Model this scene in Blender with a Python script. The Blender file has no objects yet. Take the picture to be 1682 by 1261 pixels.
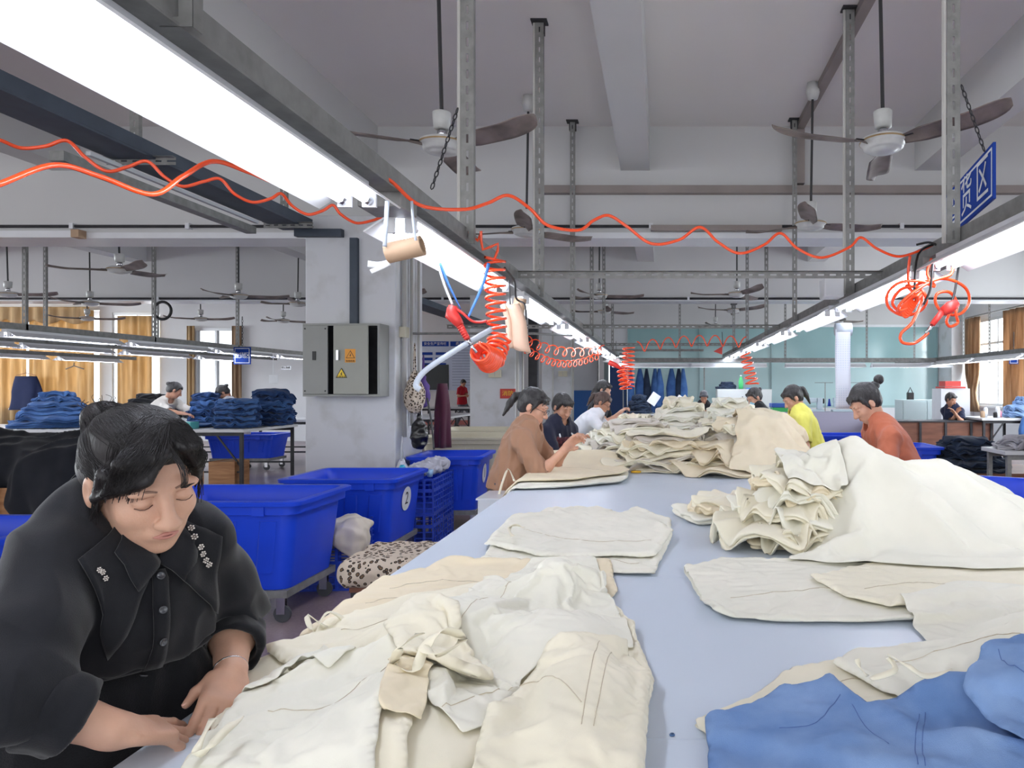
import bpy, math, random, time
import numpy as np
from mathutils import Vector, Matrix, noise
import openvdb

T0 = time.time()
SC = bpy.context.scene
COL = SC.collection
PI = math.pi

# ------------------------------------------------------------------ camera
H, F, CX, CY = 1.38, 1150.0, 1085.0, 636.0      # eye height, focal length in px, principal point
cam_data = bpy.data.cameras.new('camera')
cam = bpy.data.objects.new('camera', cam_data); COL.objects.link(cam)
cam.location = (0, 0, H); cam.rotation_euler = (PI / 2, 0, 0)
cam_data.sensor_width = 36.0; cam_data.lens = F / 1682 * 36
cam_data.shift_x = -(CX - 841) / 1682; cam_data.shift_y = (CY - 630.5) / 1682
cam_data.clip_start = 0.02; cam_data.clip_end = 200
SC.camera = cam

# ------------------------------------------------------------------ light and exposure
world = bpy.data.worlds.new('world'); SC.world = world; world.use_nodes = True
bg = world.node_tree.nodes['Background']
bg.inputs[0].default_value = (0.93, 0.965, 1.0, 1); bg.inputs[1].default_value = 1.75
SC.view_settings.view_transform = 'Standard'; SC.view_settings.look = 'None'
SC.view_settings.exposure = 0.5; SC.view_settings.gamma = 1.0
SC.view_settings.use_curve_mapping = False
SC.cycles.max_bounces = 8; SC.cycles.diffuse_bounces = 5; SC.cycles.glossy_bounces = 3
SC.cycles.transmission_bounces = 4; SC.cycles.transparent_max_bounces = 8
SC.cycles.sample_clamp_indirect = 6.0
SC.cycles.caustics_reflective = False; SC.cycles.caustics_refractive = False
sun_d = bpy.data.lights.new('sun', 'SUN'); sun_d.energy = 1.2; sun_d.angle = 0.3; sun_d.color = (1, 0.97, 0.92)
sun = bpy.data.objects.new('sun', sun_d); COL.objects.link(sun); sun.rotation_euler = (math.radians(35), math.radians(40), 0)
TUBE_E = 15.0
def daylight(name, loc, rot, sx, sy, e):
    l = bpy.data.lights.new(name, 'AREA'); l.shape = 'RECTANGLE'; l.size = sx; l.size_y = sy; l.energy = e; l.color = (.95, .98, 1)
    o = bpy.data.objects.new(name, l); COL.objects.link(o); o.location = loc; o.rotation_euler = rot
daylight('window_daylight', (-16.6, 18.7, 2.1), (-PI / 2, 0, 0), 4.4, 2.5, 260)
daylight('window_daylight', (-20.3, 18.7, 2.1), (-PI / 2, 0, 0), 2.2, 2.5, 120)
daylight('window_daylight', (-13.5, 18.7, 2.1), (-PI / 2, 0, 0), 1.2, 2.4, 90)
daylight('window_daylight', (-22.8, 9.5, 2.1), (0, -PI / 2, 0), 2.4, 13, 1500)  # area light added to brighten the left hall, no window known there
daylight('window_daylight', (8.4, 15.1, 2.0), (0, PI / 2, 0), 2.0, 3.8, 420)
daylight('window_daylight', (8.4, 10.0, 2.0), (0, PI / 2, 0), 2.0, 2.8, 300)

# ------------------------------------------------------------------ helpers
def P(px, py, Y):
    return Vector(((px - CX) * Y / F, Y, H - (py - CY) * Y / F))

def lin(c):
    return tuple(((x / 255) / 12.92 if x / 255 <= .04045 else ((x / 255 + .055) / 1.055) ** 2.4) for x in c)

MATS = {}
def mat(name, rgb, rough=.6, metal=0.0, var=0.0, scale=6.0, bump=0.0, bscale=60.0, spec=.5, rgb2=None, detail=4.0,
        emit=0.0, stretch=None, sheen=0.0, coat=0.0, trans=0.0, alpha=1.0, sss=0.0, lo=.35, hi=.65):
    if name in MATS: return MATS[name]
    m = bpy.data.materials.new(name); m.use_nodes = True
    nt = m.node_tree; b = nt.nodes['Principled BSDF']
    c = lin(rgb)
    b.inputs['Base Color'].default_value = (*c, 1); b.inputs['Roughness'].default_value = rough
    b.inputs['Metallic'].default_value = metal; b.inputs['Specular IOR Level'].default_value = spec
    if sheen: b.inputs['Sheen Weight'].default_value = sheen
    if coat: b.inputs['Coat Weight'].default_value = coat; b.inputs['Coat Roughness'].default_value = .15
    if trans: b.inputs['Transmission Weight'].default_value = trans
    if alpha < 1: b.inputs['Alpha'].default_value = alpha
    if sss:
        b.inputs['Subsurface Weight'].default_value = sss; b.inputs['Subsurface Radius'].default_value = (.012, .005, .003)
        b.inputs['Subsurface Scale'].default_value = 1.0
    if emit:
        b.inputs['Emission Color'].default_value = (*c, 1); b.inputs['Emission Strength'].default_value = emit
    tc = nt.nodes.new('ShaderNodeTexCoord'); src = tc.outputs['Object']
    if stretch:
        mp = nt.nodes.new('ShaderNodeMapping'); mp.inputs['Scale'].default_value = stretch
        nt.links.new(src, mp.inputs[0]); src = mp.outputs[0]
    if var or rgb2:
        n = nt.nodes.new('ShaderNodeTexNoise'); n.inputs['Scale'].default_value = scale; n.inputs['Detail'].default_value = detail
        nt.links.new(src, n.inputs['Vector'])
        r = nt.nodes.new('ShaderNodeValToRGB'); r.color_ramp.elements[0].position = lo; r.color_ramp.elements[1].position = hi
        c2 = lin(rgb2) if rgb2 else tuple(x * (1 - var) for x in c)
        r.color_ramp.elements[0].color = (*c2, 1); r.color_ramp.elements[1].color = (*c, 1)
        nt.links.new(n.outputs[0], r.inputs[0]); nt.links.new(r.outputs[0], b.inputs['Base Color'])
    if bump:
        n2 = nt.nodes.new('ShaderNodeTexNoise'); n2.inputs['Scale'].default_value = bscale; n2.inputs['Detail'].default_value = 3
        nt.links.new(src, n2.inputs['Vector'])
        bp = nt.nodes.new('ShaderNodeBump'); bp.inputs['Strength'].default_value = bump; bp.inputs['Distance'].default_value = .02
        nt.links.new(n2.outputs[0], bp.inputs['Height']); nt.links.new(bp.outputs[0], b.inputs['Normal'])
    MATS[name] = m
    return m

def link(o, parent=None):
    COL.objects.link(o)
    if parent is not None: o.parent = parent
    return o

def tag(o, label=None, cat=None, group=None, kind=None):
    if label: o['label'] = label
    if cat: o['category'] = cat
    if group: o['group'] = group
    if kind: o['kind'] = kind
    return o

def thing(name, label, cat, loc=(0, 0, 0), group=None, rz=0.0):
    o = bpy.data.objects.new(name, None); COL.objects.link(o); o.location = loc; o.rotation_euler = (0, 0, rz)
    o.empty_display_size = .05
    return tag(o, label, cat, group)

def origin_of(parent):
    v = Vector((0, 0, 0))
    while parent is not None:
        v = v + parent.location; parent = parent.parent
    return v

def mesh_obj(name, verts, faces, m, parent=None, smooth=False, local=False):
    me = bpy.data.meshes.new(name)
    off = Vector((0, 0, 0)) if (local or parent is None) else origin_of(parent)
    if parent is None and not local:
        # origin at the base centre of the mesh
        a = np.array([tuple(v) for v in verts], dtype=float)
        off = Vector(((a[:, 0].min() + a[:, 0].max()) / 2, (a[:, 1].min() + a[:, 1].max()) / 2, a[:, 2].min()))
    me.from_pydata([(v[0] - off[0], v[1] - off[1], v[2] - off[2]) for v in verts], [], faces)
    mats = m if isinstance(m, (list, tuple)) else [m]
    for q in mats: me.materials.append(q)
    if smooth: me.polygons.foreach_set('use_smooth', [True] * len(me.polygons))
    me.update()
    o = bpy.data.objects.new(name, me)
    if parent is None and not local: o.location = off
    return link(o, parent)

def frame_from(z, x=None):
    z = Vector(z).normalized()
    if x is None: x = Vector((1, 0, 0)) if abs(z.x) < .9 else Vector((0, 1, 0))
    x = (Vector(x) - z * z.dot(Vector(x))).normalized()
    y = z.cross(x)
    return Matrix((x, y, z)).transposed()

class MB:
    def __init__(s): s.v = []; s.f = []; s.mi = []; s.cur = 0
    def add(s, vs, fs):
        n = len(s.v); s.v += [tuple(v) for v in vs]; s.f += [tuple(i + n for i in f) for f in fs]; s.mi += [s.cur] * len(fs)
        return s
    def box(s, x0, x1, y0, y1, z0, z1, R=None, c=None):
        vs = [Vector((x, y, z)) for x in (x0, x1) for y in (y0, y1) for z in (z0, z1)]
        if R is not None: vs = [R @ v for v in vs]
        if c is not None: vs = [v + Vector(c) for v in vs]
        return s.add(vs, [(0, 1, 3, 2), (4, 6, 7, 5), (0, 4, 5, 1), (2, 3, 7, 6), (0, 2, 6, 4), (1, 5, 7, 3)])
    def bar(s, a, b, w, h, up=(0, 0, 1)):
        a, b = Vector(a), Vector(b); R = frame_from(b - a, Vector(up).cross(b - a) if abs(Vector(up).normalized().dot((b - a).normalized())) < .99 else (1, 0, 0))
        L = (b - a).length
        return s.box(-w / 2, w / 2, -h / 2, h / 2, 0, L, R, a)
    def tube(s, pts, r, n=8, closed=False, cap=True):
        pts = [Vector(p) for p in pts]; m = len(pts)
        rs = r if isinstance(r, (list, tuple)) else [r] * m
        vs = []; x = None
        for i, p in enumerate(pts):
            if closed: t = pts[(i + 1) % m] - pts[i - 1]
            else: t = pts[min(i + 1, m - 1)] - pts[max(i - 1, 0)]
            if t.length < 1e-9: t = Vector((0, 0, 1))
            R = frame_from(t, x); x = R.col[0].copy(); y = R.col[1]
            for k in range(n):
                a = 2 * PI * k / n; vs.append(p + x * (math.cos(a) * rs[i]) + y * (math.sin(a) * rs[i]))
        fs = []
        for i in range(m if closed else m - 1):
            j = (i + 1) % m
            for k in range(n):
                fs.append((i * n + k, i * n + (k + 1) % n, j * n + (k + 1) % n, j * n + k))
        if cap and not closed:
            fs.append(tuple(reversed(range(n)))); fs.append(tuple(range((m - 1) * n, m * n)))
        return s.add(vs, fs)
    def lathe(s, prof, c=(0, 0, 0), n=24, R=None, cap=True):
        vs = []; c = Vector(c)
        for r, z in prof:
            for k in range(n):
                a = 2 * PI * k / n; v = Vector((math.cos(a) * r, math.sin(a) * r, z))
                vs.append((R @ v if R is not None else v) + c)
        fs = []
        for i in range(len(prof) - 1):
            for k in range(n): fs.append((i * n + k, i * n + (k + 1) % n, (i + 1) * n + (k + 1) % n, (i + 1) * n + k))
        if cap:
            fs.append(tuple(reversed(range(n)))); fs.append(tuple(range((len(prof) - 1) * n, len(prof) * n)))
        return s.add(vs, fs)
    def grid(s, fn, nu, nv, closeu=False):
        vs = [fn(i / (nu if closeu else nu - 1), j / (nv - 1)) for j in range(nv) for i in range(nu)]
        fs = []
        for j in range(nv - 1):
            for i in range(nu if closeu else nu - 1):
                k = (i + 1) % nu
                fs.append((j * nu + i, j * nu + k, (j + 1) * nu + k, (j + 1) * nu + i))
        return s.add(vs, fs)
    def build(s, name, m, parent=None, smooth=False, bevel=0, local=False, solid=0, angle=None):
        o = mesh_obj(name, s.v, s.f, m, parent, smooth, local)
        if any(s.mi): o.data.polygons.foreach_set('material_index', s.mi)
        if smooth and angle:
            try: o.data.set_sharp_from_angle(angle=math.radians(angle))
            except Exception: pass
        if solid:
            q = o.modifiers.new('solid', 'SOLIDIFY'); q.thickness = solid; q.offset = 0
        if bevel:
            q = o.modifiers.new('bevel', 'BEVEL'); q.width = bevel; q.segments = 2; q.limit_method = 'ANGLE'
        return o

def children_of(o): return [c for c in CHILD.get(o.name, [])]
CHILD = {}
def index_children():
    CHILD.clear()
    for o in bpy.data.objects:
        if o.parent: CHILD.setdefault(o.parent.name, []).append(o)
def copy_tree(o, parent=None):
    c = o.copy(); COL.objects.link(c); c.parent = parent
    for ch in children_of(o): copy_tree(ch, c)
    return c

def spline(pts, n=10, closed=False):
    pts = [Vector(p) for p in pts]; out = []; m = len(pts)
    for i in range(m if closed else m - 1):
        if closed: p0, p1, p2, p3 = pts[i - 1], pts[i], pts[(i + 1) % m], pts[(i + 2) % m]
        else: p0, p1, p2, p3 = pts[max(i - 1, 0)], pts[i], pts[i + 1], pts[min(i + 2, m - 1)]
        for k in range(n):
            t = k / n
            out.append(.5 * ((2 * p1) + (p2 - p0) * t + (2 * p0 - 5 * p1 + 4 * p2 - p3) * t * t + (3 * p1 - p0 - 3 * p2 + p3) * t ** 3))
    if not closed: out.append(pts[-1])
    return out

CJK = None
def text_mesh(name, body, size, m, parent, loc, rot, local=False, extrude=.0005, align='CENTER', cjk=True):
    global CJK
    cu = bpy.data.curves.new(name, 'FONT'); cu.body = body; cu.size = size; cu.extrude = extrude
    cu.align_x = align; cu.align_y = 'CENTER'; cu.resolution_u = 3
    if cjk and any(ord(c) > 255 for c in body) and CJK is None:
        try:
            import os, glob
            for g in glob.glob(os.path.join(bpy.utils.resource_path('LOCAL'), 'datafiles', 'fonts', '*CJK*')):
                CJK = bpy.data.fonts.load(g)
        except Exception: pass
    to = bpy.data.objects.new('tmp_text', cu); COL.objects.link(to)
    dg = bpy.context.evaluated_depsgraph_get(); dg.update()
    me = bpy.data.meshes.new_from_object(to.evaluated_get(dg)); me.name = name
    bpy.data.objects.remove(to)
    me.materials.clear(); me.materials.append(m)
    o = bpy.data.objects.new(name, me); link(o, parent)
    o.location = Vector(loc) - (origin_of(parent) if (parent is not None and not local) else Vector((0, 0, 0))); o.rotation_euler = rot
    return o

# ------------------------------------------------------------------ materials
M_wall = mat('plaster_white', (214, 216, 219), .85, var=.09, scale=.9, bump=.05, bscale=30)
M_wall2 = mat('plaster_scuffed', (212, 214, 218), .7, rgb2=(186, 186, 184), scale=2.6, detail=8, lo=.28, hi=.5)
M_ceil = mat('ceiling_paint', (232, 228, 226), .9, var=.05, scale=.5)
M_beam = mat('beam_paint', (206, 206, 206), .85, var=.05, scale=.7)
M_steel = mat('galvanised_steel', (142, 142, 140), .5, .3, var=.25, scale=18)
M_steel_d = mat('dark_steel', (62, 62, 66), .55, .4, var=.3, scale=10)
M_bluesteel = mat('blue_grey_painted_steel', (66, 76, 90), .55, .1, var=.2, scale=8)
M_rod = mat('rod_dark_paint', (52, 52, 54), .5, .2)
M_pvc = mat('pvc_conduit', (186, 184, 180), .5, var=.12, scale=3)
M_pipe_b = mat('brownish_batten', (150, 140, 136), .6, var=.15, scale=3)
M_white = mat('white_enamel', (226, 228, 232), .35, var=.05, scale=5)
M_fan = mat('fan_enamel', (205, 206, 204), .35, var=.15, scale=12)
M_blade = mat('fan_blade_dusty', (150, 138, 132), .5, .1, rgb2=(98, 88, 84), scale=5)
M_black = mat('black_plastic', (20, 20, 22), .45)
M_orange = mat('orange_hose', (255, 84, 32), .22, coat=.6, spec=.6)
M_red = mat('red_plastic', (226, 62, 56), .4)
M_blue = mat('blue_bin_plastic', (26, 70, 214), .38, var=.08, scale=4, spec=.4)
M_blue2 = mat('blue_crate_plastic', (40, 72, 190), .42, var=.12, scale=4)
M_navy = mat('sign_blue', (26, 62, 150), .7, spec=.2)
M_wood = mat('plywood', (176, 128, 84), .6, rgb2=(140, 94, 56), scale=3, stretch=(1, 1, 8))
M_wood_d = mat('brown_laminate', (128, 82, 62), .5, rgb2=(104, 64, 48), scale=2.5, stretch=(1, 1, 6))
M_table = mat('table_laminate', (204, 214, 228), .34, var=.03, scale=2, spec=.4, bump=.012, bscale=9)
M_tabletop_far = mat('grey_laminate', (205, 206, 208), .35, var=.05)
M_cream = mat('cream_bin', (214, 208, 186), .5, var=.12, scale=2)
M_glow = mat('tube_glow', (240, 245, 255), .5, emit=TUBE_E)
M_tubeoff = mat('tube_glass_unlit', (214, 218, 222), .2)
M_card = mat('cardboard', (186, 156, 128), .7, var=.12, scale=8)
M_paper = mat('white_paper', (236, 238, 240), .7)
M_gold = mat('ochre_curtain', (206, 180, 140), .8, rgb2=(184, 156, 114), scale=2.5, stretch=(5, 5, .4), bump=.2, bscale=10)
M_tan = mat('brown_curtain', (178, 150, 122), .8, rgb2=(132, 104, 78), scale=2.5, stretch=(5, 5, .4))
M_yel = mat('warning_yellow', (240, 205, 50), .5)
M_org_lbl = mat('warning_orange', (236, 160, 50), .5)
M_chrome = mat('chrome', (200, 200, 205), .2, 1.0)
M_rubber = mat('grey_rubber', (70, 72, 76), .6)
# ------------------------------------------------------------------ the room
def struct(name, mb, m, **k):
    o = mb.build(name, m, **k); o['kind'] = 'structure'; return o
XL, XR, YB, YF, ZC = -22.0, 7.7, -4.0, 18.0, 4.1
# floor: mauve brown terrazzo
m = bpy.data.materials.new('terrazzo_floor'); m.use_nodes = True; nt = m.node_tree; b = nt.nodes['Principled BSDF']
tc = nt.nodes.new('ShaderNodeTexCoord')
n1 = nt.nodes.new('ShaderNodeTexNoise'); n1.inputs['Scale'].default_value = 55; n1.inputs['Detail'].default_value = 3
n2 = nt.nodes.new('ShaderNodeTexNoise'); n2.inputs['Scale'].default_value = .7; n2.inputs['Detail'].default_value = 5
for q in (n1, n2): nt.links.new(tc.outputs['Object'], q.inputs['Vector'])
r1 = nt.nodes.new('ShaderNodeValToRGB'); r1.color_ramp.elements[0].position = .4; r1.color_ramp.elements[1].position = .62
r1.color_ramp.elements[0].color = (*lin((108, 90, 102)), 1); r1.color_ramp.elements[1].color = (*lin((132, 112, 122)), 1)
mx = nt.nodes.new('ShaderNodeMix'); mx.data_type = 'RGBA'; mx.inputs[7].default_value = (*lin((172, 156, 152)), 1)
nt.links.new(n1.outputs[0], r1.inputs[0]); nt.links.new(r1.outputs[0], mx.inputs[6]); 
r2 = nt.nodes.new('ShaderNodeValToRGB'); r2.color_ramp.elements[0].position = .42; r2.color_ramp.elements[1].position = .7
nt.links.new(n2.outputs[0], r2.inputs[0]); nt.links.new(r2.outputs[0], mx.inputs[0]); nt.links.new(mx.outputs[2], b.inputs['Base Color'])
b.inputs['Roughness'].default_value = .28
M_floor = m
struct('floor', MB().box(XL - 3, XR + .3, YB, 27, -.2, 0), M_floor)
struct('ceiling', MB().box(XL - 3, XR + .3, YB, 27, ZC, ZC + .2), M_ceil)
# cross beams and longitudinal beams
for i, y in enumerate((7.3, 12.6, 18.0)):
    x0 = XL if i < 2 else -4.0
    struct('beam_cross', MB().box(x0, XR, y, y + .4, 2.95, ZC), M_beam)
    struct('trim_%d' % (i + 1), MB().box(x0, XR, y - .02, y + .42, 2.93, 2.99), M_white)
for xc in (-15.9, -12.75, -9.4, -6.2, -3.1, -.265, 2.8, 5.75):
    for (a, b_) in ((YB, 7.3), (7.7, 12.6), (13.0, 18.0)):
        struct('beam_long', MB().box(xc - .15, xc + .15, a, b_, 3.64, ZC), M_beam)
# columns
def column(x0, x1, y0, y1, name='column'):
    o = struct(name, MB().box(x0, x1, y0, y1, 0, 3.0 if y0 > 6 else ZC), M_wall2, bevel=.01)
    return o
column(-3.35, -2.50, 6.6, 7.35)
column(-3.35, -2.55, 12.3, 13.0)
column(-2.98, -2.25, 17.6, 18.3)
column(7.15, 7.7, 17.2, 18.2)
# left window wall at Y 18 with three windows
def wall_y(name, y, t, x0, x1, holes, m=M_wall, z1=ZC):
    mb = MB(); xs = x0
    for (a, b_, c, d) in sorted(holes):
        mb.box(xs, a, y, y + t, 0, z1); mb.box(a, b_, y, y + t, 0, c); mb.box(a, b_, y, y + t, d, z1); xs = b_
    mb.box(xs, x1, y, y + t, 0, z1)
    return struct(name, mb, m)
wins = [(-21.5, -19.2, .85, 3.42), (-18.8, -14.4, .85, 3.42), (-14.1, -12.85, .9, 3.3), (-12.0, -10.9, 1.1, 2.9)]
wall_y('wall_back_left', 18.0, .25, XL, -6.3, wins)
wall_y('wall_left_far', 26.0, .25, -9.5, -2.0, [])
struct('wall_left', MB().box(XL - .25, XL, YB, 3, 0, ZC).box(XL - .25, XL, 16, 18.25, 0, ZC).box(XL - .25, XL, 3, 16, 0, .9).box(XL - .25, XL, 3, 16, 3.3, ZC), M_wall)  # unseen wall, its long opening made to admit the added light
struct('wall_back_centre', MB().box(-2.25, -1.62, 18.03, 18.2, 0, 2.94).box(-1.62, -.86, 18.03, 18.2, 2.27, 2.94), M_wall)
struct('baseboard_far', MB().box(-9.5, -2.0, 25.97, 26, 0, .16), mat('red_skirting', (178, 110, 104), .6))
struct('trim_4', MB().box(-2.24, -1.63, 17.98, 18.0, 0, 1.3), mat('blue_wall_paint', (32, 92, 160), .5))
# right wall with windows
mb = MB(); ys = YB
rw = [(0.6, 2.6), (4.0, 6.4), (8.6, 11.4), (13.2, 17.0)]
for a, b_ in rw:
    mb.box(XR, XR + .25, ys, a, 0, ZC); mb.box(XR, XR + .25, a, b_, 0, .95); mb.box(XR, XR + .25, a, b_, 3.0, ZC); ys = b_
mb.box(XR, XR + .25, ys, 27, 0, ZC)
struct('wall_right', mb, M_wall)
M_alu = mat('aluminium_window_frame', (205, 208, 212), .4, .3)
gl = bpy.data.materials.new('window_glass'); gl.use_nodes = True; q = gl.node_tree; q.nodes.clear()
o_ = q.nodes.new('ShaderNodeOutputMaterial'); g1 = q.nodes.new('ShaderNodeBsdfTransparent'); g1.inputs[0].default_value = (.95, .97, .98, 1)
g2 = q.nodes.new('ShaderNodeBsdfGlossy'); g2.inputs['Roughness'].default_value = .03; mxx = q.nodes.new('ShaderNodeMixShader'); mxx.inputs[0].default_value = .06
q.links.new(g1.outputs[0], mxx.inputs[1]); q.links.new(g2.outputs[0], mxx.inputs[2]); q.links.new(mxx.outputs[0], o_.inputs[0])
M_glass = gl
def window(n, axis, a, b_, c, d, w, parts=3):
    root = bpy.data.objects.new('window_%d' % n, None); COL.objects.link(root); root['kind'] = 'structure'
    def bx(u0, u1, v0, v1, t0, t1, mb):
        if axis == 'y': mb.box(u0, u1, w + t0, w + t1, v0, v1)
        else: mb.box(w + t0, w + t1, u0, u1, v0, v1)
    fr = MB()
    bx(a, b_, c, c + .06, .02, .14, fr); bx(a, b_, d - .06, d, .02, .14, fr)
    bx(a, b_, c + (d - c) * .7, c + (d - c) * .7 + .05, .02, .14, fr)
    for i in range(parts + 1):
        x = a + (b_ - a - .05) * i / parts; bx(x, x + .05, c + .061, d - .061, .03, .13, fr)
    fr.build('frame', M_alu, root)
    g = MB(); bx(a + .01, b_ - .01, c + .01, d - .01, .075, .08, g); g.build('pane', M_glass, root)
    s = MB(); bx(a - .05, b_ + .05, c - .05, c, -.08, .02, s); s.build('sill', M_white, root)
for i, (a, b_, c, d) in enumerate(wins): window(i + 1, 'y', a, b_, c, d, 18.0, 3 if b_ - a > 2 else 2)
for i, (a, b_) in enumerate(rw): window(i + 5, 'x', a, b_, .95, 3.0, XR, 4)
window(9, 'x', 3, 16, .9, 3.3, XL - .2, 8)  # unseen window made up to go with the added left hall light
# outside: a building across the yard, seen through the windows
tag(MB().box(-16, -8, 34, 40, -3, 1.9).build('neighbour_building', mat('red_brick_far', (190, 92, 74), .8, rgb2=(214, 198, 188), scale=.8, stretch=(.2, .2, 6))),
    'low red and white building seen through the far window', 'building')
# glazed partition at the back
pt = bpy.data.objects.new('partition_glazed', None); COL.objects.link(pt); pt['kind'] = 'structure'
M_frost = mat('frosted_teal_glass', (176, 206, 208), .2, spec=.5, var=.05, scale=1)
M_teal = mat('tinted_teal_glass', (150, 186, 188), .12, spec=.7, var=.12, scale=.6)
fr = MB()
xs = [-.84, 1.0, 2.85, 4.7, 7.12]
for x in xs: fr.box(x - .012, x + .012, 17.99, 18.07, .9, 2.93)
fr.box(-.86, 7.14, 17.99, 18.07, 2.06, 2.09); fr.box(-.86, 7.14, 17.99, 18.07, .86, .92)
fr.build('frame', mat('thin_grey_frame', (150, 176, 178), .4), pt)
MB().box(-.85, 7.12, 18.02, 18.04, .92, 2.06).build('pane', M_frost, pt)
MB().box(-.85, 7.12, 18.02, 18.04, 2.09, 2.93).build('pane', M_teal, pt)
MB().box(-.86, 7.14, 18.0, 18.06, 0, .86).build('panel', M_wall, pt)
# dark blue door leaf
dr = bpy.data.objects.new('door_1', None); COL.objects.link(dr); dr['kind'] = 'structure'
MB().box(-1.3, -.88, 17.9, 17.95, 0, 2.15).build('leaf', mat('dark_blue_door', (22, 58, 110), .5), dr)
MB().box(-1.62, -1.58, 17.9, 18.1, 0, 2.2).box(-.9, -.86, 17.96, 18.1, 0, 2.2).box(-1.62, -.86, 17.9, 18.1, 2.2, 2.26).build('frame', M_steel, dr)
MB().box(-1.45, -1.33, 17.95, 17.99, 0, 2.15).build('shutter', mat('grey_green_shutter', (128, 142, 142), .5, .2), dr)

for m_ in (M_gold, M_tan):
    nt = m_.node_tree; b = nt.nodes['Principled BSDF']; tr_ = nt.nodes.new('ShaderNodeBsdfTranslucent'); ms = nt.nodes.new('ShaderNodeMixShader'); ms.inputs[0].default_value = .45; out = nt.nodes['Material Output']
    src = b.inputs['Base Color'].links[0].from_socket; nt.links.new(src, tr_.inputs[0]); nt.links.new(b.outputs[0], ms.inputs[1]); nt.links.new(tr_.outputs[0], ms.inputs[2]); nt.links.new(ms.outputs[0], out.inputs[0])
# curtains --------------------------------------------------------------
def curtain(label, x0, x1, z0, z1, y, m, amp=.05, waves=9, tie=None, group='curtains', scallop=0):
    mb = MB()
    def fn(u, v):
        x = x0 + (x1 - x0) * u; z = z0 + (z1 - z0) * v
        a = amp * (.7 + .3 * math.sin(u * 9 + 2)); w = math.sin(u * waves * 2 * PI + .5 * math.sin(u * 13))
        if tie:
            k = math.exp(-((z - tie) / .35) ** 2); xc = (x0 + x1) / 2; x = xc + (x - xc) * (1 - .6 * k)
        if scallop and v == 0: z += scallop * abs(math.sin(u * 6 * PI))
        return Vector((x, y + a * w, z))
    mb.grid(fn, int(waves * 8) + 1, 10)
    o = mb.build('curtain', m, smooth=True, solid=.006); return tag(o, label, 'curtain', group)
g = 'ochre curtains of the back left windows'
curtain('ochre curtain at the left edge of the back window wall', -21.4, -17.6, .35, 3.34, 17.85, M_gold, waves=9, group=g)
curtain('ochre curtain in the middle of the wide back window', -17.5, -16.2, .35, 3.36, 17.88, M_gold, waves=5, group=g)
curtain('ochre curtain on the right half of the wide back window', -16.1, -14.45, .35, 3.34, 17.85, M_gold, waves=6, group=g)
curtain('narrow ochre curtain hung over the second back window', -13.85, -12.97, .55, 3.2, 17.85, M_gold, waves=4, group=g)
curtain('thin ochre curtain pulled to the left of the open back window', -12.1, -11.9, .9, 2.95, 17.88, M_gold, .03, 2, group=g)
curtain('thin brown curtain pulled to the right of the open back window', -10.95, -10.7, .9, 2.95, 17.88, M_tan, .03, 2, group=g)
curtain('ochre valance strip above the wide back window', -18.7, -14.5, 3.1, 3.42, 17.76, M_gold, .03, 14, group=g, scallop=-.12)
def curtain_x(label, y0, y1, z0, z1, x, m, tie=None, waves=4, g='brown curtains of the right window wall'):
    mb = MB()
    def fn(u, v):
        y = y0 + (y1 - y0) * u; z = z0 + (z1 - z0) * v; w = math.sin(u * waves * 2 * PI + .4 * math.sin(u * 11))
        if tie:
            k = math.exp(-((z - tie) / .3) ** 2); yc = (y0 + y1) / 2; y = yc + (y - yc) * (1 - .65 * k)
        return Vector((x + .06 * w, y, z))
    mb.grid(fn, waves * 8 + 1, 16)
    return tag(mb.build('curtain', m, smooth=True, solid=.006), label, 'curtain', g)
curtain_x('brown curtain tied in a knot at the far end of the right window', 16.5, 17.15, .8, 3.05, 7.5, M_tan, tie=1.25)
curtain_x('flat brown curtain hanging in the middle of the right window', 14.5, 15.3, .9, 3.05, 7.52, M_tan, waves=3)
curtain_x('brown curtain nearest the right edge of the right window', 13.75, 14.3, .9, 3.05, 7.5, M_tan, tie=1.35)
tag(MB().tube([(7.5, 13.0, 3.08), (7.5, 17.2, 3.08)], .015).build('curtain_rail', M_steel), 'steel curtain rail over the right window', 'curtain rail')

# surface conduits along the beams
def conduit(label, pts, r, m=M_pvc, clips=(), name='conduit', g='conduits along the ceiling beams'):
    t = thing(name, label, 'conduit', pts[0], g)
    MB().tube(pts, r, 6).build('pipe', m, t)
    for c in clips: MB().box(c[0] - .02, c[0] + .02, c[1] - .03, c[1] + .03, c[2] - .03, c[2] + .03).build('clip', M_white, t)
    return t
z1 = H + (CY - 372) * 7.28 / F; z2 = H + (CY - 312) * 7.26 / F
conduit('thin dark conduit low on the first cross beam', [(-11, 7.27, z1), (7.6, 7.27, z1)], .016, M_steel_d, [(x, 7.27, z1) for x in (-6.1, -4.9, -3.9, -.1, 1.9, 2.5, 3.9)])
tag(MB().box(-1.3, 7.6, 7.22, 7.3, z2 - .04, z2 + .04).build('batten', M_pipe_b), 'flat brownish cable trunking along the first cross beam', 'trunking')
conduit('dark conduit along the second cross beam', [(-18, 12.55, 2.97), (7.6, 12.55, 2.97)], .022, M_steel_d, [(x, 12.55, 2.97) for x in (-9, -6, -3.9, .5, 2.4)])
zz = H + (CY - 210) * 7.26 / F
tr = thing('ceiling_trunking', 'grey trunking running down from the ceiling to the first cross beam on the right', 'trunking', (1.45, 7.2, 3))
MB().box(1.40, 1.48, 1.0, 7.24, 4.04, 4.1).build('ceiling_run', M_pipe_b, tr)
MB().box(1.40, 1.48, 7.18, 7.26, z2 + .05, 4.03).build('drop', M_pipe_b, tr)
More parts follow.
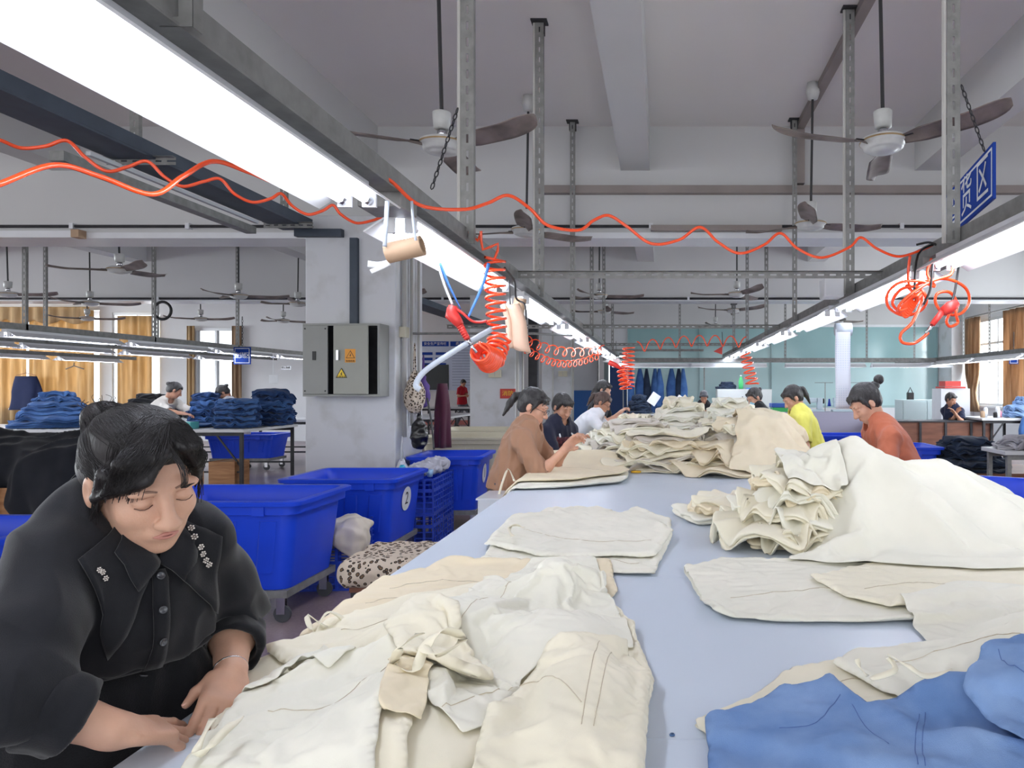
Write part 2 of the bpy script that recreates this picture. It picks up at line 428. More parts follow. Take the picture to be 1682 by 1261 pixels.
# tube batten mounted under beam on the left
tb = thing('ceiling_batten', 'unlit tube batten fixed to the first cross beam on the far left', 'lamp', (-7, 7.2, 2.9))
MB().box(-8.3, -6.05, 7.2, 7.28, z1 - .13, z1 - .06).build('body', M_white, tb)
MB().box(-6.05, -5.97, 7.18, 7.28, z1 - .13, z1 - .05).build('end_cap', M_card, tb)
tb = thing('ceiling_batten', 'unlit tube batten under the first cross beam at the centre', 'lamp', (1, 7.2, 2.9))
MB().box(-.1, 1.25, 7.2, 7.26, 2.995, 3.05).build('body', M_pipe_b, tb)
# ------------------------------------------------------------------ signed distance modelling for bodies and clothes
class SDF:
    def __init__(s, vox, lo, hi):
        s.vox = vox; s.lo = np.array(lo, dtype=np.float32); n = np.ceil((np.array(hi) - np.array(lo)) / vox).astype(int) + 1
        s.n = n; s.a = np.full(tuple(n), .5, dtype=np.float32)
    def region(s, lo, hi, pad):
        i0 = np.clip(np.floor((np.array(lo) - pad - s.lo) / s.vox).astype(int), 0, s.n - 1)
        i1 = np.clip(np.ceil((np.array(hi) + pad - s.lo) / s.vox).astype(int) + 1, 1, s.n)
        if np.any(i1 <= i0): return None
        ax = [s.lo[k] + s.vox * np.arange(i0[k], i1[k], dtype=np.float32) for k in range(3)]
        X, Y, Z = np.meshgrid(*ax, indexing='ij', sparse=True)
        return tuple(slice(a, b) for a, b in zip(i0, i1)), X, Y, Z
    def comb(s, sl, d, k, op):
        a = s.a[sl]
        if op == 'add':
            h = np.clip(.5 + .5 * (a - d) / k, 0, 1); s.a[sl] = a * (1 - h) + d * h - k * h * (1 - h)
        elif op == 'sub':
            h = np.clip(.5 - .5 * (a + d) / k, 0, 1); s.a[sl] = a * (1 - h) - d * h + k * h * (1 - h)
    def cap(s, a, b, ra, rb=None, k=.01, op='add'):
        rb = ra if rb is None else rb; a = np.array(a, float); b = np.array(b, float); r = max(ra, rb)
        g = s.region(np.minimum(a, b) - r, np.maximum(a, b) + r, k + 3 * s.vox)
        if g is None: return s
        sl, X, Y, Z = g; d = b - a; L2 = float(d @ d) + 1e-9
        t = np.clip(((X - a[0]) * d[0] + (Y - a[1]) * d[1] + (Z - a[2]) * d[2]) / L2, 0, 1)
        q = np.sqrt((X - a[0] - t * d[0]) ** 2 + (Y - a[1] - t * d[1]) ** 2 + (Z - a[2] - t * d[2]) ** 2) - (ra + (rb - ra) * t)
        s.comb(sl, q.astype(np.float32), k, op); return s
    def chain(s, pts, rs, k=.01, op='add'):
        for i in range(len(pts) - 1): s.cap(pts[i], pts[i + 1], rs[i], rs[i + 1], k, op)
        return s
    def ell(s, c, r, R=None, k=.01, op='add'):
        c = np.array(c, float); r = np.array(r, float); m = float(r.max())
        g = s.region(c - m, c + m, k + 3 * s.vox)
        if g is None: return s
        sl, X, Y, Z = g; R_ = np.eye(3) if R is None else np.array(R)
        dx, dy, dz = X - c[0], Y - c[1], Z - c[2]
        u = [(dx * R_[0, i] + dy * R_[1, i] + dz * R_[2, i]) for i in range(3)]
        k0 = np.sqrt((u[0] / r[0]) ** 2 + (u[1] / r[1]) ** 2 + (u[2] / r[2]) ** 2)
        k1 = np.sqrt((u[0] / r[0] ** 2) ** 2 + (u[1] / r[1] ** 2) ** 2 + (u[2] / r[2] ** 2) ** 2) + 1e-6
        s.comb(sl, (k0 * (k0 - 1) / k1).astype(np.float32), k, op); return s
    def rbox(s, c, h, rd, R=None, k=.01, op='add'):
        c = np.array(c, float); m = float(np.linalg.norm(h)); g = s.region(c - m, c + m, k + 3 * s.vox)
        if g is None: return s
        sl, X, Y, Z = g; R_ = np.eye(3) if R is None else np.array(R)
        dx, dy, dz = X - c[0], Y - c[1], Z - c[2]
        u = [np.abs(dx * R_[0, i] + dy * R_[1, i] + dz * R_[2, i]) - (h[i] - rd) for i in range(3)]
        o = np.sqrt(np.maximum(u[0], 0) ** 2 + np.maximum(u[1], 0) ** 2 + np.maximum(u[2], 0) ** 2)
        q = o + np.minimum(np.maximum(u[0], np.maximum(u[1], u[2])), 0) - rd
        s.comb(sl, q.astype(np.float32), k, op); return s
    def plane_cut(s, p, nrm, k=.003):
        """remove everything on the side the normal points to"""
        sl, X, Y, Z = s.region(s.lo, s.lo + s.n * s.vox, 0); nrm = np.array(nrm, float); nrm /= np.linalg.norm(nrm)
        q = -((X - p[0]) * nrm[0] + (Y - p[1]) * nrm[1] + (Z - p[2]) * nrm[2])
        s.comb(sl, np.broadcast_to(q, s.a[sl].shape).astype(np.float32), k, 'sub'); return s
    def mesh(s, name, m, parent=None, disp=None, smooth=True):
        a = np.clip(s.a, -4 * s.vox, 4 * s.vox)
        a[0] = a[-1] = 4 * s.vox; a[:, 0] = a[:, -1] = 4 * s.vox; a[:, :, 0] = a[:, :, -1] = 4 * s.vox
        g = openvdb.FloatGrid(background=4 * s.vox); g.copyFromArray(a.astype(np.float32), tolerance=1e-6)
        pts, quads = g.convertToQuads(isovalue=0.0)
        pts = pts * s.vox + s.lo
        if len(pts) == 0: pts = np.zeros((3, 3)); quads = np.zeros((0, 4), int)
        me = bpy.data.meshes.new(name); off = np.array(origin_of(parent)) if parent is not None else np.zeros(3)
        v = pts.astype(np.float64)
        quads = quads[:, ::1]
        me.vertices.add(len(v)); me.vertices.foreach_set('co', (v - off).astype(np.float32).ravel())
        me.loops.add(len(quads) * 4); me.loops.foreach_set('vertex_index', quads.astype(np.int32).ravel())
        me.polygons.add(len(quads)); me.polygons.foreach_set('loop_start', np.arange(0, len(quads) * 4, 4, dtype=np.int32))
        me.polygons.foreach_set('use_smooth', np.ones(len(quads), dtype=bool))
        me.update(calc_edges=True); me.validate()
        if disp is not None:
            nr = np.zeros(len(v) * 3, dtype=np.float32); me.vertex_normals.foreach_get('vector', nr); nr = nr.reshape(-1, 3)
            dd = disp(v, nr)
            me.vertices.foreach_set('co', (v - off + nr * dd[:, None]).astype(np.float32).ravel()); me.update()
        me.materials.append(m); o = bpy.data.objects.new(name, me); link(o, parent); return o

def np_noise(v, freq, seed=0, aniso=(1, 1, 1)):
    """cheap smooth pseudo noise from summed sines, range about -1..1"""
    r = np.random.RandomState(seed); out = np.zeros(len(v)); p = v * np.array(aniso)
    for i in range(7):
        d = r.normal(size=3); d /= np.linalg.norm(d); f = freq * (0.6 + 1.1 * r.rand())
        out += np.sin(p @ d * f * 6.28 + r.rand() * 6.28 + 1.3 * np.sin(p @ r.normal(size=3) * freq * 2.2))
    return out / 3.5
def folds(amp, freq, seed, aniso=(1, 1, 1)):
    def f(v, n):
        w = np_noise(v, freq, seed, aniso); w2 = np_noise(v, freq * 2.3, seed + 5, aniso)
        return amp * (1 - 2 * np.abs(w)) * .7 + amp * .35 * w2
    return f

def skin_mat(name, rgb):
    return mat(name, rgb, .5, rgb2=tuple(int(c * .93) for c in rgb), scale=14, sss=.12, spec=.4, bump=.06, bscale=260)
def hair_mat(name, rgb=(26, 23, 24)):
    return mat(name, rgb, .42, rgb2=tuple(min(255, c + 26) for c in rgb), scale=60, stretch=(1, 1, .12), bump=.5, bscale=240, spec=.55)
def cloth_mat(name, rgb, bump=.25, bscale=420, rough=.85, **k):
    return mat(name, rgb, rough, bump=bump, bscale=bscale, spec=.2, sheen=.15, **k)
M_skin = skin_mat('skin', (214, 164, 138)); M_skin2 = skin_mat('skin_tan', (196, 146, 120)); M_lip = mat('lips', (180, 122, 110), .5)
M_hair = hair_mat('hair_black'); M_brow = mat('eyebrow_hair', (128, 98, 84), .8); M_nail = mat('nail', (226, 178, 160), .3)
M_lash = mat('lash_line', (84, 58, 50), .7)

def head_R(heading, pitch, roll=0):
    """columns: right, forward, up of the head"""
    h = math.radians(heading); p = math.radians(pitch)
    f = Vector((math.cos(h) * math.cos(p), math.sin(h) * math.cos(p), -math.sin(p)))
    r = Vector((math.sin(h), -math.cos(h), 0)); u = r.cross(f)
    if roll:
        q = Matrix.Rotation(math.radians(roll), 3, f); r = q @ r; u = q @ u
    return Matrix((r, f, u)).transposed()

def add_head(s, c, R, k=1.0):
    W = lambda x, y, z: np.array(Vector(c) + R @ (Vector((x, y, z)) * k)); Rn = np.array(R)
    e = lambda p, r, kk=.012, op='add': s.ell(W(*p), np.array(r) * k, Rn, kk * k, op)
    e((0, -.018, .035), (.074, .092, .085), .01)
    e((0, .022, -.03), (.059, .066, .078), .03)
    e((0, .035, -.068), (.046, .05, .048), .025)
    e((0, .062, -.098), (.021, .02, .017), .02)
    for sx in (-1, 1):
        e((sx * .036, .056, -.026), (.024, .024, .024), .018)
        e((sx * .03, .077, .026), (.026, .014, .011), .014)       # brow ridge
        s.ell(W(sx * .031, .099, .004), np.array((.019, .012, .010)) * k, Rn, .01 * k, 'sub')
        e((sx * .031, .0735, .0035), (.0145, .0145, .0125), .003)  # closed lid
        e((sx * .0765, -.008, -.006), (.009, .019, .031), .006)    # ear
        s.ell(W(sx * .087, -.002, -.002), np.array((.006, .011, .018)) * k, Rn, .004 * k, 'sub')
        e((sx * .0125, .099, -.037), (.0095, .0095, .0085), .006)
    s.cap(W(0, .083, .012), W(0, .108, -.03), .008 * k, .0125 * k, .012 * k)
    e((0, .1085, -.034), (.0125, .011, .010), .008)
    e((0, .081, -.064), (.024, .012, .012), .012)
    return W

def face_parts(root, c, R, k=1.0, open_eyes=False, lip=True):
    W = lambda x, y, z: Vector(c) + R @ (Vector((x, y, z)) * k)
    if lip:
        s = SDF(.0012 * k, np.array(W(0, .085, -.064)) - .035, np.array(W(0, .085, -.064)) + .035)
        for sx in (-1, 1):
            s.cap(W(0, .0935, -.0595), W(sx * .027, .0795, -.0637), .0034 * k, .0016 * k, .002)
            s.cap(W(0, .0925, -.0675), W(sx * .023, .081, -.065), .0046 * k, .0016 * k, .002)
        s.cap(W(-.02, .089, -.0633), W(.02, .089, -.0633), .0007, .0007, .002, 'sub')
        s.mesh('lips', M_lip, root)
    for sx in (-1, 1):
        MB().tube([W(sx * .014, .0893, .026), W(sx * .026, .0905, .031), W(sx * .040, .084, .030), W(sx * .05, .074, .024)], [.0016 * k, .0026 * k, .0022 * k, .0008 * k], 6).build('eyebrow', M_brow, root, smooth=True)
        MB().tube([W(sx * .018, .0835, -.001), W(sx * .025, .0868, -.0035), W(sx * .031, .0880, -.0045), W(sx * .038, .0862, -.004), W(sx * .045, .0815, -.001)], .0008 * k, 5).build('eyelash_line', M_lash, root, smooth=True)

def add_hand(s, wrist, fwd, palm, side=1, curl=.5, spread=.1, k=1.0, thumb_in=.5, curls=None, sm=.004):
    """fwd: wrist to knuckles; palm: direction the palm faces; side=+1 thumb on fwd x palm side"""
    f = Vector(fwd).normalized(); p = Vector(palm); p = (p - f * p.dot(f)).normalized(); t = f.cross(p).normalized() * side
    w = Vector(wrist); tips = []
    R = np.array(Matrix((t, f, p)).transposed())
    s.rbox(w + f * .05 * k, (.038 * k, .045 * k, .0125 * k), .012 * k, R, .012)
    s.cap(w - f * .01 * k, w + f * .03 * k, .024 * k, .022 * k, .015)
    s.ell(w + f * .035 * k + t * .024 * k + p * .006 * k, (.014 * k, .026 * k, .013 * k), R, .01)
    lens = (.040, .026, .020); base = [(.029, .088, .96), (.0095, .093, 1.06), (-.010, .090, 1.0), (-.028, .082, .80)]
    for i, (tx, fy, sc) in enumerate(base):
        c = (curls[i] if curls else curl); q = w + t * tx * k + f * fy * k; d = (f + t * (1.5 - i) * spread * .6).normalized()
        ax = d.cross(p).normalized(); pts = [q - d * .012 * k]; rs = [.0095 * k]; ang = 0
        for j, L in enumerate(lens):
            ang += c * (.55, .8, .5)[j] * 1.25
            dd = (d * math.cos(ang) + p * math.sin(ang)); q = q + dd * L * sc * k; pts.append(q.copy()); rs.append((.0086, .0078, .0064)[j] * (1 if i < 3 else .86) * k)
        s.chain(pts, rs, sm); tips.append((pts[-1], pts[-2], p))
    q = w + t * .028 * k + f * .022 * k; d = (t * (1 - thumb_in * .7) + f * .75 + p * thumb_in * .75).normalized(); pts = [w + t * .012 * k + f * .012 * k, q]; rs = [.014 * k, .0125 * k]
    for j, L in enumerate((.034, .026)):
        q = q + d * L * k; pts.append(q.copy()); rs.append((.0098, .0078)[j] * k); d = (d + f * .35 - t * .25 * thumb_in + p * .1).normalized()
    s.chain(pts, rs, .006)
    tips.append((pts[-1], pts[-2], (p - t).normalized()))
    return tips

def person(name_label, j, col, head=(0, 20), k=1.0, vox=.008, hair='short', sleeve=.5, legs=True, skin=None, hairm=None,
           tr=.5, collar=True, hands=((0, 0, -1), (0, 0, -1)), curl=.5, shirt_amp=.006, glasses=False, pony_dir=None, hem=.08, loc=None, sheer=None, group=None, hx=None, chest=1.0, cap_hair=True, cut=None):
    """j: joints head neck shL shR elL elR wrL wrR pelvis kneeL kneeR footL footR"""
    skin = skin or M_skin; hairm = hairm or M_hair
    J = {a: Vector(b) for a, b in j.items()}
    base = Vector((J['pelvis'].x, J['pelvis'].y, 0)) if loc is None else Vector(loc)
    root = thing('person', name_label, 'person', base, group)
    pts = np.array([tuple(v) for v in J.values()]); lo = pts.min(0) - .26; hi = pts.max(0) + .26
    if vox <= .006: lo[2] = max(lo[2], J['pelvis'].z - .3)
    R = head_R(*head); hc = J['head']
    nb = J['neck']; up = (nb - J['pelvis']).normalized(); lat = (J['shR'] - J['shL']).normalized()
    fw = up.cross(lat).normalized()
    if fw.dot(R.col[1]) < 0: fw = -fw
    s = SDF(vox, lo, hi)
    W = add_head(s, hc, R, k)
    s.cap(hc + R @ Vector((0, -.03, -.06)) * k, nb + up * .0, .048 * k, .056 * k, .02)
    for sd in 'LR':
        s.chain([J['sh' + sd], J['el' + sd], J['wr' + sd]], [.044 * k, .037 * k, .024 * k], .02)
        m_ = J['el' + sd].lerp(J['wr' + sd], .3); s.cap(J['el' + sd], m_, .036 * k, .037 * k, .02)
        hd = (J['wr' + sd] - J['el' + sd]).normalized()
        if hx and hx.get(sd): hd = Vector(hx[sd]).normalized()
        pl = hands[0] if sd == 'L' else hands[1]
        tdir = (hd.cross(Vector(pl))).dot(fw.cross(up) * (1 if sd == 'L' else -1))
        add_hand(s, J['wr' + sd], hd, pl, 1 if hd.cross(Vector(pl)).dot(lat * (1 if sd == 'L' else -1)) >= 0 else -1, curl, k=k, sm=max(.003, vox * .5))
    # torso core (under the shirt) keeps neck and arms one body
    mid = nb.lerp(J['pelvis'], .45); T = np.array(Matrix((lat, fw, up)).transposed())
    s.ell(nb.lerp(mid, .45), (.12 * k, .075 * k, .16 * k), T, .03); s.cap(J['shL'], J['shR'], .034 * k, .034 * k, .03)
    s.cap(nb, nb.lerp(mid, .4), .05 * k, .06 * k, .04); s.cap(mid, J['pelvis'], .08 * k, .085 * k, .04)
    if legs and 'footL' in J:
        for sd in 'LR':
            hip = J['pelvis'] + lat * (.085 if sd == 'R' else -.085) * k
            s.chain([hip, J['knee' + sd], J['foot' + sd] + Vector((0, 0, .06))], [.075 * k, .05 * k, .033 * k], .02)
    s.mesh('body', skin, root)
    # shirt
    t = SDF(vox, lo, hi); g = .012 * k
    t.ell(nb.lerp(mid, .48), (.162 * k, (.116) * k * chest, .2 * k), T, .03)
    if chest > 1: t.ell(nb.lerp(mid, .7) + fw * .055 * k, (.115 * k, .06 * k * chest, .075 * k), T, .05)
    ext = J['pelvis'].lerp(nb, -hem / max(.2, (nb - J['pelvis']).length) * 1.0)
    t.ell(mid, (.148 * k, .108 * k, .2 * k), T, .05)
    t.cap(mid - lat * .055 * k, ext - lat * .065 * k, .108 * k, .135 * k, .06); t.cap(mid + lat * .055 * k, ext + lat * .065 * k, .108 * k, .135 * k, .06)
    for sd in 'LR':
        sh, el, wr = J['sh' + sd], J['el' + sd], J['wr' + sd]
        t.cap(nb.lerp(sh, .2) - up * .012, sh, .056 * k, .060 * k, .05)
        if sleeve <= 1: t.chain([sh, sh.lerp(el, sleeve)], [.064 * k, .066 * k], .03)
        else: t.chain([sh, el, el.lerp(wr, sleeve - 1)], [.062 * k, .056 * k, .05 * k], .03)
    for sd in 'LR':
        sh, el, wr = J['sh' + sd], J['el' + sd], J['wr' + sd]
        if sleeve <= 1: e = sh.lerp(el, sleeve); d = (el - sh).normalized()
        else: e = el.lerp(wr, sleeve - 1); d = (wr - el).normalized()
        t.cap(e + d * .052 * k, e + d * .075 * k, .064 * k, .075 * k, .003, 'sub')
        t.cap(e + d * .01, e + d * .07 * k, .045 * k, .05 * k, .004, 'sub')
    if cut != 'none':
        t.ell(nb + up * .05 * k + fw * .03 * k, (.062 * k, .07 * k, .05 * k), T, .008, 'sub')
    t.plane_cut(ext - up * .02, -up, .004)
    sm = col['shirt']
    so = t.mesh('shirt', sm, root, folds(shirt_amp, 5.5, int(hc.x * 100) % 97, (1.3, 1.3, .8)))
    if collar:
        cm = MB(); ca = []
        for i in range(17):
            a = -2.35 + 4.7 * i / 16; ca.append(a)
        def fn(u, v):
            b = .28 + (2 * PI - .56) * u; fr = math.cos(b)        # b = 0 is the front
            rr = (.060 + .034 * v) * k; hgt = (.05 - .05 * v - .022 * fr - .03 * v * max(0, fr) ** 3) * k
            return nb + up * hgt + lat * math.sin(b) * rr * 1.1 + fw * (fr * rr * 1.05 + .012 * k)
        cm.grid(fn, 22, 5); cm.build('collar', col.get('collar', sm), root, smooth=True, solid=.005)
    # trousers
    if legs and 'kneeL' in J:
        q = SDF(vox, lo, hi)
        q.cap(J['pelvis'] - lat * .05 * k + up * .05 * k, J['pelvis'] - lat * .07 * k - up * .03, .07 * k, .106 * k, .05); q.cap(J['pelvis'] + lat * .05 * k + up * .05 * k, J['pelvis'] + lat * .07 * k - up * .03, .07 * k, .106 * k, .05)
        for sd in 'LR':
            hip = J['pelvis'] + lat * (.075 if sd == 'R' else -.075) * k - up * .05
            ft = J['foot' + sd]
            q.chain([hip, J['knee' + sd], ft + Vector((0, 0, .07))], [.107 * k, .08 * k, .066 * k], .02)
        q.plane_cut(Vector((0, 0, .045)), (0, 0, -1)); q.mesh('trousers', col.get('trousers', M_dark_cloth), root, folds(.006, 5, 7, (1.2, 1.2, .6)))
        for sd in 'LR':
            ft = J['foot' + sd]; z = SDF(max(vox, .006), np.array(ft) - .25, np.array(ft) + .25)
            d = Vector((fw.x, fw.y, 0)).normalized()
            z.cap(ft + Vector((0, 0, .036)) - d * .05, ft + Vector((0, 0, .03)) + d * .13, .036, .032, .02); z.plane_cut(Vector((0, 0, .002)), (0, 0, -1))
            z.mesh('shoe', col.get('shoes', M_black), root)
    # hair
    hs = SDF(max(vox * .75, .003), np.array(hc) - .34, np.array(hc) + .3)
    hs.ell(W(0, -.022, .042), np.array((.083, .1, .09)) * k, np.array(R), .01)
    hs.ell(W(0, -.05, .0), np.array((.074, .068, .08)) * k, np.array(R), .02)
    hs.rbox(W(0, .135, -.045), np.array((.12, .092, .105)) * k, .035 * k, np.array(R), .012, 'sub')     # open the face
    hs.ell(W(0, .08, .012), np.array((.064, .042, .056)) * k, np.array(R), .01, 'sub')
    for sx in (-1, 1):
        hs.ell(W(sx * .09, .0, -.01), np.array((.022, .022, .034)) * k, np.array(R), .006, 'sub')
    if hair in ('short', 'bob', 'long'):
        for sx in (-1, 1):
            hs.chain([W(sx * .072, .03, .05), W(sx * .078, .025, .0)] + ([W(sx * .078, .02, -.06)] if hair != 'short' else []), [.018 * k, .012 * k] + ([.01 * k] if hair != 'short' else []), .01)
        hs.cap(W(-.045, .062, .078), W(.045, .062, .078), .018 * k, .018 * k, .02)
        for q_ in range(7): hs.cap(W(-.048 + .016 * q_, .074, .075), W(-.05 + .017 * q_, .086 - abs(q_ - 3) * .005, .045 - .006 * (q_ % 3)), .008 * k, .003 * k, .005)
    if hair == 'long':
        hs.chain([W(0, -.08, .02), W(0, -.085, -.1), W(0, -.09, -.2)], [.06 * k, .06 * k, .04 * k], .03)
    if hair == 'bun': hs.ell(W(0, -.125, .05), np.array((.032, .03, .03)) * k, np.array(R), .008)
    if hair == 'ponytail':
        pd = Vector(pony_dir) if pony_dir else Vector((0, 0, -1)); b0 = Vector(W(0, -.115, .045))
        hs.chain([W(0, -.09, .045), b0, b0 + R @ Vector((0, -.03, .0)) + pd * .03, b0 + R @ Vector((0, -.035, 0)) + pd * .10, b0 + R @ Vector((0, -.03, 0)) + pd * .19], [.022 * k, .016 * k, .026 * k, .024 * k, .008 * k], .008)
    if hair == 'fringe' or hair == 'ponytail' or hair == 'bun':
        hs.cap(W(-.045, .060, .08), W(.05, .060, .08), .014 * k, .014 * k, .02)
        for q_ in range(6): hs.cap(W(-.04 + .018 * q_, .072, .078), W(.0 + .012 * q_, .09 - q_ * .004, .052 - .008 * (q_ % 3)), .007 * k, .0025 * k, .005)
        for sx in (-1, 1): hs.chain([W(sx * .07, .035, .06), W(sx * .077, .022, .0), W(sx * .075, .018, -.035)], [.013 * k, .008 * k, .003 * k], .008)
    ho = hs.mesh('hair', hairm, root, folds(.0028, 14, 3, (1, 1, .5)))
    if hair == 'ponytail':
        MB().tube([Vector(b0) + frame_from(R.col[1]) @ Vector((math.cos(a) * .018, math.sin(a) * .018, 0)) * k for a in np.linspace(0, 2 * PI, 12)[:-1]], .004, 6, closed=True).build('hair_tie', col.get('tie', M_black), root, smooth=True)
    face_parts(root, hc, R, k, lip=vox < .012)
    if glasses:
        gm = MB()
        for sx in (-1, 1):
            gm.tube([W(sx * .031 + math.cos(a) * .022, .1, .0 + math.sin(a) * .017) for a in np.linspace(0, 2 * PI, 17)[:-1]], .0014, 5, closed=True)
            gm.tube([W(sx * .053, .099, .005), W(sx * .08, .0, .008)], .0014, 5)
        gm.tube([W(-.009, .101, .003), W(.009, .101, .003)], .0014, 5)
        gm.build('glasses', M_steel_d, root)
    return root, W, J, dict(up=up, lat=lat, fw=fw)
M_dark_cloth = cloth_mat('black_cloth', (30, 30, 34))
M_denim_d = cloth_mat('dark_denim', (52, 62, 82))
# ------------------------------------------------------------------ tube lamps
ZT = 0.80
def make_lamp(L=1.66, label='', group='', on=True):
    root = thing('tube_lamp', label, 'lamp', (0, 0, 0), group)
    hw = .135
    # open channel reflector with sloped wings, runs along Y
    prof = [(-hw, .0), (-hw + .004, -.004), (-.05, .048), (.05, .048), (hw - .004, -.004), (hw, .0), (.054, .054), (-.054, .054)]
    mb = MB(); vs = [Vector((x, y, z)) for y in (0, L) for x, z in prof]; n = len(prof)
    mb.add(vs, [(i, (i + 1) % n, n + (i + 1) % n, n + i) for i in range(n)] + [(0, 7, 6, 5, 4, 3, 2, 1)[::-1], tuple(range(n, 2 * n))])
    mb.build('reflector', M_white, root, local=True)
    MB().box(-.03, .03, 0, L, .055, .085).build('gear_box', M_white, root, local=True)
    for s in (-1, 1):
        t = MB().tube([(s * .04, .06, .016), (s * .04, L - .06, .016)], .0145, 8).build('tube', M_glow if on else M_tubeoff, root, smooth=True, local=True)
        for ya, yb in ((.025, .06), (L - .06, L - .025)): MB().tube([(s * .04, ya, .016), (s * .04, yb, .016)], .0155, 8).build('end_cap', M_chrome, t, local=True)
    for y in (.012, L - .024):
        for xa in (-.062, .018): MB().box(xa, xa + .044, y, y + .012, -.004, .05).build('lampholder', M_white, root, local=True)
    return root
lampP = make_lamp(label='nearest white twin tube lamp, huge at the upper left', group='tube lamps above the left table edge')
index_children()
ZL = 1.965
def put_lamp(proto, x, y, z, label, group, sy=1):
    o = copy_tree(proto); o.location = (x, y, z); o['label'] = label; o['group'] = group; o.scale = (1, sy, 1); return o
nth = ['nearest', 'second', 'third', 'fourth', 'fifth', 'sixth', 'seventh', 'eighth']
gl_ = 'tube lamps above the left table edge'; gr_ = 'tube lamps above the right table edge'
lampP.location = (-.98, .62, ZL)
for i, y in enumerate((2.62, 4.88, 7.0, 9.0, 11.0, 13.0)):
    put_lamp(lampP, -.98, y, ZL, '%s twin tube lamp counted from the camera in the row left of the table' % nth[i + 1], gl_)
for i, y in enumerate((1.85, 3.75, 5.73, 7.85, 9.9, 11.9, 13.9)):
    put_lamp(lampP, 1.41, y, ZL, '%s twin tube lamp counted from the camera in the row right of the table' % nth[i], gr_)
# lamp rows of the left hall
for x, ys, gname in ((-7.5, (8.0, 9.9, 11.8, 13.7, 15.6), 'nearest'), (-9.5, (8.6, 10.4, 12.4, 14.4), 'second'), (-12.9, (11.2, 13.0, 15.0), 'farthest')):
    for i, y in enumerate(ys):
        put_lamp(lampP, x, y, ZL, '%s tube lamp from the camera in the left hall\'s %s lamp row' % (nth[i], gname), 'tube lamps of the %s row in the left hall' % gname)
# lamp row crossing in front of the glazed wall
def lamp_cross(x, y, z, label, group):
    o = put_lamp(lampP, x, y, z, label, group); o.rotation_euler = (0, 0, -PI / 2); return o
for i, x in enumerate((-1.0, .55, 2.6, 4.4)):
    lamp_cross(x, 14.6, 1.80, '%s lit lamp from the left in the crosswise row before the glazed wall' % nth[i].replace('nearest', 'first'), 'tube lamps of the crosswise row before the glazed wall')
for i, (x, y) in enumerate(((5.75, 9.3), (5.75, 11.1), (5.75, 12.9), (5.75, 14.8))):
    put_lamp(lampP, x, y, 1.84, '%s lit tube lamp in the row beside the right windows' % nth[i], 'tube lamps of the row beside the right windows')

# ------------------------------------------------------------------ slotted steel posts and rails
def slotted(mb, a, b, w=.05, t=.0025, pitch=.075, slot=.04, sw=.011, face='y', flange=.03):
    """angle section from a to b with real slots in its wide face"""
    a, b = Vector(a), Vector(b); d = b - a; L = d.length
    R = frame_from(d, (1, 0, 0) if face == 'y' else (0, 1, 0))
    if face == 'up': R = frame_from(d, (0, 0, 1))
    s = (w - sw) / 2
    mb.box(-w / 2, -w / 2 + s, -t / 2, t / 2, 0, L, R, a); mb.box(w / 2 - s, w / 2, -t / 2, t / 2, 0, L, R, a)
    n = max(1, int(L / pitch))
    for i in range(n + 1):
        z0 = i * pitch - (pitch - slot) / 2; z1_ = z0 + (pitch - slot)
        mb.box(-sw / 2, sw / 2, -t / 2, t / 2, max(0, z0), min(L, z1_), R, a)
    mb.box(w / 2 - t, w / 2, 0, flange, 0, L, R, a)
    return mb
def post(x, y, z0, z1_, label, group, w=.05, foot=True, pipe=False):
    t = thing('slotted_post', label, 'post', (x, y, z0), group)
    slotted(MB(), (x, y, z0), (x, y, z1_ - .012), w).build('angle_bar', M_steel, t)
    if foot: MB().box(x - .06, x + .06, y - .04, y + .05, z1_ - .012, z1_).box(x - .035, x + .035, y + .004, y + .05, z1_ - .09, z1_ - .012).build('ceiling_bracket', M_steel_d, t)
    if pipe: MB().tube([(x - .04, y + .01, z0), (x - .04, y + .01, z1_)], .011, 6).build('conduit', M_pvc, t)
    return t
gp = 'slotted steel posts carrying the lamp rows over the table'
for side, x, ys in (('left', -.9, (1.3, 3.26, 5.2, 7.15, 9.15, 11.1, 13.1)), ('right', 1.36, (1.3, 3.25, 5.02, 7.1, 9.0, 11.0, 13.0))):
    for i, y in enumerate(ys):
        zt = ZC if not (7.3 <= y <= 7.7 or 12.6 <= y <= 13.0) else 2.93
        post(x, y, 2.05, zt, '%s slotted steel post from the camera holding the %s lamp row' % (nth[i], side), gp, w=.062 if i < 3 else .05, pipe=(i in (1, 2)))
for x, nm, ys in ((-7.5, 'nearest', (8.25, 10.35, 12.4)), (-9.5, 'second', (10.8, 13.2)), ):
    for i, y in enumerate(ys):
        post(x, y, 2.05, ZC, '%s slotted post of the %s lamp row in the left hall' % (nth[i], nm), 'slotted posts in the left hall')
for i, (x, y) in enumerate(((4.3, 14.6), (2.6, 14.6), (.4, 14.6), (5.8, 13.4), (5.8, 16.0), (7.0, 14.9))):
    post(x, y, 1.9, ZC, 'thin slotted post number %s from the left of those before the glazed wall' % ['four', 'three', 'two', 'five', 'six', 'seven'][i], 'slotted posts before the glazed wall', w=.045)
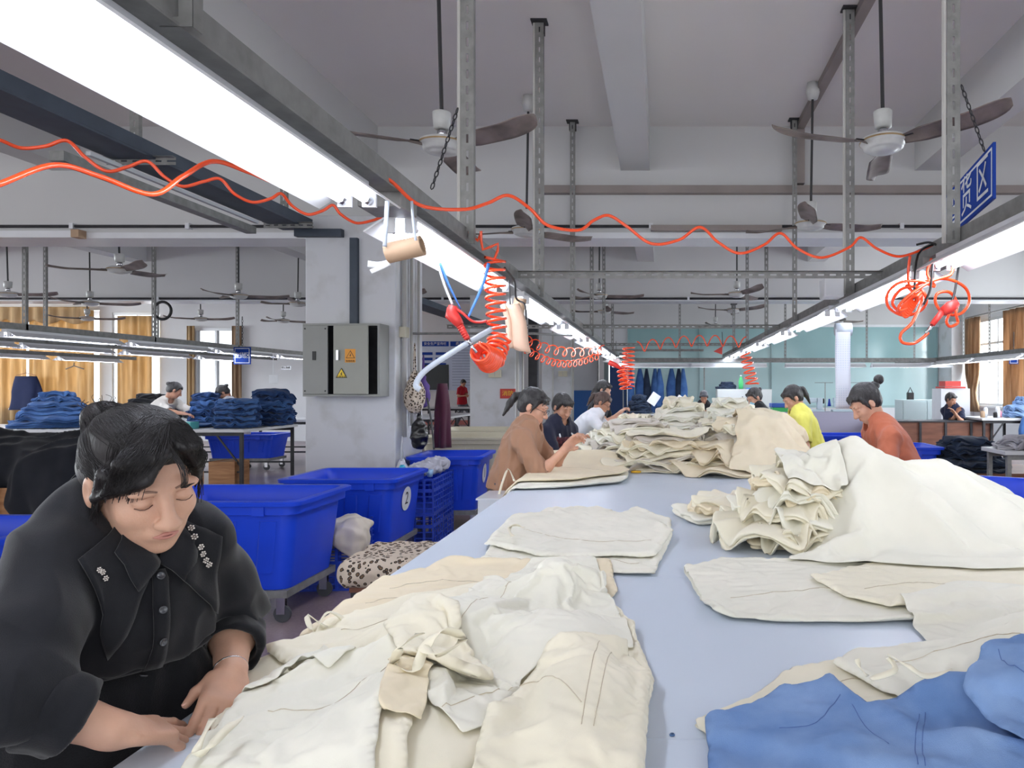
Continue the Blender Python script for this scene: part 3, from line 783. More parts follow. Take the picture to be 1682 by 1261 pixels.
# lamp rails (trunking)
def rail(x, y0, y1, z, label, w=.05, h=.07):
    t = thing('lamp_rail', label, 'rail', (x, y0, z), 'lamp rails running away from the camera')
    MB().box(x - w / 2, x + w / 2, y0, y1, z, z + h).build('trunking', M_steel, t)
    mb = MB(); mb.box(x - w / 2 - .012, x + w / 2 + .012, y0, y1, z - .006, z - .0005); mb.build('lip', M_steel, t)
    return t
rail(-.93, .3, 15.4, 2.056, 'long grey steel rail carrying the lamps left of the table')
rail(1.42, 1.5, 15.8, 2.056, 'long grey steel rail carrying the lamps right of the table')
rail(-7.5, 5.5, 17.5, 2.056, 'grey steel rail of the nearest lamp row in the left hall')
rail(-9.5, 7, 17.3, 2.056, 'grey steel rail of the second lamp row in the left hall')
rail(-12.9, 9.5, 17.2, 2.056, 'grey steel rail of the farthest lamp row in the left hall')
rail(5.78, 8.5, 17.2, 1.93, 'grey steel rail of the lamp row beside the right windows')
def xrail(label, x0, x1, y, z):
    t = thing('cross_rail', label, 'rail', ((x0 + x1) / 2, y, z), 'slotted rails crossing above the table')
    slotted(MB(), (x0, y, z), (x1, y, z), .045, face='up').build('angle_bar', M_steel, t)
    return t
xrail('nearest slotted rail crossing between the two lamp rows', -.9, 1.4, 4.42, 2.09)
xrail('second slotted rail crossing between the two lamp rows', -2.5, 1.4, 8.2, 2.09)
xrail('third slotted rail crossing between the two lamp rows', -.9, 1.4, 11.6, 2.09)
tag(MB().box(-1.2, 6.0, 14.56, 14.64, 1.90, 1.99).build('lamp_rail', M_steel), 'crosswise grey rail carrying the lamps before the glazed wall', 'rail')
tag(MB().box(-1.2, .8, 13.0, 13.03, 2.05, 2.09).build('cross_rail', M_steel), 'thin cross rail at the far ends of the lamp rows', 'rail')
# tilted fluorescent jumper brackets between lamps
for i, (x, y) in enumerate(((-.98, 2.42), (1.41, 3.62))):
    t = thing('junction_box', ['grey junction box between the first and second left lamps', 'grey junction box between the first and second right lamps'][i], 'box', (x, y, 2.0))
    MB().box(x - .06, x + .09, y - .02, y + .14, 2.0, 2.052).build('box', M_steel, t, bevel=.004)

# dark steel channel on the left with its posts and an unlit lamp
ch = thing('steel_channel', 'dark blue grey steel channel running from the upper left to the column', 'channel', (-3.5, 3.4, 2.84))
MB().box(-3.56, -3.28, 1.5, 6.6, 2.86, 2.875).box(-3.56, -3.545, 1.5, 6.6, 2.876, 2.96).box(-3.295, -3.28, 1.5, 6.6, 2.876, 2.96).build('channel', M_bluesteel, ch)
ch2 = thing('steel_channel', 'dark steel channel continuing behind the column towards the back', 'channel', (-3.5, 9, 2.84))
MB().box(-3.3, -3.02, 7.5, 12.3, 2.44, 2.455).box(-3.3, -3.285, 7.5, 12.3, 2.456, 2.52).box(-3.035, -3.02, 7.5, 12.3, 2.456, 2.52).build('channel', M_bluesteel, ch2)
for i, y in enumerate((1.9, 4.55, 6.35)):
    t = post(-3.42, y, 2.98, ZC, '%s slotted post holding the dark channel from the ceiling' % ['first', 'middle', 'last'][i], 'slotted posts of the dark channel', w=.06, foot=False)
    slotted(MB(), (-3.6, y, 2.85), (-3.15, y, 2.85), .05, face='up').build('crosspiece', M_steel, t)
for i, (y0, y1) in enumerate(((2.2, 3.65), (4.2, 6.2))):
    t = thing('unlit_lamp', ['unlit tube lamp hung under the near end of the dark channel', 'unlit tube lamp hung under the far end of the dark channel'][i], 'lamp', (-3.62, y0, 2.72))
    MB().box(-3.67, -3.58, y0, y1, 2.74, 2.80).build('body', M_steel, t)
    MB().box(-3.53, -3.50, y0 + .1, y1 - .1, 2.805, 2.83).build('tube', M_tubeoff, t)

# ------------------------------------------------------------------ ceiling fans
def make_fan(label):
    root = thing('ceiling_fan', label, 'fan', (0, 0, 0), 'ceiling fans')
    MB().tube([(0, 0, .2), (0, 0, 1.2)], .0115, 8).build('down_rod', M_rod, root, local=True)
    MB().lathe([(.0, 1.262), (.05, 1.262), (.062, 1.18), (.045, 1.12), (.015, 1.115)], n=16).build('ceiling_canopy', M_fan, root, smooth=True, local=True, )
    MB().lathe([(.015, .21), (.05, .205), (.056, .20), (.05, .105), (.03, .1)], n=18).build('lower_canopy', M_fan, root, smooth=True, local=True)
    MB().lathe([(.02, .1), (.03, .09), (.03, .05)], n=12).build('coupling', M_chrome, root, smooth=True, local=True)
    MB().lathe([(.03, .055), (.1, .045), (.135, .03), (.138, .012), (.132, .004), (.12, .0), (.118, -.022), (.1, -.034), (.08, -.036), (.078, -.042), (.03, -.048), (.0, -.048)], n=28, cap=False).build('motor', M_fan, root, smooth=True, local=True)
    MB().lathe([(.1385, .010), (.1405, .013), (.1405, .017), (.1385, .02)], n=28, cap=False).build('trim_ring', M_gold, root, smooth=True, local=True)
    for k in range(3):
        a = k * 2 * PI / 3; R = Matrix.Rotation(a, 3, 'Z')
        mb = MB()
        def fn(u, v):
            x = .125 + .6 * u
            w = (.028 + .038 * min(1, u * 5)) * (1 if u < .8 else math.sqrt(max(.02, 1 - ((u - .8) / .205) ** 2))) * (1 + .15 * math.sin(u * 2.6))
            y = (v - .5) * 2 * w; z = .012 - (v - .5) * .035 + (max(0, u - .62) ** 1.5) * .14 - .012 * (2 * v - 1) ** 2
            return R @ Vector((x, y, z))
        mb.grid(fn, 26, 9)
        bl = mb.build('blade', M_blade, root, smooth=True, local=True, solid=.003)
        MB().bar(R @ Vector((.08, 0, .014)), R @ Vector((.19, 0, .014)), .03, .005).build('blade_iron', M_steel_d, bl, local=True)
    return root
fanP = make_fan('p'); index_children()
fans = [(-1.32, 4.24, -30, 'nearest whole fan, left of the table, with one blade tilted up at the right'),
        (-1.26, 6.57, 38, 'fan behind the nearest one on the left side of the aisle'),
        (1.34, 4.21, 196, 'nearest fan above the right lamp row'),
        (1.35, 6.3, 15, 'fan in front of the first cross beam on the right'),
        (-1.3, 1.86, 78, 'fan above the camera at the upper left with only one blade in view'),
        (-.98, 11.2, 10, 'first fan beyond the cross beam at the centre left'),
        (-1.08, 13.5, 40, 'second fan beyond the cross beam at the centre left'),
        (1.2, 11.0, 175, 'first fan beyond the cross beam at the centre right'),
        (1.38, 13.3, 200, 'second fan beyond the cross beam at the centre right'),
        (1.3, 16.6, 10, 'farthest fan near the glazed wall'),
        (3.9, 15.4, 25, 'far fan on the right near the windows'),
        (-6.74, 8.73, -35, 'nearest fan of the left hall with a broad curled blade'),
        (-6.75, 11.2, 20, 'fan of the left hall beside the thick slotted post'),
        (-10.25, 11.0, 5, 'fan at the left edge of the left hall'),
        (-6.35, 12.25, 50, 'fan of the left hall just left of the column'),
        (-9.9, 12.15, 25, 'fan of the left hall behind the nearest one'),
        (-9.85, 15.0, 0, 'small far fan below the black cable ring'),
        (-8.3, 15.4, 35, 'small far fan in front of the open back window'),
        (-12.2, 14.9, 10, 'small far fan before the second back window'),
        (-6.9, 15.9, 60, 'small far fan nearest the column in the left hall'),
        (-4.1, 11.0, 80, 'small fan between the two white columns')]
for i, (x, y, a, lb) in enumerate(fans):
    o = fanP if i == 0 else copy_tree(fanP)
    o.location = (x, y, 2.838); o.rotation_euler = (math.radians(2), 0, math.radians(a)); o['label'] = lb
    
# ------------------------------------------------------------------ work table
wt = thing('work_table', 'long white laminate work table covered with cream garments', 'table', (.18, 6, 0))
seams = [.2, 1.155, 2.14, 3.15, 4.2, 5.3, 6.4, 7.5, 8.6, 9.7, 10.4]
for a, b_ in zip(seams, seams[1:]):
    MB().box(-.836, 1.19, a + .0008, b_ - .0008, ZT - .03, ZT).build('tabletop_panel', M_table, wt, bevel=.0012)
MB().box(-.78, -.74, .2, 10.4, ZT - .09, ZT - .031).box(1.09, 1.13, .2, 10.4, ZT - .09, ZT - .031).box(-.739, 1.089, 5.2, 5.26, ZT - .09, ZT - .031).build('apron_frame', M_steel_d, wt)
for y in (.5, 2.5, 4.5, 6.5, 8.5, 10.2):
    for x in (-.76, 1.11):
        MB().box(x - .02, x + .02, y - .02, y + .02, 0, ZT - .0915).build('leg', M_steel_d, wt)
# ------------------------------------------------------------------ column electric box
def warn_sign(root, c, w, m_bg, square, txt):
    x, y, z = c
    if square: MB().box(x - w / 2, x + w / 2, y - .002, y, z - w * .62, z + w * .6).build('plate', m_bg, root)
    h = w * .43 if square else w * .5
    def tri(r, yy, m, name):
        mb = MB(); vs = [(x + math.sin(a) * r, yy - .001 + q, z + math.cos(a) * r * 1.0) for q in (0, .001) for a in (0, 2 * PI / 3, 4 * PI / 3)]
        mb.add(vs, [(0, 1, 2), (5, 4, 3), (0, 3, 4, 1), (1, 4, 5, 2), (2, 5, 3, 0)]); return mb.build(name, m, root)
    tri(h * 1.1, y - .003, M_black, 'triangle'); tri(h * .9, y - .0045, m_bg if square else M_yel, 'triangle')
    b = h * .85; mb = MB(); pl = [(.1, .5), (-.2, -.02), (.0, -.02), (-.12, -.38), (.22, .12), (.03, .12), (.2, .5)]
    vs = [(x + px_ * b, y - .0065 + q, z + pz * b) for q in (0, .001) for px_, pz in pl]; n = len(pl)
    mb.add(vs, [tuple(range(n)), tuple(reversed(range(n, 2 * n)))]); mb.build('bolt_symbol', M_black, root)
    text_mesh('lettering', txt, w * .2, M_black, root, (x, y - .007, z - (w * .5 if square else h * .38)), (PI / 2, 0, 0))
def elec_box():
    x0, x1, y0, y1 = -3.26, -2.56, 6.38, 6.6
    z1, z0 = H + (CY - 531) * 6.38 / F, H + (CY - 651) * 6.38 / F
    M_box = mat('grey_cabinet_paint', (150, 152, 148), .45, var=.06); M_box2 = mat('grey_green_cabinet_paint', (160, 162, 152), .45, var=.05)
    t = thing('electric_cabinet', 'grey electric cabinet with warning triangles on the front of the near column', 'cabinet', ((x0 + x1) / 2, y1, z0))
    MB().box(x0, x1, y1 - .02, y1 - .001, z0, z1).box(x0, x1, y0, y1 - .02, z1 - .02, z1).box(x0, x1, y0, y1 - .02, z0, z0 + .02).box(x0, x0 + .02, y0, y1 - .02, z0 + .02, z1 - .02).box(x1 - .02, x1, y0, y1 - .02, z0 + .02, z1 - .02).build('body', M_box, t)
    MB().box(x0 + .021, x1 - .021, y1 - .05, y1 - .021, z0 + .021, z1 - .021).build('inner_panel', M_steel_d, t)
    d = MB().box(x0 + .01, x0 + .235, y0 - .02, y0 - .001, z0 + .022, z1 - .022).build('door', M_box, t, bevel=.003)
    MB().box(x0 + .10, x0 + .13, y0 - .028, y0 - .0205, z0 + .33, z0 + .41).build('lock', M_black, d)
    for x in (x0 + .03, x0 + .215):
        for z in (z0 + .05, z1 - .05): MB().lathe([(0, 0), (.007, 0), (.007, .004), (0, .004)], (x, y0 - .0205, z), 8, frame_from((0, -1, 0)), cap=False).build('screw', M_steel_d, d)
    a = x0 + .29; R = Matrix.Rotation(math.radians(-7), 3, 'Z')
    d2 = MB().box(0, .33, -.02, 0, z0 + .022 - z0, z1 - .022 - z0, R, (a, y0 - .001, z0)).build('door', M_box2, t, bevel=.003)
    MB().box(a + .035, a + .055, y0 - .05, y0 - .025, z0 + .33, z0 + .42).build('lock', M_chrome, d2)
    warn_sign(d2, (a + .165, y0 - .045, z0 + .37), .1, M_org_lbl, True, '有电危险'); warn_sign(d2, (a + .08, y0 - .036, z0 + .20), .11, M_yel, False, '注意安全')
    MB().box(x0 + .35, x0 + .42, 6.55, 6.598, z1 + .002, 2.78).build('conduit_trunk', M_bluesteel, t)
    c = thing('trunking_frame', 'blue grey trunking around the top of the near column', 'trunking', (-3, 6.55, 2.8))
    MB().box(-3.42, -2.98, 6.53, 6.595, 2.79, 2.86).build('horizontal_run', M_bluesteel, c)
elec_box()
# pipes down the right side of the near column
for i, (x, y, r, m_) in enumerate(((-2.47, 6.75, .022, M_pvc), (-2.47, 6.95, .016, M_pvc), (-2.47, 7.15, .014, M_pvc))):
    tag(MB().tube([(x, y, .9 + .1 * i), (x, y, 2.9)], r, 8).build('conduit', m_, smooth=True), ['thick', 'middle', 'thin'][i] + ' vertical conduit on the right side of the near column', 'conduit', 'conduits on the near column')
tag(MB().box(-2.5, -2.44, 6.7, 6.8, 1.86, 1.96).build('junction_box', M_cream), 'small cream junction box on the conduit of the near column', 'box')
conduit('horizontal conduit from the near column to the right', [(-2.44, 6.9, 1.91), (-1.25, 6.9, 1.91), (-.9, 7.15, 1.91)], .014, M_steel)
# bags hanging on the side of the near column
M_leo = mat('leopard_print', (176, 160, 140), .9); 
nt = M_leo.node_tree; b = nt.nodes['Principled BSDF']; tc = nt.nodes.new('ShaderNodeTexCoord'); v1 = nt.nodes.new('ShaderNodeTexVoronoi'); v1.inputs['Scale'].default_value = 42; v1.inputs['Randomness'].default_value = 1
nn = nt.nodes.new('ShaderNodeTexNoise'); nn.inputs['Scale'].default_value = 30; mm = nt.nodes.new('ShaderNodeMath'); mm.operation = 'MULTIPLY_ADD'; mm.inputs[1].default_value = .5
nt.links.new(tc.outputs['Object'], v1.inputs['Vector']); nt.links.new(tc.outputs['Object'], nn.inputs['Vector']); nt.links.new(nn.outputs[0], mm.inputs[0]); nt.links.new(v1.outputs['Distance'], mm.inputs[2])
rr = nt.nodes.new('ShaderNodeValToRGB'); rr.color_ramp.interpolation = 'CONSTANT'; el = rr.color_ramp.elements
el[0].position = 0; el[0].color = (*lin((104, 82, 62)), 1); el[1].position = .5; el[1].color = (*lin((38, 34, 34)), 1); e3 = el.new(.66); e3.color = (*lin((190, 176, 160)), 1)
nt.links.new(mm.outputs[0], rr.inputs[0]); nt.links.new(rr.outputs[0], b.inputs['Base Color'])
def bag(label, c, w, d, h, m, strap=.2, name='bag', cat='bag', amp=.01, group=None):
    t = thing(name, label, cat, c, group); c = Vector(c)
    s = SDF(.01, (c.x - w - .06, c.y - d - .06, c.z - h - .1), (c.x + w + .06, c.y + d + .06, c.z + .06))
    s.ell(c - Vector((0, 0, h * .62)), (w, d, h * .4), None, .03); s.cap(c - Vector((0, 0, h * .6)), c - Vector((0, 0, h * .08)), min(w, d) * .8, min(w, d) * .35, .05)
    s.mesh('pouch', m, t, folds(amp, 6, 5))
    if strap: MB().tube([c + Vector((0, -.03, -.02)), c + Vector((0, -.015, strap * .6)), c + Vector((0, 0, strap)), c + Vector((0, .015, strap * .6)), c + Vector((0, .03, -.02))], .007, 6).build('strap', m, t, smooth=True)
    return t
bag('leopard print tote bag hanging on the side of the near column', (-2.36, 6.72, 1.55), .09, .11, .42, M_leo, .25)
bag('small shiny black handbag hanging low on the near column', (-2.33, 6.76, 1.12), .075, .09, .34, mat('black_leather', (24, 24, 26), .3, coat=.3), .3)
bag('purple drawstring bag behind the leopard bag', (-2.37, 7.0, 1.5), .06, .07, .32, mat('purple_cloth', (84, 62, 128), .8), .2)
bag('white plastic bag hanging low beside the crates', (-2.40, 6.5, .72), .07, .07, .3, mat('grey_white_film', (196, 198, 204), .35), .2)
def garment_hang(label, c, w, h, m, name='hanging_jacket', d=.05, cat='jacket', n=5, group=None, taper=.55):
    mb = MB(); c = Vector(c)
    def fn(u, v):
        a = 2 * PI * u; ww = w * (taper + (1 - taper) * min(1, v * 2.2)) * (1 + .05 * math.sin(v * 7)); r = 1 + .22 * math.sin(a * n + v * 1.5) * v
        return c + Vector((math.cos(a) * ww / 2 * r, math.sin(a) * d * r, -h * v))
    mb.grid(fn, 40, 14, closeu=True)
    mb.add([c + Vector((0, 0, .0))], []); o = mb.build(name, m, smooth=True, solid=.004); return tag(o, label, cat, group)
garment_hang('dark maroon jacket hanging on the right side of the near column', (-2.25, 7.22, 1.42), .15, .66, cloth_mat('maroon_cloth', (74, 34, 52)), d=.09)

# ------------------------------------------------------------------ wheeled bins
def make_bin(label, L=1.0, W=.7, z0=.20, z1=.78, number=None, m=None, cat='bin', wheels=True, group=None):
    m = m or M_blue
    root = thing('wheeled_bin', label, cat, (0, 0, 0), group)
    def ring(x, y, z, r, n=6):
        out = []
        for cx, cy, a0 in ((x - r, y - r, 0), (-x + r, y - r, 90), (-x + r, -y + r, 180), (x - r, -y + r, 270)):
            for i in range(n + 1):
                a = math.radians(a0 + 90 * i / n); out.append(Vector((cx + r * math.cos(a), cy + r * math.sin(a), z)))
        return out
    X, Y = L / 2, W / 2; tp = .88; t = .008
    prof = [(tp, z0, 0), (tp + .03, z0 + .12, 0), (.975, z1 - .09, 0), (.975, z1 - .085, .0), (1.0, z1 - .08, .018), (1.0, z1 - .03, .02), (1.0, z1 - .028, .045), (1.0, z1 - .004, .048), (1.0, z1, .04), (1.0, z1, .0), (.985, z1 - .02, -.008), (.965, z1 - .1, -.014), (tp + .02, z0 + .12, -.014), (tp, z0 + .02, -.014)]
    rings = [ring(X * k + e, Y * k + e, z, .07) for k, z, e in prof]; n = len(rings[0]); vs = [v for r in rings for v in r]
    fs = [(i * n + k, i * n + (k + 1) % n, (i + 1) * n + (k + 1) % n, (i + 1) * n + k) for i in range(len(rings) - 1) for k in range(n)]
    fs += [tuple(reversed(range(n))), tuple(range((len(rings) - 1) * n, len(rings) * n))]
    MB().add(vs, fs).build('tub', m, root, smooth=True, local=True, bevel=0, angle=40)
    # shallow ribs on the long sides, lugs under the rim
    for sy in (-1, 1):
        for i in range(4):
            x = -X * .7 + i * X * 1.4 / 3; mb = MB(); q = []
            for dx in (-.05, .05):
                for (kk, z) in ((tp + .02, z0 + .1), (.965, z1 - .12)):
                    q.append((x * (kk if kk < .95 else 1) + dx, sy * (Y * kk + .004), z)); q.append((x * (kk if kk < .95 else 1) + dx * .8, sy * (Y * kk + .010), z))
            mb.add(q, [(1, 3, 7, 5), (0, 1, 3, 2), (4, 6, 7, 5), (0, 4, 5, 1), (2, 3, 7, 6)]); mb.build('side_rib', m, root, local=True)
    for (x, y) in [(a, b_) for a in (-X * .62, X * .62) for b_ in (-1, 1)]:
        yy = y * (Y + .012); MB().box(x - .035, x + .035, min(yy, yy + y * .016), max(yy, yy + y * .016), z1 - .085, z1 - .03).build('lug', m, root, local=True)
    if number:
        s = MB().lathe([(0, 0), (.095, 0), (.095, .002), (0, .002)], (0, 0, 0), 32, frame_from((1, 0, 0)), cap=False)
        d = s.build('number_disc', M_white, root, smooth=False, local=True); zz_ = z1 - .2; kk = tp + .03 + (.975 - tp - .03) * (zz_ - z0 - .12) / (z1 - .21 - z0); sl = math.atan(X * (.975 - tp - .03) / (z1 - .21 - z0))
        d.location = (X * kk + .005, 0, zz_); d.rotation_euler = (0, sl, 0)
        to = text_mesh('numeral', number, .14, M_black, d, (.004, 0, 0), (PI / 2, 0, PI / 2), local=True)
        to.location = (.004, 0, 0)
    if wheels:
        MB().box(-X * .9, X * .9, -Y * .92, -Y * .92 + .03, z0 - .045, z0 - .002).box(-X * .9, X * .9, Y * .92 - .03, Y * .92, z0 - .045, z0 - .002).box(-X * .9, -X * .9 + .03, -Y * .92 + .03, Y * .92 - .03, z0 - .045, z0 - .002).box(X * .9 - .03, X * .9, -Y * .92 + .03, Y * .92 - .03, z0 - .045, z0 - .002).build('base_frame', M_steel, root, local=True)
        for sx in (-1, 1):
            for sy in (-1, 1):
                cx, cy = sx * X * .78, sy * Y * .78
                c = MB().lathe([(0, 0), (.05, 0), (.05, .018), (0, .018)], (cx + .01, cy - .009, .051), 20, frame_from((0, 1, 0)), cap=False).build('wheel', M_rubber, root, smooth=False, local=True)
                MB().box(cx - .02, cx + .03, cy - .016, cy - .012, .05, z0 - .05).box(cx - .02, cx + .03, cy + .012, cy + .016, .05, z0 - .05).box(cx - .03, cx + .04, cy - .03, cy + .03, z0 - .052, z0 - .046).build('fork', M_chrome, c, local=True)
    return root
def place(o, x, y, rz, z=0.0): o.location = (x, y, z); o.rotation_euler = (0, 0, math.radians(rz)); return o
place(make_bin('large blue wheeled bin directly behind the foreground woman', 1.0, .66, z1=.725), -2.62, 4.37, 0)
place(make_bin('blue wheeled bin marked 2 in front of the near column', .8, .7, number='2', z1=.70), -2.40, 5.55, 0)
place(make_bin('blue wheeled bin marked 1 beside the woman in the brown shirt', .64, .68, number='1', z1=.72), -2.08, 7.02, 3)
place(make_bin('blue wheeled bin cut off by the left edge of the photo', 1.0, .6, z1=.72), -3.42, 3.30, 0)
place(make_bin('small blue wheeled bin low at the left edge, behind the woman in black', .8, .5, z1=.66), -2.95, 2.42, 0)
place(make_bin('blue wheeled bin on the right, partly behind the cream drape', 1.0, .7, z1=.74), 2.28, 4.5, 60)
place(make_bin('blue wheeled bin at the right edge beside the drape', 1.0, .6, z1=.76), 1.98, 3.25, 8)
place(make_bin('blue bin behind the woman in the orange blouse', 1.3, .6, z1=.74), 2.35, 7.8, 0)
place(make_bin('long blue bin behind the woman in yellow', 1.4, .6, z1=.74), 2.3, 9.6, 0)
place(make_bin('cream wheeled bin behind the blue bin marked 1', 1.5, .9, z1=.80, m=M_cream, wheels=True), -2.05, 8.6, 0)
place(make_bin('long cream bin in the row behind the first cream bin', 1.5, .9, z1=.80, m=M_cream, wheels=True), -2.3, 9.9, 0)
for i, (x, y) in enumerate(((-8.6, 10.6), (-7.0, 11.9), (-9.6, 12.0), (-5.2, 12.9))):
    place(make_bin(['blue bin under the long grey table at the left', 'blue bin under the table behind the white shirts', 'blue bin at the far left behind the jeans table', 'blue bin between the far tables and the column'][i], 1.1, .6, z1=.6), x, y, 0)
# ------------------------------------------------------------------ slatted crates
def make_crate(label, w, d, h, m=None, name='plastic_crate'):
    m = m or M_blue2; root = thing(name, label, 'crate', (0, 0, 0))
    t = .012
    def panel(x0, x1, ax, off):
        mb = MB(); L = x1 - x0; n = max(3, int(L / .07)); nz = max(3, int(h / .045))
        def bx(a, b_, z0, z1, tt):
            if ax == 'x': mb.box(a, b_, off - tt / 2, off + tt / 2, z0, z1)
            else: mb.box(off - tt / 2, off + tt / 2, a, b_, z0, z1)
        for i in range(n + 1):
            c = x0 + L * i / n; ww = .02 if i % max(1, n // 2) == 0 else .006; bx(max(x0, c - ww / 2), min(x1, c + ww / 2), 0, h, t)
        for i in range(nz + 1):
            c = h * i / nz; ww = .03 if i in (0, nz) or i % 4 == 0 else .008; bx(x0, x1, max(0, c - ww / 2), min(h, c + ww / 2), t * .8)
        return mb
    for nm, args in (('side', (-w / 2, w / 2, 'x', -d / 2)), ('side', (-w / 2, w / 2, 'x', d / 2)), ('side', (-d / 2, d / 2, 'y', -w / 2)), ('side', (-d / 2, d / 2, 'y', w / 2))):
        panel(*args).build(nm, m, root, local=True)
    MB().box(-w / 2, w / 2, -d / 2, d / 2, 0, .01).build('base', m, root, local=True)
    return root
place(make_crate('tall blue slatted crate stack between the bins marked 1 and 2, upper crate', .36, .7, .3), -2.13, 6.28, 3, .302)
place(make_crate('tall blue slatted crate stack between the bins marked 1 and 2, lower crate', .36, .7, .3), -2.13, 6.28, 3, 0.0)
place(make_crate('blue slatted crate on the floor between the nearest bin and the bin marked 2', .42, .5, .42), -2.34, 4.99, 4)
# cream cloth draped over that crate, leopard cushion on the floor
def blob_cloth(label, c, r, m, name, cat, amp=.02, freq=4, vox=.01, extra=None, group=None, seed=1, flat=True):
    s = SDF(vox, np.array(c) - np.array(r) - .08, np.array(c) + np.array(r) + .08); s.ell(c, r, None, .03)
    for e in (extra or []): s.ell(e[0], e[1], None, .05)
    if flat: s.plane_cut(np.array(c) - np.array((0, 0, r[2] * .8)), (0, 0, -1), .01)
    o = s.mesh(name, m, None, folds(amp, freq, seed)); return tag(o, label, cat, group)
M_cushleo = M_leo
s = SDF(.008, (-1.75, 3.35, .2), (-1.05, 4.05, .66)); s.rbox((-1.40, 3.70, .45), (.22, .26, .07), .06, None, .02)
tag(s.mesh('cushion', M_leo, None, folds(.008, 4, 3)), 'leopard print cushion on the stool beside the table edge', 'cushion')
st = thing('stool', 'dark stool under the leopard print cushion', 'stool', (-1.40, 3.70, 0))
MB().box(-1.57, -1.23, 3.53, 3.87, .345, .372).build('seat', M_wood_d, st)
for x in (-1.55, -1.25):
    for y in (3.55, 3.85): MB().box(x - .015, x + .015, y - .015, y + .015, 0, .344).build('leg', M_steel_d, st)
# clutter on the crate stack
s = SDF(.008, (-2.45, 5.95, .55), (-1.8, 6.7, .85)); s.ell((-2.1, 6.32, .655), (.14, .24, .05), None, .03); s.ell((-2.04, 6.4, .68), (.1, .12, .06), None, .03)
M_gcloth = cloth_mat('pale_grey_cloth', (178, 178, 190))
tag(s.mesh('folded_cloth', M_gcloth, None, folds(.02, 7, 4)), 'pale grey crumpled cloth on top of the blue crate stack', 'cloth')
b = thing('bottle', 'small blue and green bottle on the crate stack', 'bottle', (-2.22, 6.02, .61))
MB().lathe([(.0, 0), (.032, 0), (.034, .07), (.02, .1), (.014, .105), (0, .105)], (-2.22, 6.02, .61), 14, cap=False).build('body', mat('teal_plastic', (60, 170, 200), .3), b, smooth=True)
MB().lathe([(0, 0), (.016, 0), (.016, .028), (0, .028)], (-2.22, 6.02, .717), 12, cap=False).build('cap', M_white, b)
for i, (x, y, m_, lb) in enumerate(((-2.06, 6.0, M_white, 'white cup on the near corner of the crate stack'), (-1.99, 6.04, mat('pale_blue_cup', (150, 190, 225), .3), 'pale blue cup on the near corner of the crate stack'))):
    c = thing('cup', lb, 'cup', (x, y, .61)); MB().lathe([(0, 0), (.022, 0), (.03, .06), (.028, .06), (.021, .004), (0, .004)], (x, y, .61), 16, cap=False).build('body', m_, c, smooth=True)
# rope hanging beside the near column
tag(MB().tube(spline([(-2.2, 6.6, 1.28), (-2.16, 6.6, 1.05), (-2.12, 6.55, .8)], 6) + [], .009).build('rope', M_rod, smooth=True), 'dark cord hanging behind the bin marked 1', 'rope')

# ------------------------------------------------------------------ notice boards, wall fittings
def board():
    t = thing('notice_board', 'blue and white notice board on the far wall behind the column', 'board', (-8, 25.95, 1.2))
    x0, x1 = -8.95, -6.6; z0, z1 = 1.27, 3.1
    MB().box(x0, x1, 25.95, 25.98, z0, z1).build('backing', mat('pale_blue_board', (190, 202, 224), .5, var=.05), t)
    for a, b_ in ((x0, -7.85), (-7.8, x1)): MB().box(a + .01, b_, 25.94, 25.949, z1 - .2, z1 - .02).build('header', M_navy, t)
    MB().box(x0 + .02, x0 + 1.1, 25.93, 25.949, z0 + .02, z0 + .95).build('blackboard', mat('blackboard', (44, 52, 54), .5), t)
    text_mesh('lettering', '质量管理制度', .13, M_white, t, (-7.2, 25.935, z1 - .11), (PI / 2, 0, 0)); text_mesh('lettering', '安全生产宣传栏', .12, M_white, t, (-8.35, 25.935, z1 - .11), (PI / 2, 0, 0))
    for c in range(2):
        for r in range(3): MB().box(x0 + .12 + c * .5, x0 + .5 + c * .5, 25.94, 25.949, z1 - .52 - r * .2, z1 - .42 - r * .2).build('label_block', M_navy, t)
    mb = MB()
    for r in range(14): mb.box(-7.72, -6.75 - .12 * (r % 3), 25.94, 25.949, z1 - .35 - r * .1, z1 - .335 - r * .1)
    mb.build('text_lines', mat('print_grey_blue', (120, 132, 160), .6), t)
board()
def sign(label, c, w, h, m, txt, tm, size, name='wall_sign', ax='y', cat='sign'):
    t = thing(name, label, cat, c); x, y, z = c
    MB().box(x - w / 2, x + w / 2, y - .01, y, z - h / 2, z + h / 2).build('plate', m, t)
    if txt: text_mesh('lettering', txt, size, tm, t, (x, y - .013, z), (PI / 2, 0, 0))
    return t
M_redsign = mat('red_sign', (196, 60, 52), .5)
sign('red fire equipment sign on the white column behind the brown shirt', (-2.68, 12.29, 1.27), .27, .17, M_redsign, '消防', M_yel, .1)
fx = thing('fire_extinguisher', 'red fire extinguisher standing behind the cream bin', 'extinguisher', (-3.7, 17.3, 0))
MB().box(-4.2, -3.3, 17.1, 17.7, 0, .38).build('stand_box', M_white, fx)
MB().lathe([(0, .385), (.09, .385), (.1, .4), (.1, .62), (.06, .68), (.02, .7), (0, .7)], (-3.6, 17.3, 0), 16, cap=False).build('cylinder', M_redsign, fx, smooth=True); MB().box(-3.66, -3.5, 17.28, 17.32, .7, .75).build('handle', M_black, fx)
for i, (x, y, z) in enumerate(((-2.9, 12.28, 1.62), (-2.45, 17.58, 1.72))):
    s_ = thing('socket_box', ['cream socket box on the second white column', 'cream socket box on the third white column'][i], 'socket', (x, y, z)); MB().box(x - .11, x + .11, y - .04, y, z - .07, z + .07).build('box', M_cream, s_, bevel=.006); MB().box(x - .005, x + .005, y - .045, y - .041, z - .05, z + .05).build('divider', M_pvc, s_)
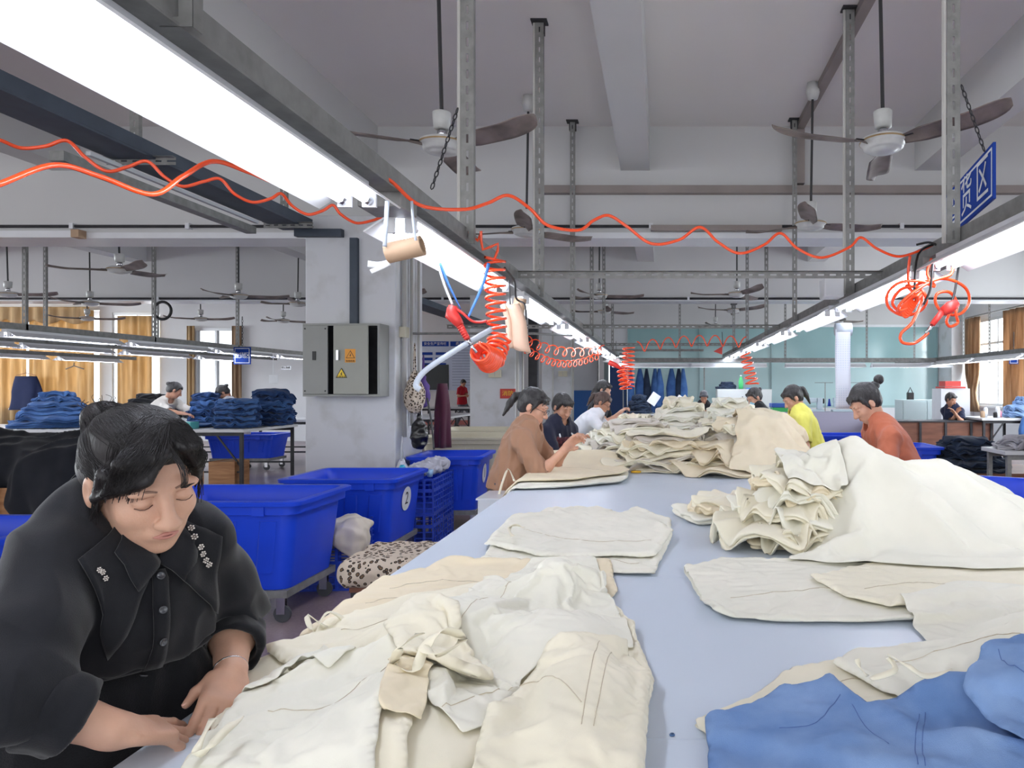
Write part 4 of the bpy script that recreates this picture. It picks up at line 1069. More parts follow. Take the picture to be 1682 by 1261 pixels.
for i, (x, y, r) in enumerate(((-2.50, 12.25, .03), (-2.44, 12.4, .022), (-2.2, 17.55, .03), (-2.7, 17.56, .02))):
    tag(MB().tube([(x, y, .1), (x, y, 2.92)], r, 8).build('conduit', M_pvc, smooth=True), ['thick white pipe at the corner of the second column', 'thin white pipe beside the second column', 'white pipe at the corner of the third column', 'thin pipe on the front of the third column'][i], 'conduit')
tag(MB().box(-2.38, -2.22, 12.6, 12.75, .3, 2.9).build('cable_duct', M_steel_d), 'dark cable duct behind the second white column', 'duct')  # dark strip put in to stand for the dark gap beside the column
# cable ring high in the left hall and camera-like box
tag(MB().tube([(-7.47 + .13 * math.cos(a), 10.5, 2.53 + .13 * math.sin(a)) for a in np.linspace(0, 2 * PI, 24)[:-1]] , .022, 6, closed=True).build('cable_ring', M_black, smooth=True), 'black coiled cable ring hanging in the left hall', 'cable')
# hanging zone signs
def zone_sign(label, c, w, h, txt, size, rz=0, chain=None, vertical=False):
    t = thing('zone_sign', label, 'sign', c); t.rotation_euler = (0, 0, rz)
    MB().box(-w / 2, w / 2, -.006, .006, -h / 2, h / 2).build('panel', M_navy, t, local=True)
    fm = MB(); g = .012 * (h / .3); q = .02 * h / .3
    for (a, b_, c_, d_) in ((-w / 2 + q, w / 2 - q, h / 2 - q - g, h / 2 - q), (-w / 2 + q, w / 2 - q, -h / 2 + q, -h / 2 + q + g), (-w / 2 + q, -w / 2 + q + g, -h / 2 + q + g, h / 2 - q - g), (w / 2 - q - g, w / 2 - q, -h / 2 + q + g, h / 2 - q - g)): fm.box(a, b_, -.0075, -.0062, c_, d_)
    fm.build('border_line', M_white, t, local=True)
    n = len(txt)
    for i, ch_ in enumerate(txt): text_mesh('character', ch_, size, M_white, t, ((i - (n - 1) / 2) * w / (n + .2), -.008, 0), (PI / 2, 0, 0), local=True)
    return t
def chain(label, a, b_, r=.012, m=None):
    a, b_ = Vector(a), Vector(b_); n = max(2, int((b_ - a).length / (r * 2.4))); mb = MB(); d = (b_ - a) / n; Q = frame_from(d)
    for i in range(n):
        c = a + d * (i + .5); X = Q.col[0] if i % 2 else Q.col[1]
        mb.tube([c + X * math.cos(t) * r * .62 + d.normalized() * math.sin(t) * r * 1.5 for t in np.linspace(0, 2 * PI, 9)[:-1]], r * .24, 4, closed=True)
    o = mb.build('chain', m or M_steel_d, smooth=True); return tag(o, label, 'chain')

cl = P(572, 862, 4.85)
s = SDF(.008, (cl.x - .3, cl.y - .3, cl.z - .35), (cl.x + .3, cl.y + .3, cl.z + .25)); s.ell(cl, (.16, .14, .06), None, .03); s.ell(cl + Vector((.10, -.06, -.07)), (.06, .11, .13), None, .04); s.ell(cl + Vector((.06, -.13, -.05)), (.1, .05, .13), None, .04)
tag(s.mesh('folded_cloth', cloth_mat('cream_cloth_plain', (226, 216, 200)), None, folds(.015, 4, 6)), 'cream cloth bundled on the floor crate beside the nearest bin', 'cloth')
sg = zone_sign('big blue hanging zone sign with white characters at the upper right', (1.55, 3.53, 2.34), .88, .25, '查货区', .21, rz=math.radians(-99.5))
chain('dark chain holding the big blue zone sign', (1.375, 3.2, 2.76), (1.48, 3.2, 2.46))
chain('dark chain beside the nearest left fan', P(752, 178, 3.2), P(709, 310, 3.1))
zone_sign('small blue zone sign hanging in the left hall', P(398, 584, 12.2), .30, .30, '查货区', .11)
zone_sign('small blue zone sign hanging by the right windows', P(1665, 588, 13.0), .17, .22, '成品区', .06)
chain('thin chain above the small sign of the left hall', P(398, 520, 12.2), P(398, 568, 12.2), .02)
zs = sign('small white paper sign hanging from the far left lamp row', tuple(P(470, 604, 15)), .2, .07, M_white, '禁止吸烟', M_black, .045)
# ------------------------------------------------------------------ hoses
def hose(label, pts, r, m=None, name='air_hose', n=10, g=None, sides=10):
    o = MB().tube(spline(pts, n), r, sides).build(name, m or M_orange, smooth=True); return tag(o, label, 'hose', g)
A = [(-60, 322, 1.45), (0, 302, 1.5), (90, 271, 1.6), (165, 290, 1.7), (250, 319, 1.78), (300, 290, 1.85), (350, 265, 1.92), (410, 283, 2.0), (470, 305, 2.08), (530, 300, 2.2), (600, 283, 2.28), (640, 296, 2.34), (690, 337, 2.42), (760, 344, 2.5), (800, 334, 2.56), (835, 321, 2.6), (870, 342, 2.66), (900, 370, 2.7), (950, 378, 2.78), (975, 362, 2.82), (1000, 354, 2.86), (1030, 372, 2.9), (1070, 400, 2.95), (1115, 394, 3.0), (1150, 373, 3.03), (1180, 398, 3.08), (1215, 416, 3.12), (1255, 402, 3.16), (1282, 383, 3.2), (1310, 408, 3.24), (1350, 423, 3.28), (1395, 406, 3.33), (1414, 390, 3.35), (1440, 408, 3.38), (1475, 421, 3.42), (1510, 412, 3.46), (1532, 402, 3.5)]
hose('long wavy orange air hose crossing in front from upper left to the right lamp row', [P(*p) for p in A], .0065)
B = [(-50, 215, 2.2), (0, 230, 2.25), (35, 243, 2.3), (75, 240, 2.33), (110, 231, 2.36), (140, 258, 2.4), (175, 281, 2.43), (210, 274, 2.47), (242, 265, 2.5), (270, 290, 2.53), (300, 306, 2.56), (335, 298, 2.6), (362, 294, 2.63), (385, 318, 2.66), (415, 332, 2.7), (445, 326, 2.73), (462, 318, 2.76), (480, 338, 2.8), (505, 352, 2.83), (530, 346, 2.86), (547, 337, 2.88), (560, 352, 2.9), (585, 366, 2.95), (612, 362, 3.0), (632, 355, 3.05), (665, 352, 3.15), (740, 375, 3.3)]
hose('thinner red orange hose weaving behind the first one at the upper left', [P(*p) for p in B], .006)
# vertical spring coil by the left rail
def helix(c0, c1, r0, r1, turns, n=18, ph=0, droop=None):
    c0, c1 = Vector(c0), Vector(c1); Q = frame_from(c1 - c0); out = []
    for i in range(int(turns * n) + 1):
        t = i / (turns * n); a = 2 * PI * i / n + ph; r = r0 + (r1 - r0) * t
        out.append(c0.lerp(c1, t) + Q @ Vector((math.cos(a) * r, math.sin(a) * r, 0)))
    return out
Yc = 3.35
top = [P(765, 378, 3.3), P(785, 395, 3.3), P(790, 380, 3.28), P(793, 410, 3.3), P(818, 400, 3.33), P(812, 425, 3.32), P(796, 422, 3.3)]
coil = helix(P(812, 430, Yc), P(817, 570, Yc), .047, .042, 10.5)
clump = helix(P(822, 560, Yc), P(806, 594, Yc - .08), .045, .058, 4.5)
clump2 = helix(P(806, 592, Yc - .10), P(788, 578, Yc - .26), .058, .040, 9)
hose('tight orange spring coil hanging beside the second left lamp', top + coil + clump + clump2 + [P(790, 568, Yc - .28), P(788, 562, Yc - .27)], .0068, n=2, sides=8)
# air gun
Yg = 3.05
ag = thing('air_gun', 'red air blow gun hanging on blue straps from the left lamp', 'air gun', P(765, 540, Yg))
bm = MB().tube([P(744, 502, Yg), P(742, 515, Yg), P(750, 526, Yg), P(756, 534, Yg)], [.019, .028, .024, .018], 10).tube([P(755, 532, Yg), P(768, 557, Yg)], [.0145, .0125], 10); bm.build('body', M_red, ag, smooth=True)
gb = MB()
for k in range(6):
    c = P(756 + k * 2.0, 536 + k * 3.6, Yg); gb.tube([c, c + (P(768, 557, Yg) - P(755, 532, Yg)).normalized() * .005], .0165 - .0005 * k, 10)
gb.build('grip_ribs', M_red, ag, smooth=True)
MB().tube(spline([P(748, 506, Yg), P(762, 516, Yg), P(775, 527, Yg), P(788, 529, Yg), P(800, 527, Yg)], 5), .006, 8).build('trigger', M_red, ag, smooth=True)
MB().tube([P(736, 505, Yg), P(733, 520, Yg), P(741, 528, Yg)], .005, 6).build('hook', M_red, ag, smooth=True)
MB().tube([P(768, 557, Yg), P(774, 566, Yg)], .009, 8).tube([P(774, 566, Yg), P(783, 579, Yg)], .0065, 8).build('coupler', M_chrome, ag, smooth=True)
def ribbon(label, pts, w, m, name='strap', up=(0, 0, 1), cat='strap', g=None, thick=.0012, tw=0.0):
    pts = spline(pts, 6); vs = []; n = len(pts)
    for i, p in enumerate(pts):
        t = (pts[min(i + 1, n - 1)] - pts[max(i - 1, 0)]).normalized(); s_ = t.cross(Vector((0, 1, 0)))
        if s_.length < .2: s_ = Vector((1, 0, 0))
        s_.normalize(); s_ = Matrix.Rotation(tw * i / n, 3, t) @ s_
        vs += [p - s_ * w / 2, p + s_ * w / 2]
    o = MB().add(vs, [(2 * i, 2 * i + 1, 2 * i + 3, 2 * i + 2) for i in range(n - 1)]).build(name, m, smooth=True, solid=thick); return tag(o, label, cat, g)
M_bluestrap = mat('blue_elastic', (58, 112, 186), .7); M_film = mat('translucent_film', (182, 190, 202), .35, var=.1, scale=40)
ribbon('white elastic strap from the left lamp down to the air gun', [P(718, 430, Yg), P(730, 468, Yg), P(743, 500, Yg)], .010, M_white)
ribbon('blue elastic strap beside the white strap on the air gun', [P(722, 432, Yg + .01), P(738, 470, Yg + .01), P(757, 508, Yg + .01)], .014, M_bluestrap, tw=1.2)
ribbon('blue elastic strap from the lamp edge to the trigger of the air gun', [P(803, 432, Yg + .02), P(792, 470, Yg + .01), P(768, 523, Yg)], .015, M_bluestrap, tw=.8)
ribbon('long dotted plastic strip curling down left of the orange coil', [P(808, 540, 3.1), P(770, 562, 3.05), P(725, 590, 3.0), P(695, 612, 2.97), P(683, 632, 2.95), P(690, 640, 2.93)], .024, M_film, 'plastic_strip', cat='strip')
# cardboard roll with tape
cr = thing('cardboard_roll', 'brown cardboard roll hanging at the near end of the second left lamp', 'roll', P(665, 411, 2.3))
a, b_ = P(636, 416, 2.3), P(694, 403, 2.3); Q = frame_from(b_ - a); L_ = (b_ - a).length
MB().lathe([(.022, 0), (.033, 0), (.033, L_), (.022, L_), (.022, 0)], a, 24, Q, cap=False).build('tube', M_card, cr, smooth=True, angle=40)
ribbon('white tape hanging over the left end of the cardboard roll', [P(636, 330, 2.24), P(634, 370, 2.24), P(632, 405, 2.26)], .014, M_film, 'tape', cat='tape'); ribbon('white tape holding the middle of the cardboard roll', [P(676, 330, 2.25), P(679, 365, 2.25), P(683, 395, 2.26)], .009, M_film, 'tape', cat='tape')
ribbon('torn white tape ends sticking out left of the cardboard roll', [P(640, 431, 2.3), P(622, 435, 2.29), P(604, 433, 2.28)], .02, M_paper, 'tape', cat='tape'); ribbon('lower torn tape end left of the cardboard roll', [P(640, 432, 2.3), P(624, 440, 2.29), P(609, 446, 2.28)], .014, M_paper, 'tape', cat='tape')
# beige fabric pouch behind coil
pf = MB(); pf.grid(lambda u, v: P(832 + 18 * v + (26 + 6 * v) * (u - .3) + 3 * math.sin(v * 5), 500 + 70 * v + 10 * u * v, 3.75 + .02 * math.sin(u * 6)), 10, 12)
tag(pf.build('beige_pouch', cloth_mat('beige_card_cloth', (222, 190, 166)), smooth=True, solid=.03), 'beige pouch hanging behind the orange coil', 'pouch')
tag(MB().tube(spline([P(829, 440, 3.4), P(845, 462, 3.7), P(848, 490, 4.1), P(862, 500, 4.1), P(864, 525, 4.1)], 6), .006, 6).build('cable_tie', M_black, smooth=True), 'black cable tie at the end of the second left lamp', 'cable')
ct = thing('cardboard_tube', 'small cardboard tube hanging behind the second left lamp', 'roll', P(852, 500, 4.3))
MB().tube([P(855, 490, 4.3), P(850, 516, 4.3)], .038, 14).build('tube', M_card, ct, smooth=True)
# right hose cluster
def loops(seedpts, Y, closed=False): return [P(x, y, Y + dy) for x, y, dy in seedpts]
C1 = [(1495, 420, 0), (1492, 445, .02), (1495, 470, 0), (1520, 462, -.05), (1555, 458, -.05), (1585, 472, 0), (1592, 495, .05), (1578, 515, .04), (1552, 515, 0), (1537, 498, -.03), (1540, 482, -.04), (1560, 480, -.03), (1572, 498, 0), (1570, 515, 0), (1573, 530, .02), (1560, 536, 0), (1555, 525, -.02), (1568, 505, -.02)]
C2 = [(1530, 425, .05), (1523, 450, .03), (1535, 470, 0), (1512, 462, -.04), (1478, 464, -.05), (1458, 482, 0), (1460, 505, .05), (1485, 518, .05), (1512, 510, 0), (1522, 492, -.05), (1508, 472, -.05), (1480, 475, 0), (1466, 498, .04), (1485, 514, .05), (1505, 490, -.04), (1488, 468, 0)]
C3 = [(1565, 440, .05), (1560, 452, .04), (1530, 462, 0), (1500, 480, -.05), (1478, 500, -.03), (1478, 510, 0), (1500, 500, .03), (1516, 482, .04), (1512, 500, 0), (1498, 530, -.04), (1480, 548, -.05), (1482, 562, -.03), (1500, 564, 0), (1515, 555, 0), (1525, 546, 0)]
gc = 'orange hose loops bundled at the right lamp row'
hose('orange hose loops on the right half of the bundle under the right lamp row', loops(C1, 3.5), .0075, g=gc); hose('orange hose loops on the left half of the bundle under the right lamp row', loops(C2, 3.45), .0075, g=gc); hose('orange hose with a low hanging loop under the right lamp row', loops(C3, 3.4), .0075, g=gc)
hose('dense orange coil flattened in the middle of the right bundle', [q for i in range(9) for q in (P(1480 + i * 2, 505 - i * 2, 3.42 - i * .004), P(1515 - i, 478 + i, 3.40 - i * .004), P(1490 + i * 2, 520 - i * 3, 3.44 - i * .004))], .0072, n=6)
ag2 = thing('air_gun', 'red air gun tied into the hose bundle at the right lamp row', 'air gun', P(1545, 515, 3.42))
MB().tube([P(1572, 497, 3.4), P(1560, 505, 3.4), P(1548, 512, 3.4)], [.02, .03, .022], 10).tube([P(1548, 512, 3.4), P(1531, 533, 3.4)], [.016, .014], 10).build('body', M_red, ag2, smooth=True)
MB().tube([P(1531, 533, 3.4), P(1521, 548, 3.4)], .008, 8).build('coupler', M_chrome, ag2, smooth=True)
for i, pts in enumerate(([(1536, 400, 3.48), (1508, 418, 3.45), (1502, 478, 3.4)], [(1532, 432, 3.4), (1528, 475, 3.38), (1517, 500, 3.38)], [(1575, 435, 3.5), (1568, 480, 3.45), (1562, 498, 3.42)], [(1505, 402, 3.5), (1525, 398, 3.48), (1538, 402, 3.46)])):
    tag(MB().tube(spline([P(*p) for p in pts], 5), .006, 6).build('cable_tie', M_black, smooth=True), 'black tie ' + ['running left beside the hose bundle on the right', 'in the middle of the hose bundle on the right', 'holding the red air gun on the right', 'on top of the right lamp rail'][i], 'cable', 'black ties of the right bundle')
# white perforated film strip hanging at the right
st = thing('film_strip', 'white dotted film strip hanging from the right lamp row', 'strip', P(1383, 600, 4.9))
MB().tube([P(1372, 541, 4.9), P(1398, 541, 4.9)], .045, 16).build('roll', M_film, st, smooth=True)
M_dot = mat('dotted_film', (228, 232, 242), .4); nt = M_dot.node_tree; tc = nt.nodes.new('ShaderNodeTexCoord'); vv = nt.nodes.new('ShaderNodeTexVoronoi'); vv.inputs['Randomness'].default_value = 0; vv.inputs['Scale'].default_value = 62
rr = nt.nodes.new('ShaderNodeValToRGB'); rr.color_ramp.elements[0].position = .2; rr.color_ramp.elements[0].color = (*lin((176, 186, 204)), 1); rr.color_ramp.elements[1].position = .3; rr.color_ramp.elements[1].color = (*lin((200, 204, 214)), 1)
nt.links.new(tc.outputs['Object'], vv.inputs['Vector']); nt.links.new(vv.outputs['Distance'], rr.inputs[0]); nt.links.new(rr.outputs[0], nt.nodes['Principled BSDF'].inputs['Base Color'])
a0, a1 = P(1371, 541, 4.88), P(1396, 671, 4.88)
MB().grid(lambda u, v: Vector((a0.x + (a1.x - a0.x) * u, 4.86 + .01 * math.sin(v * 5), a0.z + (a1.z - a0.z) * v)), 6, 20).build('strip', M_dot, st, smooth=True, solid=.002)
tag(MB().box(1.16, 1.3, 4.95, 5.12, 2.02, 2.16).build('switch_box', M_white, bevel=.01), 'white switch box on the slotted post above the film strip', 'box')
# far spring hoses in the middle
def wave(p0, p1, Y0, Y1, n, amp, r=.008, lab='', g=None, loop=False):
    pts = []
    for i in range(n * 12 + 1):
        t = i / (n * 12); x = p0[0] + (p1[0] - p0[0]) * t; y = p0[1] + (p1[1] - p0[1]) * t; Y = Y0 + (Y1 - Y0) * t; a = 2 * PI * n * t
        c = P(x, y + p0[2] * math.sin(PI * t), Y); rr_ = amp * Y / F
        pts.append(c + Vector((math.sin(a) * rr_ * (.8 if loop else .25), .08 * math.cos(a) if loop else 0, math.cos(a) * rr_)))
    return hose(lab, pts, r, n=1, g=g, sides=6)
M_orange_far = mat('orange_hose_far', (246, 96, 66), .4)
wave((1046, 570, -6), (1226, 562, 0), 8.6, 8.6, 7, 9, .008, 'wavy red orange hose between the far ends of the two lamp rows')
wave((850, 552, 14), (992, 574, 0), 8.0, 8.4, 10, 8, .007, 'looped red hose sagging in front of the second white column, upper one', 'looped hoses by the second column', True)
wave((852, 566, 22), (985, 584, 0), 8.1, 8.5, 15, 6, .007, 'looped red hose sagging in front of the second white column, lower one', 'looped hoses by the second column', True)
hose('orange coil hanging at the far end of the left lamp row', helix(P(1033, 570, 8.4), P(1030, 634, 8.4), .07, .085, 9, 14), .009, n=1, sides=6)
hose('bunched orange coil left of the far hanging coil', helix(P(1020, 606, 8.4), P(1028, 640, 8.4), .05, .07, 5, 14), .009, n=1, sides=6)
hose('orange coil hanging at the far end of the right lamp row', helix(P(1224, 580, 6.8), P(1236, 632, 6.8), .05, .06, 6, 14), .008, n=1, sides=6)
ag3 = thing('air_gun', 'small red air gun at the far end of the left lamp row', 'air gun', P(1000, 598, 8.4)); MB().tube([P(1000, 595, 8.4), P(1010, 599, 8.4), P(1022, 606, 8.4)], [.03, .03, .015], 8).build('body', M_red, ag3, smooth=True)
mb = MB(); a, b_, c = P(1172, 577, 9.6), P(1187, 568, 9.6), P(1186, 582, 9.6); mb.add([a, b_, c, a + Vector((0, .02, 0)), b_ + Vector((0, .02, 0)), c + Vector((0, .02, 0))], [(0, 1, 2), (5, 4, 3), (0, 3, 4, 1), (1, 4, 5, 2), (2, 5, 3, 0)]); tag(mb.build('pennant', M_redsign), 'small dark red triangular pennant near the end of the right lamp row', 'pennant')
tag(MB().box(.0, .0, 0, 0, 0, 0).build('x', M_white), 'x', 'x') if False else None
pp = P(1012, 594, 8.5); tag(MB().box(pp.x - .04, pp.x + .04, 8.5, 8.51, pp.z - .03, pp.z + .04).build('paper_tag', M_paper), 'white paper tag near the far orange coil', 'tag')
pp = P(449, 622, 11); tag(MB().box(pp.x - .07, pp.x + .07, 11, 11.006, pp.z - .07, pp.z + .06).tube([(pp.x, 11, pp.z + .06), (pp.x, 11, pp.z + .38)], .006, 4).build('paper_tag', M_paper), 'white paper tag hanging on a string in the left hall', 'tag')

chain('thin chain above the small sign by the right windows', P(1665, 545, 13.0), P(1665, 575, 13.0), .014)
tag(MB().tube([P(836, 460, 3.75), P(838, 500, 3.75)], .004, 5).build('cord', M_rod), 'short dark cord holding the beige pouch', 'cord')
tag(MB().tube([P(1186, 545, 9.6), P(1187, 569, 9.6)], .005, 5).build('cord', M_rod), 'short cord above the dark red pennant', 'cord')
tag(MB().tube([P(1012, 560, 8.5), P(1012, 590, 8.5)], .004, 5).build('cord', M_rod), 'short cord above the white tag by the far coil', 'cord')
# ------------------------------------------------------------------ fabric: real drapes, dropped one after another
from mathutils.geometry import delaunay_2d_cdt
M_cream = MATS['cream_bin']
def fab(name, rgb, rgb2=None): return mat(name, rgb, .9, bump=.10, bscale=900, spec=.12, sheen=.1, rgb2=rgb2 or tuple(int(c * .97) for c in rgb), scale=5)
M_fab = fab('cream_cotton', (236, 229, 208)); M_fab2 = fab('pale_cream_cotton', (234, 231, 217)); M_fab3 = fab('warm_cream_cotton', (230, 217, 189)); M_fabg = fab('grey_lining_cotton', (208, 201, 190))
M_seam = mat('seam_thread', (198, 186, 162), .9)
M_jean = mat('light_denim', (104, 136, 186), .85, rgb2=(134, 162, 204), scale=7, bump=.25, bscale=700, spec=.15, detail=6); M_jseam = mat('denim_seam', (84, 112, 168), .85)
def T(px, py, z=ZT):
    Y = (H - z) * F / (py - CY); return Vector(((px - CX) * Y / F, Y, z))
def fill(poly, step, z, layers=1, gap=.012, opening=None, rnd=None):
    """triangulated cloth of the outline; two layers are joined along the outline"""
    rnd = rnd or random.Random(1); out = []
    n = len(poly)
    for i in range(n):
        a, b_ = Vector(poly[i][:2]), Vector(poly[(i + 1) % n][:2]); k = max(1, int((b_ - a).length / step))
        for j in range(k): out.append(a.lerp(b_, j / k))
    xs = [p.x for p in out]; ys = [p.y for p in out]; m = len(out)
    def inside(x, y):
        c = False
        for i in range(m):
            x1, y1 = out[i]; x2, y2 = out[i - 1]
            if (y1 > y) != (y2 > y) and x < (x2 - x1) * (y - y1) / (y2 - y1) + x1: c = not c
        return c
    A = np.array([[p.x, p.y] for p in out]); pts = list(out); y = min(ys); r = 0
    while y < max(ys):
        x = min(xs) + (step / 2 if r % 2 else 0)
        while x < max(xs):
            px_, py_ = x + rnd.uniform(-.15, .15) * step, y + rnd.uniform(-.15, .15) * step
            if inside(px_, py_) and np.min((A[:, 0] - px_) ** 2 + (A[:, 1] - py_) ** 2) > (step * .55) ** 2: pts.append(Vector((px_, py_)))
            x += step
        y += step * .87; r += 1
    v2, _, fc, *_r = delaunay_2d_cdt([Vector(p[:2]) for p in pts], [(i, (i + 1) % m) for i in range(m)], [], 1, 1e-6)
    vs = [Vector((v.x, v.y, z)) for v in v2]; fs = [tuple(f) for f in fc]
    if layers == 2:
        N = len(vs); top = {}
        for i in range(N):
            if i < m and not (opening and opening(i / m)): top[i] = i
            else: top[i] = len(vs); vs.append(Vector((v2[i].x, v2[i].y, z + gap)))
        fs += [tuple(reversed([top[i] for i in f])) for f in fc]
    return vs, fs, m
from mathutils.bvhtree import BVHTree
HX0, HY0, HS = -1.2, .4, .015
HN = (int(3.3 / HS), int(4.8 / HS))
HM = np.full(HN, 0.0, dtype=np.float32)
_gx = HX0 + HS * np.arange(HN[0]); _gy = HY0 + HS * np.arange(HN[1])
HM[(_gx >= -.836) & (_gx <= 1.19), :] = ZT
HM[(_gx > 1.19) & (_gx < 1.95), :] = .66
def stamp(H_, vs, fs, up=.0):
    """raise the height map to the top of a mesh"""
    bv = BVHTree.FromPolygons([tuple(v) for v in vs], fs); xs = [v[0] for v in vs]; ys = [v[1] for v in vs]
    for i in range(max(0, int((min(xs) - HX0) / HS)), min(HN[0], int((max(xs) - HX0) / HS) + 2)):
        for j in range(max(0, int((min(ys) - HY0) / HS)), min(HN[1], int((max(ys) - HY0) / HS) + 2)):
            h = bv.ray_cast(Vector((_gx[i], _gy[j], 3)), Vector((0, 0, -1)))
            if h[0] is not None and h[0].z + up > H_[i, j]: H_[i, j] = h[0].z + up
def ell_stamp(H_, c, r):
    X, Y = np.meshgrid(_gx, _gy, indexing='ij'); q = 1 - ((X - c[0]) / r[0]) ** 2 - ((Y - c[1]) / r[1]) ** 2
    z = np.where(q > 0, c[2] + r[2] * np.sqrt(np.maximum(q, 0)), -1); np.maximum(H_, z, out=H_)
def cone_stamp(H_, c, prof):
    X, Y = np.meshgrid(_gx, _gy, indexing='ij'); d = np.hypot(X - c[0], Y - c[1]); rs = [p[0] for p in prof]; zs = [p[1] for p in prof]
    z = np.where(d < rs[-1], np.interp(d, rs, zs), -1); np.maximum(H_, z, out=H_)
LUMP = [None]
def ridge_stamp(H_, a, b_, ra, rb):
    X, Y = np.meshgrid(_gx, _gy, indexing='ij'); dx, dy = b_[0] - a[0], b_[1] - a[1]; t = np.clip(((X - a[0]) * dx + (Y - a[1]) * dy) / (dx * dx + dy * dy), 0, 1)
    d = np.hypot(X - a[0] - t * dx, Y - a[1] - t * dy); r = ra + (rb - ra) * t; top = a[2] + (b_[2] - a[2]) * t; z = np.where(d < r, top - (d / r) ** 1.5 * r * 1.3, -1); np.maximum(H_, z, out=H_)
def local_collider(x0, x1, y0, y1, sc_):
    H_ = HM if LUMP[0] is None else np.maximum(HM, LUMP[0])
    i0, i1 = max(0, int((x0 - HX0) / HS)), min(HN[0], int((x1 - HX0) / HS) + 2); j0, j1 = max(0, int((y0 - HY0) / HS)), min(HN[1], int((y1 - HY0) / HS) + 2)
    S = H_[i0:i1, j0:j1]; ni, nj = S.shape
    V = [(float(_gx[i0 + i]), float(_gy[j0 + j]), float(S[i, j])) for i in range(ni) for j in range(nj)]
    F_ = [(i * nj + j, (i + 1) * nj + j, (i + 1) * nj + j + 1, i * nj + j + 1) for i in range(ni - 1) for j in range(nj - 1)]
    me = bpy.data.meshes.new('col'); me.from_pydata(V, [], F_); o = bpy.data.objects.new('col', me); sc_.collection.objects.link(o)
    o.modifiers.new('c', 'COLLISION'); o.collision.thickness_outer = .003; o.collision.cloth_friction = 15; o.collision.damping = .5; return o
def sim(vs, fs, frames=34, shrink=-.08, quality=5, amp=.01, freq=9, seed=0, dist=.004, bend=.15, selfc=True, stiff=12, drop=0):
    me = bpy.data.meshes.new('cl'); vv = []
    for v in vs:
        q = Vector((v[0] * freq, v[1] * freq, seed * 7.3)); w = noise.noise(q) + .5 * noise.noise(q * 2.3)
        vv.append((v[0] + .004 * noise.noise(q * 3 + Vector((5, 0, 0))), v[1] + .004 * noise.noise(q * 3 + Vector((0, 9, 0))), v[2] + drop + amp * (w + 1)))
    me.from_pydata(vv, [], fs); o = bpy.data.objects.new('cl', me); sc_ = bpy.data.scenes.new('cloth_sim'); sc_.frame_start = 1; sc_.frame_end = 60; sc_.collection.objects.link(o)
    A_ = np.array(vv); co = local_collider(A_[:, 0].min() - .12, A_[:, 0].max() + .12, A_[:, 1].min() - .12, A_[:, 1].max() + .12, sc_)
    m = o.modifiers.new('cloth', 'CLOTH'); c = m.settings; c.quality = quality; c.mass = .25; c.shrink_min = shrink * 1.7; c.tension_stiffness = stiff; c.compression_stiffness = stiff; c.shear_stiffness = 4; c.bending_stiffness = bend; c.air_damping = 2.5; c.tension_damping = 5; c.bending_damping = .5
    k = m.collision_settings; k.distance_min = dist; k.use_self_collision = selfc; k.self_distance_min = dist; k.collision_quality = 2; k.self_friction = 8
    m.point_cache.frame_end = 80
    for f in range(1, frames + 1): sc_.frame_set(f)
    dg = sc_.view_layers[0].depsgraph; e = o.evaluated_get(dg); em = e.to_mesh(); out = [v.co.copy() for v in em.vertices]; e.to_mesh_clear()
    cm_ = co.data; bpy.data.objects.remove(co); bpy.data.meshes.remove(cm_); bpy.data.objects.remove(o); bpy.data.meshes.remove(me); bpy.data.scenes.remove(sc_)
    return out
def surf_z(o, x, y, z=3.0):
    L = o.matrix_world.inverted() if False else None
    hit, loc, nrm, _ = o.ray_cast(Vector((x, y, z)) - o.location, Vector((0, 0, -1)))
    return (loc + o.location, nrm) if hit else (None, None)
def garment(label, poly, m=None, layers=2, step=.016, z=None, shrink=-.07, lift=.0, seams=(), group=None, name='cream_garment', cat='garment', seam_m=None, opening=None, keep=True, frames=32, amp=.012, freq=7, seed=0, subd=1, thick=.0022, dist=.004, bend=.15, raw=None, ties=(), **kw):
    P2 = [tuple(p) for p in poly]; vs, fs, mm = fill(P2, step, z or (ZT + .02), layers, opening=opening)
    if raw: vs = [raw(v) for v in vs]
    out = sim(vs, fs, frames, shrink, seed=seed, amp=amp, freq=freq, dist=dist, bend=bend, drop=lift, **kw)
    if keep: stamp(HM, out, fs)
    root = thing(name, label, cat, (sum(p.x for p in out) / len(out), sum(p.y for p in out) / len(out), min(p.z for p in out)), group)
    me = bpy.data.meshes.new('cloth_body'); me.from_pydata([tuple(p - root.location) for p in out], [], fs); me.materials.append(m or M_fab)
    me.polygons.foreach_set('use_smooth', [True] * len(me.polygons)); me.update()
    o = bpy.data.objects.new('cloth_body', me); link(o, root)
    q = o.modifiers.new('s', 'SOLIDIFY'); q.thickness = thick; q.offset = 0; q.use_rim = True
    if subd: q = o.modifiers.new('sub', 'SUBSURF'); q.levels = subd; q.render_levels = subd; q.use_limit_surface = False
    o.location = (0, 0, 0)
    bvh = BVHTree.FromPolygons(out, fs)
    def on(px, py):
        h = bvh.ray_cast(Vector((px, py, 3)), Vector((0, 0, -1))); return (h[0] + Vector((0, 0, .0016))) if h[0] is not None else None
    for s_ in seams:
        pts = []; prev = None
        for p in spline([Vector((a, b_, 0)) for a, b_ in s_], 14):
            h = on(p.x, p.y)
            if h is None or (prev is not None and abs(h.z - prev.z) > .03):
                if len(pts) > 3: MB().tube(pts, .0009, 4).build('seam', seam_m or M_seam, root)
                pts = []; prev = h
                continue
            pts.append(h); prev = h
        if len(pts) > 3: MB().tube(pts, .0009, 4).build('seam', seam_m or M_seam, root)
    return root
